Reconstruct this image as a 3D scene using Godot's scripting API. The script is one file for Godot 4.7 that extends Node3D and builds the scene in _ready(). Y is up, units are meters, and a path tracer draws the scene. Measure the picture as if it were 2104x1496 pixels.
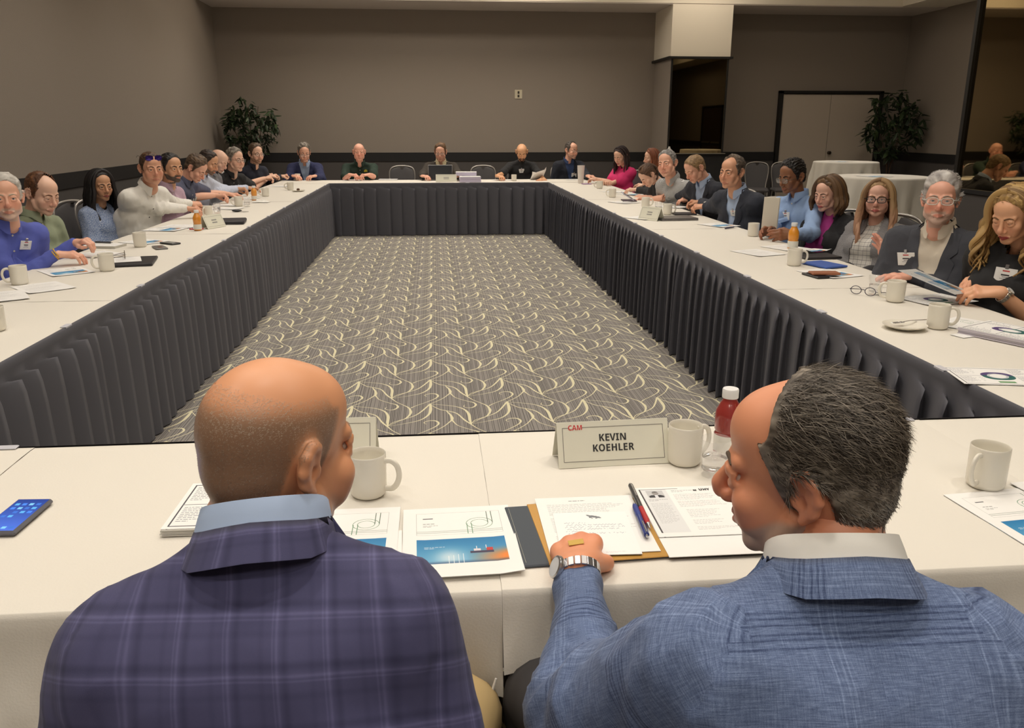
extends Node3D
# A hotel meeting room: people seated round a hollow square of white-clothed, black-skirted tables.

const T := 0.735      # top of the tablecloths
const CEIL := 4.1

func _ready() -> void:
	# ---- camera, environment, exposure
	var cam := Camera3D.new()
	cam.name = "camera"
	cam.keep_aspect = Camera3D.KEEP_HEIGHT
	cam.fov = 47.08
	cam.near = 0.05
	cam.far = 60.0
	cam.position = Vector3(0, 1.5, 0)
	cam.basis = Basis(Vector3.UP, -0.0916416) * Basis(Vector3.RIGHT, -0.2764934) * Basis(Vector3.BACK, 0.00083987)
	add_child(cam)
	cam.current = true
	var we := WorldEnvironment.new()
	we.name = "world"
	var env := Environment.new()
	env.background_mode = Environment.BG_COLOR
	env.background_color = Color.BLACK
	env.tonemap_mode = Environment.TONE_MAPPER_LINEAR
	env.tonemap_exposure = 0.95
	env.sdfgi_enabled = true
	env.ssao_enabled = true
	env.ssil_enabled = true
	we.environment = env
	add_child(we)
	# ---- the recessed ceiling lamps, the room's only light
	lamps()
	room()
	tables()
	chairs()
	people()
	tabletop_near()
	tabletop_left()
	tabletop_right()
	tabletop_far()
	background_things()

func lamps() -> void:
	var rim := mat("lamp_rim", rgb(225, 222, 215), 0.4)
	var glow := mat("lamp_glow", rgb(255, 244, 225), 0.5)
	glow.emission_enabled = true
	glow.emission = Color(1.0, 0.9, 0.76)
	glow.emission_energy_multiplier = 3.0
	var ring := mb()
	ring.lathe([Vector2(0.10, -0.004), Vector2(0.135, -0.006), Vector2(0.14, 0.0), Vector2(0.10, 0.002)], 28)
	var ring_m := ring.mesh()
	var disc := mb()
	disc.lathe([Vector2(0.0, 0.0), Vector2(0.10, 0.0), Vector2(0.10, 0.004), Vector2(0.0, 0.004)], 28)
	var disc_m := disc.mesh()
	var xs := [-1.85, 0.1, 2.05]
	var zs := [-13.3, -10.9, -8.5, -6.1, -3.7, -1.3, 1.1]
	for zi in zs.size():
		for xi in xs.size():
			lamp(Vector3(xs[xi], CEIL, zs[zi]), ring_m, disc_m, rim, glow, LAMP_ENERGY)
	for p in [Vector3(4.9, CEIL, -8.6), Vector3(6.0, CEIL, -11.6)]:
		lamp(p, ring_m, disc_m, rim, glow, LAMP_ENERGY * 1.3)
	# wide diffuse panels between them, and over the side part of the room
	var housing := mb()
	housing.box(Vector3(1.26, 0.02, 0.66), at(Vector3(0, -0.008, 0)), 0.004)
	var lens := mb()
	lens.box(Vector3(1.16, 0.008, 0.56), at(Vector3(0, -0.020, 0)), 0.002)
	var hm := housing.mesh()
	var lm := lens.mesh()
	for z in [-12.8, -7.4, -2.5, 2.2]:
		for x in [-0.9, 1.1]:
			panel(Vector3(x, CEIL, z), hm, lm, rim, glow, PANEL_ENERGY, "above the hollow square")
	for x in [-1.6, 1.4, 4.4]:
		panel(Vector3(x, CEIL, -13.75), hm, lm, rim, glow, PANEL_ENERGY * 0.4, "beside the far bulkhead")
	for z in [-12.0, -7.0, -2.0]:
		panel(Vector3(6.4, CEIL, z), hm, lm, rim, glow, PANEL_ENERGY * 0.5, "over the side part of the room")

const PANEL_ENERGY := 2.0
func panel(p: Vector3, hm: Mesh, lm: Mesh, rim: Material, glow: Material, power: float, place: String) -> void:
	var o := thing("light_panel", "rectangular flat light panel in the ceiling " + place, "ceiling light", p, 0.0, "ceiling light panels " + place)
	part(o, "housing", hm, rim)
	part(o, "diffuser", lm, glow)
	var l := AreaLight3D.new()
	l.name = "light"
	l.area_size = Vector2(1.16, 0.56)
	l.position = Vector3(0, -0.03, 0)
	l.rotation.x = -PI / 2
	l.area_range = 30.0
	l.area_attenuation = 2.0
	l.light_color = Color(1.0, 0.97, 0.925)
	l.light_energy = power
	l.shadow_enabled = true
	o.add_child(l, true)

const LAMP_ENERGY := 2.2
func lamp(p: Vector3, ring_m: Mesh, disc_m: Mesh, rim: Material, glow: Material, power: float) -> void:
	var o := thing("ceiling_lamp", "round recessed lamp in the ceiling above the meeting tables", "ceiling lamp", p, 0.0, "recessed ceiling lamps above the tables")
	part(o, "trim_ring", ring_m, rim)
	part(o, "lens", disc_m, glow)
	var l := SpotLight3D.new()
	l.name = "light"
	l.position = Vector3(0, -0.02, 0)
	l.rotation.x = -PI / 2
	l.spot_angle = 62.0
	l.spot_angle_attenuation = 0.8
	l.spot_range = 30.0
	l.spot_attenuation = 2.0
	l.light_size = 0.1
	l.light_color = Color(1.0, 0.97, 0.925)
	l.light_energy = power
	l.shadow_enabled = true
	o.add_child(l, true)

# ---------------------------------------------------------------- naming
var used := {}
func numbered(called: String) -> String:
	var n: int = used.get(called, 0)
	used[called] = n + 1
	return called if n == 0 else "%s_%03d" % [called, n]

func thing(called: String, label: String, category: String, at := Vector3.ZERO, turn := 0.0, group := "") -> Node3D:
	var o := Node3D.new()
	o.name = numbered(called)
	o.position = at
	o.rotation.y = turn
	add_child(o, true)
	tag(o, label, category, group)
	return o

func tag(o: Node, label: String, category: String, group := "") -> void:
	o.set_meta("label", label)
	o.set_meta("category", category)
	if group != "":
		o.set_meta("group", group)

func part(parent: Node, called: String, m: Mesh, material: Material, label := "") -> MeshInstance3D:
	var o := MeshInstance3D.new()
	o.name = called
	o.mesh = m
	o.material_override = material
	o.cast_shadow = GeometryInstance3D.SHADOW_CASTING_SETTING_ON
	if label != "":
		o.set_meta("label", label)
	parent.add_child(o, true)
	return o

func solo(called: String, m: Mesh, material: Material, label: String, category: String, at := Vector3.ZERO, turn := 0.0, group := "") -> MeshInstance3D:
	var o := part(self, numbered(called), m, material)
	o.position = at
	o.rotation.y = turn
	tag(o, label, category, group)
	return o

func struct(called: String, m: Mesh, material: Material, at := Vector3.ZERO) -> MeshInstance3D:
	var o := part(self, called, m, material)
	o.position = at
	o.set_meta("kind", "structure")
	return o

func again(o: Node3D, at: Vector3, turn: float, label := "", group := "") -> Node3D:
	var c: Node3D = o.duplicate()
	var stem := String(o.name)
	var cut := stem.rfind("_")
	if cut > 0 and stem.substr(cut + 1).is_valid_int():
		stem = stem.substr(0, cut)
	c.name = numbered(stem)
	add_child(c, true)
	c.position = at
	c.rotation = Vector3(0, turn, 0)
	if label != "":
		c.set_meta("label", label)
	if group != "":
		c.set_meta("group", group)
	return c

# ---------------------------------------------------------------- materials
var mats := {}
func rgb(r: float, g: float, b: float) -> Color:
	return Color(r / 255.0, g / 255.0, b / 255.0)

func mat(key: String, c: Color, rough := 0.7, metal := 0.0) -> StandardMaterial3D:
	if mats.has(key):
		return mats[key]
	var m := StandardMaterial3D.new()
	m.resource_name = key
	m.albedo_color = c
	m.roughness = rough
	m.metallic = metal
	mats[key] = m
	return m

func vmat(key: String, rough := 0.6) -> StandardMaterial3D:
	var m := mat(key, Color.WHITE, rough)
	m.vertex_color_use_as_albedo = true
	m.vertex_color_is_srgb = true
	return m

func texmat(key: String, im: Image, rough := 0.7) -> StandardMaterial3D:
	var m := mat(key, Color.WHITE, rough)
	if m.albedo_texture == null:
		im.generate_mipmaps()
		m.albedo_texture = ImageTexture.create_from_image(im)
	return m

func weave(m: StandardMaterial3D, freq: float, strength: float, seed_n: int) -> StandardMaterial3D:
	var t := NoiseTexture2D.new()
	var n := FastNoiseLite.new()
	n.seed = seed_n
	n.frequency = freq
	n.fractal_octaves = 3
	t.noise = n
	t.width = 512
	t.height = 512
	t.seamless = true
	t.as_normal_map = true
	t.bump_strength = 6.0
	m.normal_enabled = true
	m.normal_texture = t
	m.normal_scale = strength
	return m

# ---------------------------------------------------------------- mesh builder
class Mb:
	var v := PackedVector3Array()
	var n := PackedVector3Array()
	var t := PackedVector2Array()
	var c := PackedColorArray()
	var i := PackedInt32Array()
	var col := Color.WHITE

	func quad(a: Vector3, b: Vector3, d: Vector3, e: Vector3, nrm := Vector3.ZERO, uv := Rect2(0, 0, 1, 1)) -> void:
		# a b d e run round the face; its front is where they run anticlockwise
		var s := v.size()
		if nrm == Vector3.ZERO:
			nrm = (d - a).cross(e - b).normalized()
		for p in [a, b, d, e]:
			v.append(p)
			n.append(nrm)
			c.append(col)
		t.append(Vector2(uv.position.x, uv.end.y))
		t.append(uv.end)
		t.append(Vector2(uv.end.x, uv.position.y))
		t.append(uv.position)
		i.append_array([s, s + 1, s + 2, s, s + 2, s + 3])

	func tri(a: Vector3, b: Vector3, d: Vector3) -> void:
		var s := v.size()
		var nrm := (b - a).cross(d - a).normalized()
		for p in [a, b, d]:
			v.append(p)
			n.append(nrm)
			c.append(col)
			t.append(Vector2(p.x, p.y))
		i.append_array([s, s + 1, s + 2])

	# a sheet of (nu+1)*(nv+1) points, row by row; front where u x v points
	func sheet(p: PackedVector3Array, nu: int, nv: int, turned := false, us := 1.0, vs := 1.0, seam := false) -> void:
		var s := v.size()
		var w := nu + 1
		for r in nv + 1:
			for q in w:
				var k := r * w + q
				var ql := k - 1 if q > 0 else (r * w + nu - 1 if seam else k)
				var qr := k + 1 if q < nu else (r * w + 1 if seam else k)
				var du := p[qr] - p[ql]
				var dv := p[k + w if r < nv else k] - p[k - w if r > 0 else k]
				var nn := du.cross(dv)
				if nn.length_squared() < 1e-20:
					# a pole: take the row beside it
					var r2 := 1 if r == 0 else nv - 1
					var k2 := r2 * w + q
					var l2 := k2 - 1 if q > 0 else (r2 * w + nu - 1 if seam else k2)
					var g2 := k2 + 1 if q < nu else (r2 * w + 1 if seam else k2)
					nn = (p[g2] - p[l2]).cross(p[k2 + w if r2 < nv else k2] - p[k2 - w if r2 > 0 else k2])
				nn = nn.normalized()
				v.append(p[k])
				n.append(-nn if turned else nn)
				c.append(col)
				t.append(Vector2(float(q) / nu * us, float(r) / nv * vs))
		for r in nv:
			for q in nu:
				var k := s + r * w + q
				i.append_array([k, k + 1, k + w + 1, k, k + w + 1, k + w])

	func box(size: Vector3, x := Transform3D(), bevel := 0.002) -> void:
		var h := size / 2.0
		var b := minf(bevel, minf(h.x, minf(h.y, h.z)) * 0.9)
		var g := h - Vector3(b, b, b)
		for ax in 3:
			var u := (ax + 1) % 3
			var w := (ax + 2) % 3
			for sg in [-1.0, 1.0]:
				var q := []
				for st in [[-1, -1], [1, -1], [1, 1], [-1, 1]]:
					var p := Vector3.ZERO
					p[ax] = sg * h[ax]
					p[u] = st[0] * g[u]
					p[w] = st[1] * g[w]
					q.append(x * p)
				if sg < 0:
					q.reverse()
				quad(q[0], q[1], q[2], q[3])
			# the four edges along ax
			for su in [-1.0, 1.0]:
				for sw in [-1.0, 1.0]:
					var q := []
					for e in [[-1.0, 0], [1.0, 0], [1.0, 1], [-1.0, 1]]:
						var p := Vector3.ZERO
						p[ax] = e[0] * g[ax]
						p[u] = su * (h[u] if e[1] == 0 else g[u])
						p[w] = sw * (g[w] if e[1] == 0 else h[w])
						q.append(x * p)
					if su * sw < 0:
						q.reverse()
					quad(q[0], q[1], q[2], q[3])
		for sx in [-1.0, 1.0]:
			for sy in [-1.0, 1.0]:
				for sz in [-1.0, 1.0]:
					var a: Vector3 = x * Vector3(sx * h.x, sy * g.y, sz * g.z)
					var d: Vector3 = x * Vector3(sx * g.x, sy * h.y, sz * g.z)
					var e: Vector3 = x * Vector3(sx * g.x, sy * g.y, sz * h.z)
					if sx * sy * sz > 0:
						tri(a, d, e)
					else:
						tri(a, e, d)

	# profile of (radius, height) points from the foot up the outside; corners sharper than ~40 degrees stay sharp
	func lathe(pr: Array, segs := 32, x := Transform3D(), sx := 1.0, sz := 1.0) -> void:
		var m := pr.size()
		for k in m - 1:
			var a: Vector2 = pr[k]
			var b: Vector2 = pr[k + 1]
			var d := (b - a)
			if d.length() < 1e-7:
				continue
			d = d.normalized()
			var na := d
			var nb := d
			if k > 0:
				var e: Vector2 = (a - pr[k - 1]).normalized()
				if e.dot(d) > 0.75:
					na = (e + d).normalized()
			if k < m - 2:
				var e: Vector2 = (pr[k + 2] - b).normalized()
				if e.dot(d) > 0.75:
					nb = (e + d).normalized()
			var s := v.size()
			for q in segs + 1:
				var f := TAU * q / segs
				var cs := cos(f)
				var sn := sin(f)
				v.append(x * Vector3(a.x * cs * sx, a.y, a.x * sn * sz))
				v.append(x * Vector3(b.x * cs * sx, b.y, b.x * sn * sz))
				n.append((x.basis * Vector3(na.y * cs, -na.x, na.y * sn)).normalized())
				n.append((x.basis * Vector3(nb.y * cs, -nb.x, nb.y * sn)).normalized())
				c.append(col)
				c.append(col)
				t.append(Vector2(float(q) / segs, float(k) / (m - 1)))
				t.append(Vector2(float(q) / segs, float(k + 1) / (m - 1)))
			for q in segs:
				var z := s + q * 2
				i.append_array([z, z + 1, z + 3, z, z + 3, z + 2])

	func tube(path: Array, radii: Array, segs := 10, flat := 1.0, caps := true, side := Vector3.ZERO) -> void:
		var m := path.size()
		var s := v.size()
		var up := side
		for k in m:
			var p: Vector3 = path[k]
			var d: Vector3 = (path[mini(k + 1, m - 1)] - path[maxi(k - 1, 0)]).normalized()
			if up == Vector3.ZERO:
				up = Vector3.UP if absf(d.y) < 0.9 else Vector3.RIGHT
			var b := d.cross(up).normalized()
			up = b.cross(d).normalized()
			var r: float = radii[mini(k, radii.size() - 1)]
			for q in segs + 1:
				var f := TAU * q / segs
				var o := b * cos(f) + up * sin(f) * flat
				v.append(p + o * r)
				n.append((b * cos(f) * flat + up * sin(f)).normalized())
				c.append(col)
				t.append(Vector2(float(q) / segs, float(k) / (m - 1)))
		for k in m - 1:
			for q in segs:
				var z := s + k * (segs + 1) + q
				i.append_array([z, z + 1, z + segs + 2, z, z + segs + 2, z + segs + 1])
		if caps:
			for e in 2:
				var k := 0 if e == 0 else m - 1
				var d: Vector3 = (path[1] - path[0] if e == 0 else path[m - 1] - path[m - 2]).normalized()
				var z := v.size()
				v.append(path[k] + d * (-1.0 if e == 0 else 1.0) * radii[mini(k, radii.size() - 1)] * 0.35 * flat)
				n.append(-d if e == 0 else d)
				c.append(col)
				t.append(Vector2(0.5, 0.5))
				for q in segs + 1:
					v.append(v[s + k * (segs + 1) + q])
					n.append((n[s + k * (segs + 1) + q] + (-d if e == 0 else d)).normalized())
					c.append(col)
					t.append(Vector2(0.5, 0.5))
				for q in segs:
					i.append_array([z, z + 1 + q, z + 2 + q])

	func ball(r: Vector3, x := Transform3D(), nu := 16, nv := 10) -> void:
		var s := v.size()
		for k in nv + 1:
			var th := PI * k / nv
			for q in nu + 1:
				var f := TAU * q / nu
				var d := Vector3(sin(th) * cos(f), cos(th), sin(th) * sin(f))
				v.append(x * (d * r))
				n.append((x.basis * (d / r)).normalized())
				c.append(col)
				t.append(Vector2(float(q) / nu, float(k) / nv))
		for k in nv:
			for q in nu:
				var z := s + k * (nu + 1) + q
				i.append_array([z, z + 1, z + nu + 2, z, z + nu + 2, z + nu + 1])

	func join(o: Mb, x := Transform3D()) -> void:
		var s := v.size()
		var flipped := x.basis.determinant() < 0
		var nb := x.basis.inverse().transposed()
		for k in o.v.size():
			v.append(x * o.v[k])
			n.append((nb * o.n[k]).normalized())
		t.append_array(o.t)
		c.append_array(o.c)
		for k in o.i:
			i.append(s + k)

	func mesh() -> ArrayMesh:
		# Godot's fronts run clockwise: turn each triangle to agree with its normals
		var a := i
		for k in range(0, a.size(), 3):
			var p := v[a[k]]
			var g := (v[a[k + 1]] - p).cross(v[a[k + 2]] - p)
			if g.dot(n[a[k]] + n[a[k + 1]] + n[a[k + 2]]) > 0.0:
				var z := a[k + 1]
				a[k + 1] = a[k + 2]
				a[k + 2] = z
		var arr := []
		arr.resize(Mesh.ARRAY_MAX)
		arr[Mesh.ARRAY_VERTEX] = v
		arr[Mesh.ARRAY_NORMAL] = n
		arr[Mesh.ARRAY_TEX_UV] = t
		arr[Mesh.ARRAY_COLOR] = c
		arr[Mesh.ARRAY_INDEX] = a
		var m := ArrayMesh.new()
		m.add_surface_from_arrays(Mesh.PRIMITIVE_TRIANGLES, arr)
		return m

func mb(c := Color.WHITE) -> Mb:
	var m := Mb.new()
	m.col = c
	return m

func at(p: Vector3, yaw := 0.0) -> Transform3D:
	return Transform3D(Basis(Vector3.UP, yaw), p)

func smooth(path: Array, steps := 6) -> Array:
	# Catmull-Rom through the points
	var out := []
	var m := path.size()
	for k in m - 1:
		var a: Vector3 = path[maxi(k - 1, 0)]
		var b: Vector3 = path[k]
		var d: Vector3 = path[k + 1]
		var e: Vector3 = path[mini(k + 2, m - 1)]
		for s in steps:
			out.append(b.cubic_interpolate(d, a, e, float(s) / steps))
	out.append(path[m - 1])
	return out

func box_mesh(size: Vector3, bevel := 0.002) -> ArrayMesh:
	var m := mb()
	m.box(size, Transform3D(), bevel)
	return m.mesh()

# boxes whose uv run in metres, for patterned surfaces
func slab(lo: Vector3, hi: Vector3, us := 1.0, vs := 1.0) -> ArrayMesh:
	var m := mb()
	var a := lo
	var b := hi
	m.quad(Vector3(a.x, b.y, b.z), Vector3(b.x, b.y, b.z), Vector3(b.x, b.y, a.z), Vector3(a.x, b.y, a.z), Vector3.UP, Rect2(a.x * us, a.z * vs, (b.x - a.x) * us, (b.z - a.z) * vs))
	m.quad(Vector3(a.x, a.y, a.z), Vector3(b.x, a.y, a.z), Vector3(b.x, a.y, b.z), Vector3(a.x, a.y, b.z), Vector3.DOWN)
	m.quad(Vector3(a.x, a.y, b.z), Vector3(b.x, a.y, b.z), Vector3(b.x, b.y, b.z), Vector3(a.x, b.y, b.z), Vector3.BACK)
	m.quad(Vector3(b.x, a.y, a.z), Vector3(a.x, a.y, a.z), Vector3(a.x, b.y, a.z), Vector3(b.x, b.y, a.z), Vector3.FORWARD)
	m.quad(Vector3(b.x, a.y, b.z), Vector3(b.x, a.y, a.z), Vector3(b.x, b.y, a.z), Vector3(b.x, b.y, b.z), Vector3.RIGHT)
	m.quad(Vector3(a.x, a.y, a.z), Vector3(a.x, a.y, b.z), Vector3(a.x, b.y, b.z), Vector3(a.x, b.y, a.z), Vector3.LEFT)
	return m.mesh()

# ---------------------------------------------------------------- the room
func carpet_image() -> Image:
	var w := 640
	var h := 700
	var im := Image.create(w, h, false, Image.FORMAT_RGB8)
	var rng := RandomNumberGenerator.new()
	rng.seed = 5
	var base := [rgb(150, 145, 140), rgb(140, 135, 130), rgb(158, 152, 147), rgb(146, 141, 137)]
	for x in w:
		var c: Color = base[(x / 3) % 4]
		im.fill_rect(Rect2i(x, 0, 1, h), c.darkened(rng.randf() * 0.08))
	# thin dark stripes, in irregular groups
	var x := 4
	while x < w - 6:
		var sw := rng.randi_range(3, 6)
		im.fill_rect(Rect2i(x, 0, sw, h), rgb(76, 72, 70).lightened(rng.randf() * 0.1))
		x += [13, 13, 26, 18, 34][rng.randi_range(0, 4)]
	for k in 60000:
		var px := rng.randi_range(0, w - 1)
		var py := rng.randi_range(0, h - 1)
		var c := im.get_pixel(px, py)
		im.set_pixel(px, py, c.lightened(0.1) if rng.randf() < 0.5 else c.darkened(0.2))
	# the tan swirls: points in metres from the knot of a fan, with widths
	var strokes := [
		[[0, .005, 6], [.085, .032, 6], [.149, .065, 8], [.192, .12, 13], [.211, .2, 20], [.213, .29, 18], [.217, .352, 9]],
		[[.002, .015, 6], [.053, .1, 8], [.101, .134, 9], [.147, .18, 10], [.184, .285, 13], [.216, .356, 10], [.246, .42, 6], [.282, .472, 6], [.318, .53, 12], [.33, .6, 19], [.323, .657, 14], [.301, .71, 9], [.265, .75, 6], [.214, .823, 4]],
		[[.092, .136, 6], [.112, .2, 14], [.119, .25, 20], [.117, .295, 14]],
		[[.118, .28, 12], [.078, .368, 7], [.033, .433, 6], [.001, .468, 6]],
		[[.118, .28, 12], [.146, .366, 6], [.206, .433, 6], [.245, .467, 11], [.257, .51, 15], [.238, .55, 11], [.208, .556, 6], [.188, .53, 5], [.197, .505, 3]],
		[[0, .005, 13], [-.04, .115, 12], [-.074, .184, 9], [-.122, .235, 7], [-.189, .289, 6], [-.216, .345, 4]],
		[[.002, .005, 14], [.004, .1, 22], [-.008, .19, 15], [-.051, .268, 9], [-.122, .312, 6], [-.206, .348, 4]],
		[[-.018, .335, 3], [-.03, .308, 6], [-.002, .283, 8], [.032, .289, 13], [.047, .329, 14], [.028, .379, 9], [-.025, .443, 6], [-.077, .496, 6], [-.103, .53, 10]]]
	for st in strokes:
		var path := []
		var m: int = st.size()
		for k in m - 1:
			for s in 22:
				var f := s / 22.0
				var a = st[maxi(k - 1, 0)]
				var b = st[k]
				var d = st[k + 1]
				var e = st[mini(k + 2, m - 1)]
				path.append([cubic_interpolate(b[0], d[0], a[0], e[0], f), cubic_interpolate(b[1], d[1], a[1], e[1], f), lerpf(b[2], d[2], f)])
		for q in path:
			var cx: float = q[0] / 0.434 * w
			var cy: float = q[1] / 0.468 * h
			var r: float = maxf(q[2] * 0.62, 2.2)
			for yy in range(int(cy - r), int(cy + r) + 1):
				for xx in range(int(cx - r), int(cx + r) + 1):
					if (xx - cx) ** 2 + (yy - cy) ** 2 <= r * r:
						im.set_pixel(posmod(xx, w), posmod(yy, h), rgb(226, 219, 186) if (xx * 7 + yy * 13) % 11 > 2 else rgb(212, 204, 170))
	return im

func room() -> void:
	var fabric := weave(mat("wall_fabric", rgb(152, 142, 132), 0.95), 0.12, 0.28, 3)
	fabric.uv1_triplanar = true
	fabric.uv1_world_triplanar = true
	fabric.uv1_scale = Vector3(2.2, 2.2, 2.2)
	var dado := mat("dado_panel", rgb(82, 78, 77), 0.85)
	var rail := mat("dado_rail", rgb(28, 27, 29), 0.6)
	var white := mat("ceiling_paint", rgb(240, 231, 214), 0.9)
	var tint := mat("soffit_paint", rgb(214, 204, 196), 0.9)
	var black := mat("black_frame", rgb(22, 20, 18), 0.5)
	var carpet := texmat("carpet", carpet_image(), 0.95)
	struct("floor", slab(Vector3(-3.8, -0.1, -15.8), Vector3(8.9, 0.0, 4.2), 1.0 / 0.434, 1.0 / 0.468), carpet)
	carpet.uv1_offset = Vector3(-0.382 / 0.434, 4.956 / 0.468, 0)
	struct("ceiling", slab(Vector3(-3.8, CEIL, -15.8), Vector3(8.9, CEIL + 0.12, 4.2)), white)
	var h := 1.057
	var walls := [["wall_left", Vector3(-3.8, 0, -15.8), Vector3(-3.65, CEIL, 4.2)], ["wall_back", Vector3(-3.65, 0, -15.8), Vector3(8.7, CEIL, -15.55)],
		["wall_right", Vector3(8.7, 0, -15.8), Vector3(8.9, CEIL, 4.2)], ["wall_front", Vector3(-3.65, 0, 4.0), Vector3(8.7, CEIL, 4.2)]]
	for w in walls:
		struct(w[0], slab(w[1], w[2]), fabric)
	# the wooden dado: a panel and a black rail along each wall
	struct("trim_1", slab(Vector3(-3.65, 0, -15.55), Vector3(-3.635, 0.907, 4.0)), dado)
	struct("trim_2", slab(Vector3(-3.65, 0.907, -15.55), Vector3(-3.62, h, 4.0)), rail)
	struct("trim_3", slab(Vector3(-3.635, 0, -15.55), Vector3(3.97, 0.907, -15.535)), dado)
	struct("trim_4", slab(Vector3(-3.62, 0.907, -15.55), Vector3(3.97, h, -15.52)), rail)
	struct("trim_5", slab(Vector3(4.99, 0, -15.55), Vector3(6.32, 0.907, -15.535)), dado)
	struct("trim_6", slab(Vector3(4.99, 0.907, -15.55), Vector3(6.32, h, -15.52)), rail)
	struct("trim_7", slab(Vector3(8.3, 0, -15.55), Vector3(8.685, 0.907, -15.535)), dado)
	struct("trim_8", slab(Vector3(8.3, 0.907, -15.55), Vector3(8.67, h, -15.52)), rail)
	struct("trim_9", slab(Vector3(8.685, 0, -15.55), Vector3(8.7, 0.907, 4.0)), dado)
	struct("trim_10", slab(Vector3(8.67, 0.907, -15.55), Vector3(8.7, h, 4.0)), rail)
	# bulkheads: a soffit 3.45 m up along the back, left open to the higher ceiling in front
	struct("trim_17", slab(Vector3(-3.65, 3.45, -15.55), Vector3(8.7, CEIL, -14.45)), white)
	struct("trim_18", slab(Vector3(-3.65, 3.435, -15.55), Vector3(8.7, 3.45, -14.46)), tint)
	struct("trim_19", slab(Vector3(7.9, 3.45, -14.45), Vector3(8.7, CEIL, 4.0)), white)
	# the mirrored column on the back wall
	struct("wall_column", slab(Vector3(3.97, 2.63, -15.55), Vector3(4.99, 3.435, -14.45)), white)
	struct("wall_column_shaft", slab(Vector3(3.99, 0, -15.55), Vector3(4.97, 2.60, -14.47)), fabric)
	struct("trim_11", slab(Vector3(3.93, 2.595, -15.55), Vector3(5.03, 2.63, -14.41)), black)
	struct("trim_12", slab(Vector3(3.965, 0, -15.55), Vector3(4.995, h, -14.445)), rail)
	var ledge := mat("ledge_metal", rgb(190, 184, 172), 0.3, 0.8)
	struct("trim_13", slab(Vector3(3.96, h, -14.47), Vector3(5.0, h + 0.012, -14.40)), ledge)
	var glass := mat("bronze_mirror", rgb(156, 140, 108), 0.02, 1.0)
	var mirror := thing("wall_mirror", "tall bronze mirror on the front of the column, reflecting a dark double door", "mirror", Vector3(4.48, h + 0.012, -14.47))
	part(mirror, "mirror_glass", slab(Vector3(-0.465, 0.0, 0.0), Vector3(0.465, 1.52, 0.008)), glass)
	var fr_m := box_mesh(Vector3(0.028, 1.53, 0.03))
	for sx in [-1.0, 1.0]:
		var fr := part(mirror, "frame_stile", fr_m, black)
		fr.position = Vector3(sx * 0.478, 0.765, 0.012)
	# the partition on the right, mirrored above its dado
	struct("wall_partition", slab(Vector3(3.985, 0, -6.16), Vector3(4.12, CEIL, 4.0)), fabric)
	struct("trim_14", slab(Vector3(3.965, 0, -6.18), Vector3(3.985, h - 0.02, 4.0)), dado)
	struct("trim_15", slab(Vector3(3.95, h - 0.03, -6.185), Vector3(3.985, h, 4.0)), rail)
	struct("trim_16", slab(Vector3(3.95, 0, -6.20), Vector3(4.14, CEIL, -6.16)), black)
	var mirror2 := thing("wall_mirror", "large bronze mirror on the right-hand partition, reflecting seated people", "mirror", Vector3(3.985, h, -6.16))
	part(mirror2, "mirror_glass", slab(Vector3(-0.012, 0.0, 0.0), Vector3(0.0, 2.4, 3.3)), glass)
	part(mirror2, "mirror_glass", slab(Vector3(-0.012, 0.0, 3.304), Vector3(0.0, 2.4, 6.6)), glass)
	# grey double door in a black frame
	var leaf := mat("door_paint", rgb(200, 188, 174), 0.6)
	var door := Node3D.new()
	door.name = "door_1"
	door.position = Vector3(7.31, 0, -15.55)
	door.set_meta("kind", "structure")
	add_child(door)
	var df := mb()
	df.box(Vector3(0.07, 2.14, 0.09), at(Vector3(-0.955, 1.07, 0.04)))
	df.box(Vector3(0.07, 2.14, 0.09), at(Vector3(0.955, 1.07, 0.04)))
	df.box(Vector3(1.98, 0.05, 0.09), at(Vector3(0, 2.115, 0.04)))
	part(door, "door_frame", df.mesh(), black)
	var leaf_m := box_mesh(Vector3(0.916, 2.07, 0.045), 0.003)
	var knob := mb()
	knob.lathe([Vector2(0, 0), Vector2(0.03, 0), Vector2(0.03, 0.006), Vector2(0.014, 0.012), Vector2(0.014, 0.03), Vector2(0.03, 0.042), Vector2(0.032, 0.055), Vector2(0.022, 0.068), Vector2(0, 0.07)], 20, Transform3D(Basis(Vector3.RIGHT, PI / 2), Vector3.ZERO))
	for sx in [-1, 1]:
		var lf := part(door, "door_leaf", leaf_m, leaf)
		lf.position = Vector3(sx * 0.461, 1.04, 0.03)
		if sx > 0:
			var kn := part(lf, "knob", knob.mesh(), mat("dark_brass", rgb(70, 60, 50), 0.35, 0.8))
			kn.position = Vector3(-0.41, 0.0, 0.022)
	# dark double door in the right wall, seen only in the column's mirror
	var d2 := Node3D.new()
	d2.name = "door_2"
	d2.position = Vector3(8.7, 0, -2.6)
	d2.rotation.y = -PI / 2
	d2.set_meta("kind", "structure")
	add_child(d2)
	var dark := mat("door_dark", rgb(70, 54, 44), 0.5)
	part(d2, "door_frame", df.mesh(), black)
	for sx in [-1, 1]:
		var lf := part(d2, "door_leaf", leaf_m, dark)
		lf.position = Vector3(sx * 0.461, 1.04, 0.03)
		var bar := part(lf, "push_bar", box_mesh(Vector3(0.7, 0.05, 0.05), 0.008), ledge)
		bar.position = Vector3(0, 0.0, 0.05)
	# small paired wall plates on the back wall
	var plate := thing("thermostat", "small pale wall plate with two dark switches on the grey back wall", "wall plate", Vector3(1.54, 2.06, -15.55))
	part(plate, "wall_plate", slab(Vector3(-0.065, -0.075, 0), Vector3(0.065, 0.075, 0.012)), mat("plate", rgb(214, 204, 180), 0.5))
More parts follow.
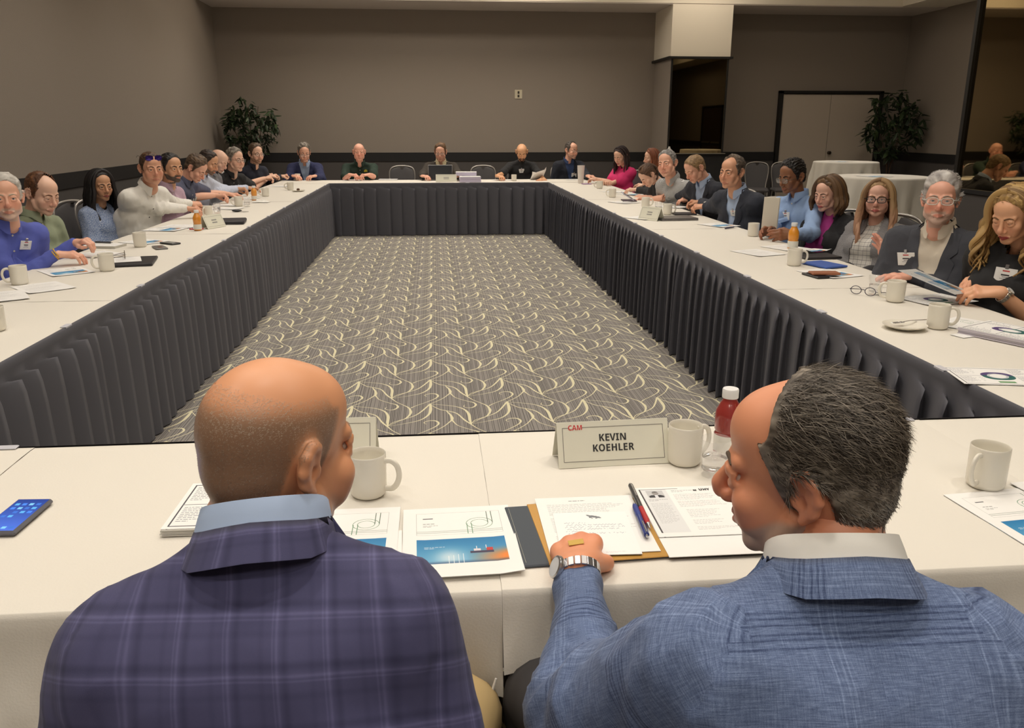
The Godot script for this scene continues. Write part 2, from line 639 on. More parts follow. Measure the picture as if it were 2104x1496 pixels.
	for sy in [-1, 1]:
		var b := part(plate, "dial", box_mesh(Vector3(0.034, 0.04, 0.012), 0.003), mat("plate_dark", rgb(70, 66, 58), 0.4))
		b.position = Vector3(0, sy * 0.03, 0.016)

# ---------------------------------------------------------------- tables, cloths, skirts
func cloth_top(x0: float, x1: float, z0: float, z1: float, drops: Array, lift: float, seed_n: int, creases: Array, fine := 0.03) -> ArrayMesh:
	# drops: overhang at [x0, x1, z0, z1]; a cloth lying flat, bending over its edges
	var nz := FastNoiseLite.new()
	nz.seed = seed_n
	nz.frequency = 1.6
	nz.fractal_octaves = 3
	var us := edge_steps(x0, x1, drops[0], drops[1], fine)
	var vs := edge_steps(z0, z1, drops[2], drops[3], fine)
	var p := PackedVector3Array()
	for b in vs:
		for a in us:
			var x := clampf(a, x0, x1)
			var z := clampf(b, z0, z1)
			var dx: float = absf(a - x)
			var dz: float = absf(b - z)
			var dn := maxf(dx, dz)
			var y := T + lift
			if dn <= 0.0:
				y += nz.get_noise_2d(x * 3.0, z * 3.0) * 0.0014
				for cr in creases:
					var q: float = (x - cr[1]) if cr[0] == 0 else (z - cr[1])
					y += cr[2] * exp(-(q / 0.007) ** 2)
				p.append(Vector3(x, y, z))
			else:
				# over the edge: a tight roll, then hanging with folds
				var along := x if dz > dx else z
				var f := nz.get_noise_2d(along * 2.2, seed_n * 3.0) + 0.5 * nz.get_noise_2d(along * 6.0, dn * 2.0)
				var out := 0.012 * (1.0 - exp(-dn / 0.012)) + f * 0.09 * smoothstep(0.03, 0.4, dn) + 0.03 * smoothstep(0.0, 0.3, dn)
				var o := Vector3(signf(a - x) if dx >= dz else 0.0, 0, signf(b - z) if dz > dx else 0.0)
				p.append(Vector3(x, y - maxf(dn - 0.008, 0.0) - 0.002, z) + o * out)
	var m := mb()
	m.sheet(p, us.size() - 1, vs.size() - 1, true, (us[-1] - us[0]), (vs[-1] - vs[0]))
	return m.mesh()

func edge_steps(a: float, b: float, da: float, db: float, fine: float) -> PackedFloat32Array:
	var o := PackedFloat32Array()
	if da > 0:
		var k := int(da / fine) + 2
		for s in k:
			o.append(a - da * (1.0 - float(s) / k))
		o.append(a - 0.006)
	var n := maxi(int((b - a) / fine), 2)
	for s in n + 1:
		o.append(lerpf(a, b, float(s) / n))
	if db > 0:
		o.append(b + 0.006)
		var k := int(db / fine) + 2
		for s in range(1, k + 1):
			o.append(b + db * float(s) / k)
	return o

func skirt_mesh(length: float, pitch: float, deep: float, seed_n: int, per := 10) -> ArrayMesh:
	# runs along +x from 0, hangs from T down to the floor, bulges towards +z
	var rng := RandomNumberGenerator.new()
	rng.seed = seed_n
	var cuts := [0.0]
	while cuts[-1] < length - pitch * 0.6:
		cuts.append(minf(cuts[-1] + pitch * rng.randf_range(0.75, 1.25), length))
	cuts[-1] = length
	var n: int = cuts.size() - 1
	var rows := [[0.003, 0.0], [-0.004, 0.35], [-0.03, 0.4], [-0.062, 0.42], [-0.075, 0.5], [-0.12, 0.72], [-0.2, 0.88], [-0.33, 1.0], [-0.5, 1.1], [-0.65, 1.17], [-0.728, 1.2]]
	var amp := []
	var lean := []
	for k in n:
		amp.append(rng.randf_range(0.75, 1.2))
		lean.append(rng.randf_range(-0.25, 0.25))
	var p := PackedVector3Array()
	for r in rows:
		for k in n:
			for s in per:
				p.append(pleat(cuts, amp, lean, k, float(s) / per, r, deep))
		p.append(pleat(cuts, amp, lean, n - 1, 1.0, r, deep))
	var m := mb()
	m.sheet(p, n * per, rows.size() - 1, true)
	return m.mesh()

func pleat(cuts: Array, amp: Array, lean: Array, k: int, f: float, r: Array, deep: float) -> Vector3:
	var a: float = cuts[k]
	var w: float = cuts[k + 1] - a
	var y: float = T + r[0]
	var open: float = r[1]
	# a knife pleat: a slow rise, then a fold tucked back under
	var tuck := smoothstep(0.42, 0.5, open) # the flat band at the top has no pleats
	var rise := 0.0
	var g := 0.0
	if f < 0.6:
		rise = smoothstep(0.0, 0.6, f)
		g = f / 0.6 * 1.14
	elif f < 0.8:
		rise = lerpf(1.0, 0.12, (f - 0.6) / 0.2)
		g = lerpf(1.14, 0.88, (f - 0.6) / 0.2)
	else:
		rise = lerpf(0.12, 0.0, (f - 0.8) / 0.2)
		g = lerpf(0.88, 1.0, (f - 0.8) / 0.2)
	var z: float = 0.012 * minf(open * 3.0, 1.0) + deep * rise * tuck * amp[k] * (0.3 + 0.9 * (open - 0.4))
	var x: float = a + w * lerpf(f, g, tuck) + lean[k] * w * 0.22 * sin(PI * f) * maxf(open - 0.5, 0.0)
	return Vector3(x, y, z)

const IN_L := -1.465
const IN_R := 1.645
const NEAR_I := -2.036
const NEAR_O := -1.275
const FAR_I := -12.15
const FAR_O := -12.92
const OUT_L := -2.235
const OUT_R := 2.40

func tables() -> void:
	var linen := weave(mat("white_linen", rgb(226, 221, 211), 0.85), 0.05, 0.12, 8)
	linen.uv1_scale = Vector3(6, 6, 6)
	var black := mat("skirt_cloth", rgb(84, 84, 92), 0.8)
	black.rim_enabled = true
	black.rim = 0.25
	var ply := mat("table_ply", rgb(120, 92, 62), 0.6)
	var steel := mat("table_steel", rgb(90, 90, 92), 0.4, 0.7)
	var clip_mat := mat("clip_plastic", rgb(206, 207, 216), 0.3)
	# table runs: [x0, x1, z0, z1, label]
	var runs := [
		[OUT_L - 0.2, OUT_R + 0.2, NEAR_I, NEAR_O, "long table in the foreground, under white cloth, beneath the two seated men"],
		[OUT_L, IN_L, FAR_I, NEAR_I - 0.004, "long table down the left side of the hollow square, under white cloth"],
		[IN_R, OUT_R, FAR_I, NEAR_I - 0.004, "long table down the right side of the hollow square, under white cloth"],
		[OUT_L, OUT_R, FAR_O, FAR_I - 0.004, "table across the far end of the hollow square, under white cloth"]]
	for r in runs:
		var cx: float = (r[0] + r[1]) / 2
		var cz: float = (r[2] + r[3]) / 2
		var t := thing("banquet_table", r[4], "table", Vector3(cx, 0, cz))
		var sx: float = r[1] - r[0] - 0.01
		var sz: float = r[3] - r[2] - 0.01
		var top := part(t, "tabletop", box_mesh(Vector3(sx, 0.02, sz), 0.004), ply)
		top.position.y = T - 0.016
		var lm := mb()
		lm.tube([Vector3(0, 0, 0), Vector3(0, T - 0.026, 0)], [0.014], 8)
		var lmesh := lm.mesh()
		var along_x := sx > sz
		var span := maxf(sx, sz) - 0.3
		for k in 6:
			for s in [-1, 1]:
				var q := -span / 2 + span * k / 5.0
				var lg := part(t, "leg", lmesh, steel)
				lg.position = Vector3(q if along_x else s * 0.3, 0, s * 0.3 if along_x else q)
	# cloths: overlapping end to end
	var L := 0.0
	var near := [[OUT_L - 0.2, -1.0003, [0, -1.9, .001]], [-1.0, 0.0997, [0, -0.35, .0012]], [0.1, 1.2997, [0, 0.62, .001]], [1.3, OUT_R + 0.2, [0, 1.9, .001]]]
	var near_l := ["white tablecloth on the foreground table under the blue-screened phone", "white tablecloth on the foreground table before the bald man, hanging in folds", "white tablecloth on the foreground table under the open leather folder", "white tablecloth at the right end of the foreground table"]
	for k in 4:
		var q = near[k]
		L = 0.0012 if k % 2 == 0 else 0.0
		var drop := [0.17, 0.20, 0.15, 0.17][k] as float
		solo("tablecloth", cloth_top(q[0], q[1], NEAR_I, NEAR_O, [0, 0, 0, drop], L, 11 + k, [q[2], [1, -1.66, .0012], [0, q[1] - 0.3, .001]], 0.022), linen, near_l[k], "tablecloth", Vector3.ZERO, 0.0)
	var cuts := [-2.04, -3.9, -6.4, -9.2, -12.146]
	var where := ["nearest the camera", "second from the camera", "third from the camera", "at the far end"]
	for side in 2:
		var x0: float = OUT_L if side == 0 else IN_R
		var x1: float = IN_L if side == 0 else OUT_R
		for k in 4:
			L = 0.0012 if k % 2 == 1 else 0.0
			var z1: float = cuts[k]
			var z0: float = cuts[k + 1] + 0.0003
			solo("tablecloth", cloth_top(x0, x1, z0, z1, [0.2 if side == 0 else 0.0, 0.2 if side == 1 else 0.0, 0, 0], L, 30 + k + side * 9, [[1, z1 - 0.62, .0012], [1, z1 - 1.24, .0012], [0, (x0 + x1) / 2, .001]], 0.05), linen,
				"white tablecloth on the %s-hand table, %s" % [["left", "right"][side], where[k]], "tablecloth")
	solo("tablecloth", cloth_top(OUT_L, 0.079, FAR_O, FAR_I - 0.001, [0, 0, 0.2, 0], 0.0, 51, [[0, -1.0, .001]], 0.06), linen, "white tablecloth on the far table in front of the bald man in green", "tablecloth")
	solo("tablecloth", cloth_top(0.08, OUT_R, FAR_O, FAR_I - 0.001, [0, 0, 0.2, 0], 0.0012, 52, [[0, 1.0, .001]], 0.06), linen, "white tablecloth on the far table under the laptop", "tablecloth")
	# pleated skirts round the inside of the square
	var jobs := []
	jobs.append(["black pleated skirt across the far table, facing the camera", IN_R - IN_L, 0.165, 0.055, Vector3(IN_L, 0, FAR_I), 0.0, 71])
	for k in 3:
		var a: float = [FAR_I, -8.9, -5.6][k]
		var b: float = [-8.9, -5.6, NEAR_I - 0.02][k]
		jobs.append(["black pleated skirt on the left-hand table, %s" % ["far section", "middle section", "section nearest the camera"][k], b - a, 0.145, 0.05, Vector3(IN_L, 0, b), PI / 2, 80 + k])
		jobs.append(["black pleated skirt on the right-hand table, %s" % ["far section", "middle section", "section nearest the camera"][k], b - a, 0.135, 0.055, Vector3(IN_R, 0, a), -PI / 2, 90 + k])
	jobs.append(["black skirt on the foreground table, only its top edge showing", IN_R - IN_L - 0.02, 0.15, 0.03, Vector3(IN_R - 0.01, 0, NEAR_I), PI, 99])
	var clip := mb()
	clip.box(Vector3(0.06, 0.003, 0.022), at(Vector3(0, 0.0035, -0.005)), 0.001)
	clip.box(Vector3(0.055, 0.012, 0.003), at(Vector3(0, -0.001, 0.0065)), 0.001)
	var clip_m := clip.mesh()
	for j in jobs:
		var o := thing("table_skirt", j[0], "table skirt", j[4], j[5])
		part(o, "pleated_cloth", skirt_mesh(j[1], j[2], j[3], j[6]), black)
		var n := int(j[1] / 0.75)
		for k in n:
			var cl := part(o, "clip", clip_m, clip_mat, "pale plastic skirt clip")
			cl.position = Vector3((k + 0.5) * j[1] / n, T, 0.0)

# ---------------------------------------------------------------- smooth solids: distances on a grid, meshed as surface nets
class Sdf:
	var o: Vector3
	var h: float
	var nx: int
	var ny: int
	var nz: int
	var k: float
	var sharp := 1.0   # above 1, solids meet in a tighter crease
	var s := PackedFloat32Array()
	var best := PackedFloat32Array()
	var id := PackedByteArray()
	var V := PackedVector3Array()
	var N := PackedVector3Array()
	var Q := PackedInt32Array()
	var R := PackedByteArray()

	func _init(lo: Vector3, hi: Vector3, cell: float, kk: float) -> void:
		h = cell
		k = kk
		o = lo
		nx = int((hi.x - lo.x) / h) + 2
		ny = int((hi.y - lo.y) / h) + 2
		nz = int((hi.z - lo.z) / h) + 2
		s.resize(nx * ny * nz)
		best.resize(nx * ny * nz)
		id.resize(nx * ny * nz)

	func cap(a: Vector3, b: Vector3, ra: float, rb: float, which := 0) -> void:
		var m := 4.0 * k + h
		var rm := maxf(ra, rb) + m
		var x0 := maxi(int((minf(a.x, b.x) - rm - o.x) / h), 0)
		var x1 := mini(int((maxf(a.x, b.x) + rm - o.x) / h) + 1, nx - 1)
		var y0 := maxi(int((minf(a.y, b.y) - rm - o.y) / h), 0)
		var y1 := mini(int((maxf(a.y, b.y) + rm - o.y) / h) + 1, ny - 1)
		var z0 := maxi(int((minf(a.z, b.z) - rm - o.z) / h), 0)
		var z1 := mini(int((maxf(a.z, b.z) + rm - o.z) / h) + 1, nz - 1)
		var ab := b - a
		var l2 := maxf(ab.length_squared(), 1e-9)
		var inv := 1.0 / l2
		var ik := -1.0 / k
		var dr := rb - ra
		for z in range(z0, z1 + 1):
			var pz := o.z + z * h - a.z
			for y in range(y0, y1 + 1):
				var py := o.y + y * h - a.y
				var yz := py * py + pz * pz
				var dyz := py * ab.y + pz * ab.z
				var row := (z * ny + y) * nx
				for x in range(x0, x1 + 1):
					var px := o.x + x * h - a.x
					var dt := px * ab.x + dyz
					var t := clampf(dt * inv, 0.0, 1.0)
					var d := sqrt(maxf(px * px + yz - 2.0 * t * dt + t * t * l2, 0.0)) - ra - dr * t
					if d < m:
						var e := exp(maxf(d, -18.0 * k) * ik)
						var q := row + x
						s[q] = s[q] + e if sharp == 1.0 else pow(pow(s[q], sharp) + pow(e, sharp), 1.0 / sharp)
						if e > best[q]:
							best[q] = e
							id[q] = which

	func ell(c: Vector3, r: Vector3, which := 0) -> void:
		var m := 4.0 * k + h
		var x0 := maxi(int((c.x - r.x - m - o.x) / h), 0)
		var x1 := mini(int((c.x + r.x + m - o.x) / h) + 1, nx - 1)
		var y0 := maxi(int((c.y - r.y - m - o.y) / h), 0)
		var y1 := mini(int((c.y + r.y + m - o.y) / h) + 1, ny - 1)
		var z0 := maxi(int((c.z - r.z - m - o.z) / h), 0)
		var z1 := mini(int((c.z + r.z + m - o.z) / h) + 1, nz - 1)
		var ik := -1.0 / k
		for z in range(z0, z1 + 1):
			for y in range(y0, y1 + 1):
				var row := (z * ny + y) * nx
				for x in range(x0, x1 + 1):
					var p := (o + Vector3(x, y, z) * h - c) / r
					var l := p.length()
					var g := (p / r).length()
					var d := l * (l - 1.0) / maxf(g, 1e-6)
					if d < m:
						var e := exp(maxf(d, -18.0 * k) * ik)
						var q := row + x
						s[q] = s[q] + e if sharp == 1.0 else pow(pow(s[q], sharp) + pow(e, sharp), 1.0 / sharp)
						if e > best[q]:
							best[q] = e
							id[q] = which

	func carve(a: Vector3, b: Vector3, r: float, kc: float) -> void:
		var rm := r + 3.0 * kc + h
		for z in range(maxi(int((minf(a.z, b.z) - rm - o.z) / h), 0), mini(int((maxf(a.z, b.z) + rm - o.z) / h) + 2, nz)):
			for y in range(maxi(int((minf(a.y, b.y) - rm - o.y) / h), 0), mini(int((maxf(a.y, b.y) + rm - o.y) / h) + 2, ny)):
				for x in range(maxi(int((minf(a.x, b.x) - rm - o.x) / h), 0), mini(int((maxf(a.x, b.x) + rm - o.x) / h) + 2, nx)):
					var p := o + Vector3(x, y, z) * h
					var d := p.distance_to(Geometry3D.get_closest_point_to_segment(p, a, b)) - r
					var q := (z * ny + y) * nx + x
					if s[q] > 1e-9 and d < 3.0 * kc:
						var f := -k * log(s[q])
						var u := kc * log(exp(f / kc) + exp(-d / kc))
						s[q] = exp(-u / k)

	func value(p: Vector3) -> float:
		# 0 on the surface, below it inside
		var g := (p - o) / h
		var x := int(g.x)
		var y := int(g.y)
		var z := int(g.z)
		if g.x < 0 or g.y < 0 or g.z < 0 or x >= nx - 1 or y >= ny - 1 or z >= nz - 1:
			return 1.0
		var f := g - Vector3(x, y, z)
		var q := (z * ny + y) * nx + x
		var r := nx * ny
		var a := lerpf(lerpf(-log(maxf(s[q], 1e-4)), -log(maxf(s[q + 1], 1e-4)), f.x), lerpf(-log(maxf(s[q + nx], 1e-4)), -log(maxf(s[q + nx + 1], 1e-4)), f.x), f.y)
		var b := lerpf(lerpf(-log(maxf(s[q + r], 1e-4)), -log(maxf(s[q + r + 1], 1e-4)), f.x), lerpf(-log(maxf(s[q + r + nx], 1e-4)), -log(maxf(s[q + r + nx + 1], 1e-4)), f.x), f.y)
		return lerpf(a, b, f.z)

	# from p along d, the first inside point met within `far`
	func hit(p: Vector3, d: Vector3, far: float) -> Vector3:
		var n := int(far / (h * 0.5))
		var last := 1.0
		for i in n:
			var f := value(p + d * (h * 0.5 * i))
			if f < 0.0:
				return p + d * h * 0.5 * (i - (-f / maxf(last - f, 1e-6)) if i > 0 else 0.0)
			last = f
		return p + d * far * 0.5

	func extract() -> void:
		var cell := PackedInt32Array()
		cell.resize(nx * ny * nz)
		cell.fill(-1)
		var cnt := PackedInt32Array()
		var sxy := nx * ny
		var strides := [1, nx, sxy]
		var n := s.size() - sxy - nx - 1
		var axes := [Vector3.RIGHT, Vector3.UP, Vector3.BACK]
		for i in range(sxy + nx + 1, n):
			var a := s[i]
			var inside := a >= 1.0
			for ax in 3:
				var b := s[i + strides[ax]]
				if inside == (b >= 1.0):
					continue
				var fa := log(maxf(a, 1e-3))
				var fb := log(maxf(b, 1e-3))
				var t := clampf(fa / (fa - fb), 0.02, 0.98)
				var z := i / sxy
				var y := (i - z * sxy) / nx
				var p: Vector3 = o + Vector3(i - z * sxy - y * nx, y, z) * h + axes[ax] * (t * h)
				var u: int = strides[(ax + 1) % 3]
				var w: int = strides[(ax + 2) % 3]
				var c4 := [i - u - w, i - w, i, i - u]
				var base := Q.size()
				for c in c4:
					var v := cell[c]
					if v < 0:
						v = V.size()
						cell[c] = v
						V.append(Vector3.ZERO)
						cnt.append(0)
						R.append(id[i] if inside else id[i + strides[ax]])
					V[v] += p
					cnt[v] += 1
					Q.append(v)
				if not inside:
					var q1 := Q[base + 1]
					Q[base + 1] = Q[base + 3]
					Q[base + 3] = q1
		for v in V.size():
			V[v] /= cnt[v]
		normals()

	func normals() -> void:
		N = PackedVector3Array()
		N.resize(V.size())
		for q in range(0, Q.size(), 4):
			var g := (V[Q[q + 2]] - V[Q[q]]).cross(V[Q[q + 3]] - V[Q[q + 1]])
			for e in 4:
				N[Q[q + e]] += g
		for v in N.size():
			N[v] = N[v].normalized()

# ---------------------------------------------------------------- heads: one master at three finenesses, reshaped for each person
# y up, face towards +z, x to the person's left; the origin lies at eye height between the ears
var heads := {}
func head_master(cell: float) -> Sdf:
	if heads.has(cell):
		return heads[cell]
	var f := Sdf.new(Vector3(-0.105, -0.225, -0.14), Vector3(0.105, 0.14, 0.135), cell, 0.005)
	f.sharp = 1.6
	f.ell(Vector3(0, 0.028, -0.010), Vector3(0.073, 0.084, 0.093))
	f.ell(Vector3(0, -0.012, -0.030), Vector3(0.064, 0.066, 0.066))
	f.ell(Vector3(0, -0.026, 0.030), Vector3(0.058, 0.078, 0.056))
	f.ell(Vector3(0, 0.048, 0.030), Vector3(0.060, 0.052, 0.056))
	f.cap(Vector3(0, -0.06, -0.03), Vector3(0, -0.15, -0.045), 0.048, 0.050)
	for sd in [-1.0, 1.0]:
		f.cap(Vector3(sd * 0.050, -0.045, 0.002), Vector3(sd * 0.044, -0.070, 0.018), 0.018, 0.018)
		f.cap(Vector3(sd * 0.044, -0.070, 0.018), Vector3(sd * 0.012, -0.094, 0.066), 0.018, 0.015)
		f.cap(Vector3(sd * 0.030, -0.055, 0.055), Vector3(sd * 0.040, -0.028, 0.056), 0.022, 0.023)
		f.cap(Vector3(sd * 0.014, 0.017, 0.080), Vector3(sd * 0.044, 0.018, 0.066), 0.010, 0.010)
		f.cap(Vector3(sd * 0.0105, -0.041, 0.089), Vector3(sd * 0.0115, -0.042, 0.093), 0.0065, 0.0065)
		# ear: rim, inner fold, lobe, tragus
		var e := [Vector3(0.072, 0.010, -0.002), Vector3(0.079, 0.024, -0.009), Vector3(0.0845, 0.027, -0.020), Vector3(0.088, 0.016, -0.031), Vector3(0.0875, -0.002, -0.033), Vector3(0.082, -0.020, -0.024), Vector3(0.077, -0.031, -0.012)]
		for q in e.size() - 1:
			var a: Vector3 = e[q]
			var b: Vector3 = e[q + 1]
			f.cap(Vector3(a.x * sd, a.y, a.z), Vector3(b.x * sd, b.y, b.z), 0.0042, 0.0042 if q < 5 else 0.0062)
		f.ell(Vector3(sd * 0.0775, -0.001, -0.018), Vector3(0.0045, 0.024, 0.015))
		f.cap(Vector3(sd * 0.083, 0.014, -0.022), Vector3(sd * 0.0815, -0.012, -0.022), 0.0032, 0.0035)
		f.cap(Vector3(sd * 0.0735, -0.006, -0.002), Vector3(sd * 0.0735, -0.012, -0.003), 0.0042, 0.0042)
	f.ell(Vector3(0, -0.098, 0.067), Vector3(0.020, 0.015, 0.016))
	f.cap(Vector3(0, 0.010, 0.084), Vector3(0, -0.030, 0.104), 0.0070, 0.0095)
	f.cap(Vector3(0, -0.030, 0.103), Vector3(0, -0.038, 0.103), 0.0098, 0.0105)
	f.cap(Vector3(0, -0.060, 0.076), Vector3(0, -0.080, 0.074), 0.016, 0.014)
	for sd in [-1.0, 1.0]:
		f.carve(Vector3(sd * 0.030, -0.001, 0.0985), Vector3(sd * 0.036, -0.002, 0.0965), 0.0205, 0.0025)
		f.carve(Vector3(sd * 0.0815, -0.004, -0.012), Vector3(sd * 0.083, -0.008, -0.013), 0.0042, 0.002)
		f.carve(Vector3(sd * 0.0055, -0.049, 0.098), Vector3(sd * 0.006, -0.046, 0.098), 0.0026, 0.0012)
	# lids and lips go on after the sockets are cut
	f.sharp = 4.0
	for sd in [-1.0, 1.0]:
		var up := [Vector3(0.0175, -0.003, 0.080), Vector3(0.024, 0.0030, 0.0852), Vector3(0.032, 0.0046, 0.0864), Vector3(0.040, 0.0026, 0.0828), Vector3(0.046, -0.002, 0.0755)]
		var dn := [Vector3(0.0175, -0.004, 0.080), Vector3(0.025, -0.0088, 0.0838), Vector3(0.033, -0.0098, 0.0838), Vector3(0.040, -0.0075, 0.0805), Vector3(0.046, -0.003, 0.0755)]
		for q in 4:
			f.cap(up[q] * Vector3(sd, 1, 1), up[q + 1] * Vector3(sd, 1, 1), 0.0024, 0.0024)
			f.cap(up[q] * Vector3(sd, 1, 1) + Vector3(0, 0.006, -0.002), up[q + 1] * Vector3(sd, 1, 1) + Vector3(0, 0.006, -0.002), 0.0042, 0.0042)
			f.cap(dn[q] * Vector3(sd, 1, 1), dn[q + 1] * Vector3(sd, 1, 1), 0.0022, 0.0022)
			f.cap(dn[q] * Vector3(sd, 1, 1) + Vector3(0, -0.005, -0.002), dn[q + 1] * Vector3(sd, 1, 1) + Vector3(0, -0.005, -0.002), 0.0040, 0.0040)
		f.cap(Vector3(0, -0.0655, 0.0925), Vector3(sd * 0.026, -0.0695, 0.0785), 0.0052, 0.0028)
		f.cap(Vector3(0, -0.0755, 0.0915), Vector3(sd * 0.024, -0.0705, 0.0785), 0.0062, 0.0030)
	f.carve(Vector3(-0.024, -0.0702, 0.0900), Vector3(0.0, -0.0702, 0.0975), 0.0016, 0.0010)
	f.carve(Vector3(0.024, -0.0702, 0.0900), Vector3(0.0, -0.0702, 0.0975), 0.0016, 0.0010)
	f.extract()
	heads[cell] = f
	return f

const LINE_A := [0.0, 30.0, 48.0, 58.0, 70.0, 80.0, 87.0, 94.0, 104.0, 116.0, 126.0, 150.0, 180.0]
const LINE_Y := [0.084, 0.081, 0.070, 0.042, 0.020, -0.022, -0.018, 0.030, 0.034, 0.010, -0.036, -0.056, -0.062]
func hairline(p: Vector3, recede := 0.0) -> float:
	# how far above the hairline a point of the master head lies
	var a := rad_to_deg(absf(atan2(p.x, p.z)))
	var y := 0.0
	for k in 12:
		if a <= LINE_A[k + 1]:
			y = lerpf(LINE_Y[k], LINE_Y[k + 1], (a - LINE_A[k]) / (LINE_A[k + 1] - LINE_A[k]))
			break
	var r := recede * 0.02 * (1.0 - smoothstep(40.0, 75.0, a)) * (0.5 + 0.5 * smoothstep(8.0, 34.0, a))
	var v := p.y - y - r
	# near the crown height says little: go by how far forward the point is
	var w := smoothstep(0.035, 0.07, p.y) * smoothstep(82.0, 62.0, a)
	v = minf(v, 0.058 - recede * 0.05 - p.z + (1.0 - w) * 0.1)
	var ear := (Vector3((absf(p.x) - 0.083) / 0.010, (p.y + 0.002) / 0.033, (p.z + 0.018) / 0.024).length() - 1.0) * 0.02
	return minf(v, ear)

func beard_zone(p: Vector3, kind: String) -> float:
	if p.z < -0.01 or p.y < -0.125:
		return 0.0
	var lips := 1.0 - smoothstep(0.6, 1.0, Vector2(p.x / 0.026, (p.y + 0.0705) / 0.0105).length()) if p.z > 0.07 else 0.0
	var cheek := -0.040 - 0.020 * smoothstep(0.01, 0.07, p.z) if absf(p.x) > 0.03 else -0.0495
	var full := smoothstep(0.004, -0.008, p.y - cheek)
	if absf(p.x) < 0.03 and p.z > 0.06:
		full = smoothstep(0.003, -0.003, p.y + 0.0515)
	if kind == "goatee":
		full *= smoothstep(0.042, 0.032, absf(p.x)) * smoothstep(0.045, 0.055, p.z)
	if kind == "moustache":
		full *= smoothstep(0.036, 0.030, absf(p.x)) * smoothstep(-0.068, -0.062, p.y)
	return full * (1.0 - lips)

# reshape a point of the master head
func face_shape(p: Vector3, d: Dictionary) -> Vector3:
	var q := p
	var low := smoothstep(-0.02, -0.09, p.y)
	var front := smoothstep(-0.02, 0.04, p.z)
	q.x *= lerpf(1.0, float(d.get("jaw", 1.0)), low * front)
	var fat: float = d.get("fat", 0.0)
	q.x += signf(p.x) * fat * 0.010 * exp(-((p.y + 0.05) / 0.035) ** 2) * smoothstep(0.02, 0.045, absf(p.x)) * front
	q.y -= fat * 0.006 * low
	if fat > 0.0 and p.y < -0.085 and p.z > -0.03 and p.z < 0.06:
		q.y -= fat * 0.012 * smoothstep(-0.085, -0.1, p.y) * smoothstep(0.06, 0.02, p.z)
	var nose: float = d.get("nose", 1.0)
	if p.z > 0.082 and absf(p.x) < 0.022 and p.y < 0.005 and p.y > -0.056:
		var w := smoothstep(0.022, 0.012, absf(p.x)) * smoothstep(-0.056, -0.046, p.y) * smoothstep(0.005, -0.02, p.y)
		q.z += (nose - 1.0) * 0.02 * w
		q.x *= lerpf(1.0, 0.5 + 0.5 * nose, w)
	var chin: float = d.get("chin", 0.0)
	q.z += chin * smoothstep(-0.08, -0.1, p.y) * smoothstep(0.03, 0.07, p.z)
	q.z += float(d.get("occiput", 0.0)) * smoothstep(-0.02, -0.09, p.z)
	var folds: float = d.get("folds", 0.0)
	if folds > 0.0 and p.z < 0.02 and p.y < -0.05:
		var b := 0.006 * exp(-((p.y + 0.072) / 0.010) ** 2) + 0.005 * exp(-((p.y + 0.100) / 0.011) ** 2) - 0.003 * exp(-((p.y + 0.086) / 0.004) ** 2)
		var o := Vector3(p.x, 0, p.z).normalized()
		q += o * b * folds * smoothstep(0.02, -0.03, p.z)
	var scale: Vector3 = d.get("hsize", Vector3.ONE)
	return q * scale

func skin_tone(p: Vector3, n: Vector3, d: Dictionary) -> Color:
	var skin: Color = d.skin
	var c := skin
	var red := skin.lerp(Color(0.80, 0.36, 0.30), 0.45)
	var f := 0.0
	f += 0.65 * exp(-(Vector2(absf(p.x) - 0.038, p.y + 0.036).length() / 0.022) ** 2) * smoothstep(0.03, 0.06, p.z)
	f += 0.8 * exp(-(Vector3(p.x, p.y + 0.036, p.z - 0.108).length() / 0.018) ** 2)
	f += 0.35 * smoothstep(0.074, 0.084, absf(p.x))
	c = c.lerp(red, clampf(f * float(d.get("flush", 0.7)) * 0.6, 0.0, 0.8))
	if p.z > 0.07:
		var lip := 1.0 - smoothstep(0.78, 1.0, Vector2(p.x / 0.0265, (p.y + 0.0708) / 0.0100).length())
		c = c.lerp(d.get("lips", skin.lerp(Color(0.66, 0.30, 0.28), 0.34)), lip * 0.9)
	if d.has("beard"):
		c = c.lerp(d.beard, beard_zone(p, d.get("beard_kind", "full")) * float(d.get("beard_mix", 0.8)))
	if d.has("stubble"):
		var line := hairline(p, d.get("recede", 0.0))
		c = c.lerp(d.stubble, smoothstep(-0.014, 0.022, line) * smoothstep(float(d.get("bare", 0.1)), float(d.get("bare", 0.1)) - 0.03, p.y) * float(d.get("stubble_mix", 0.7)))
	return c

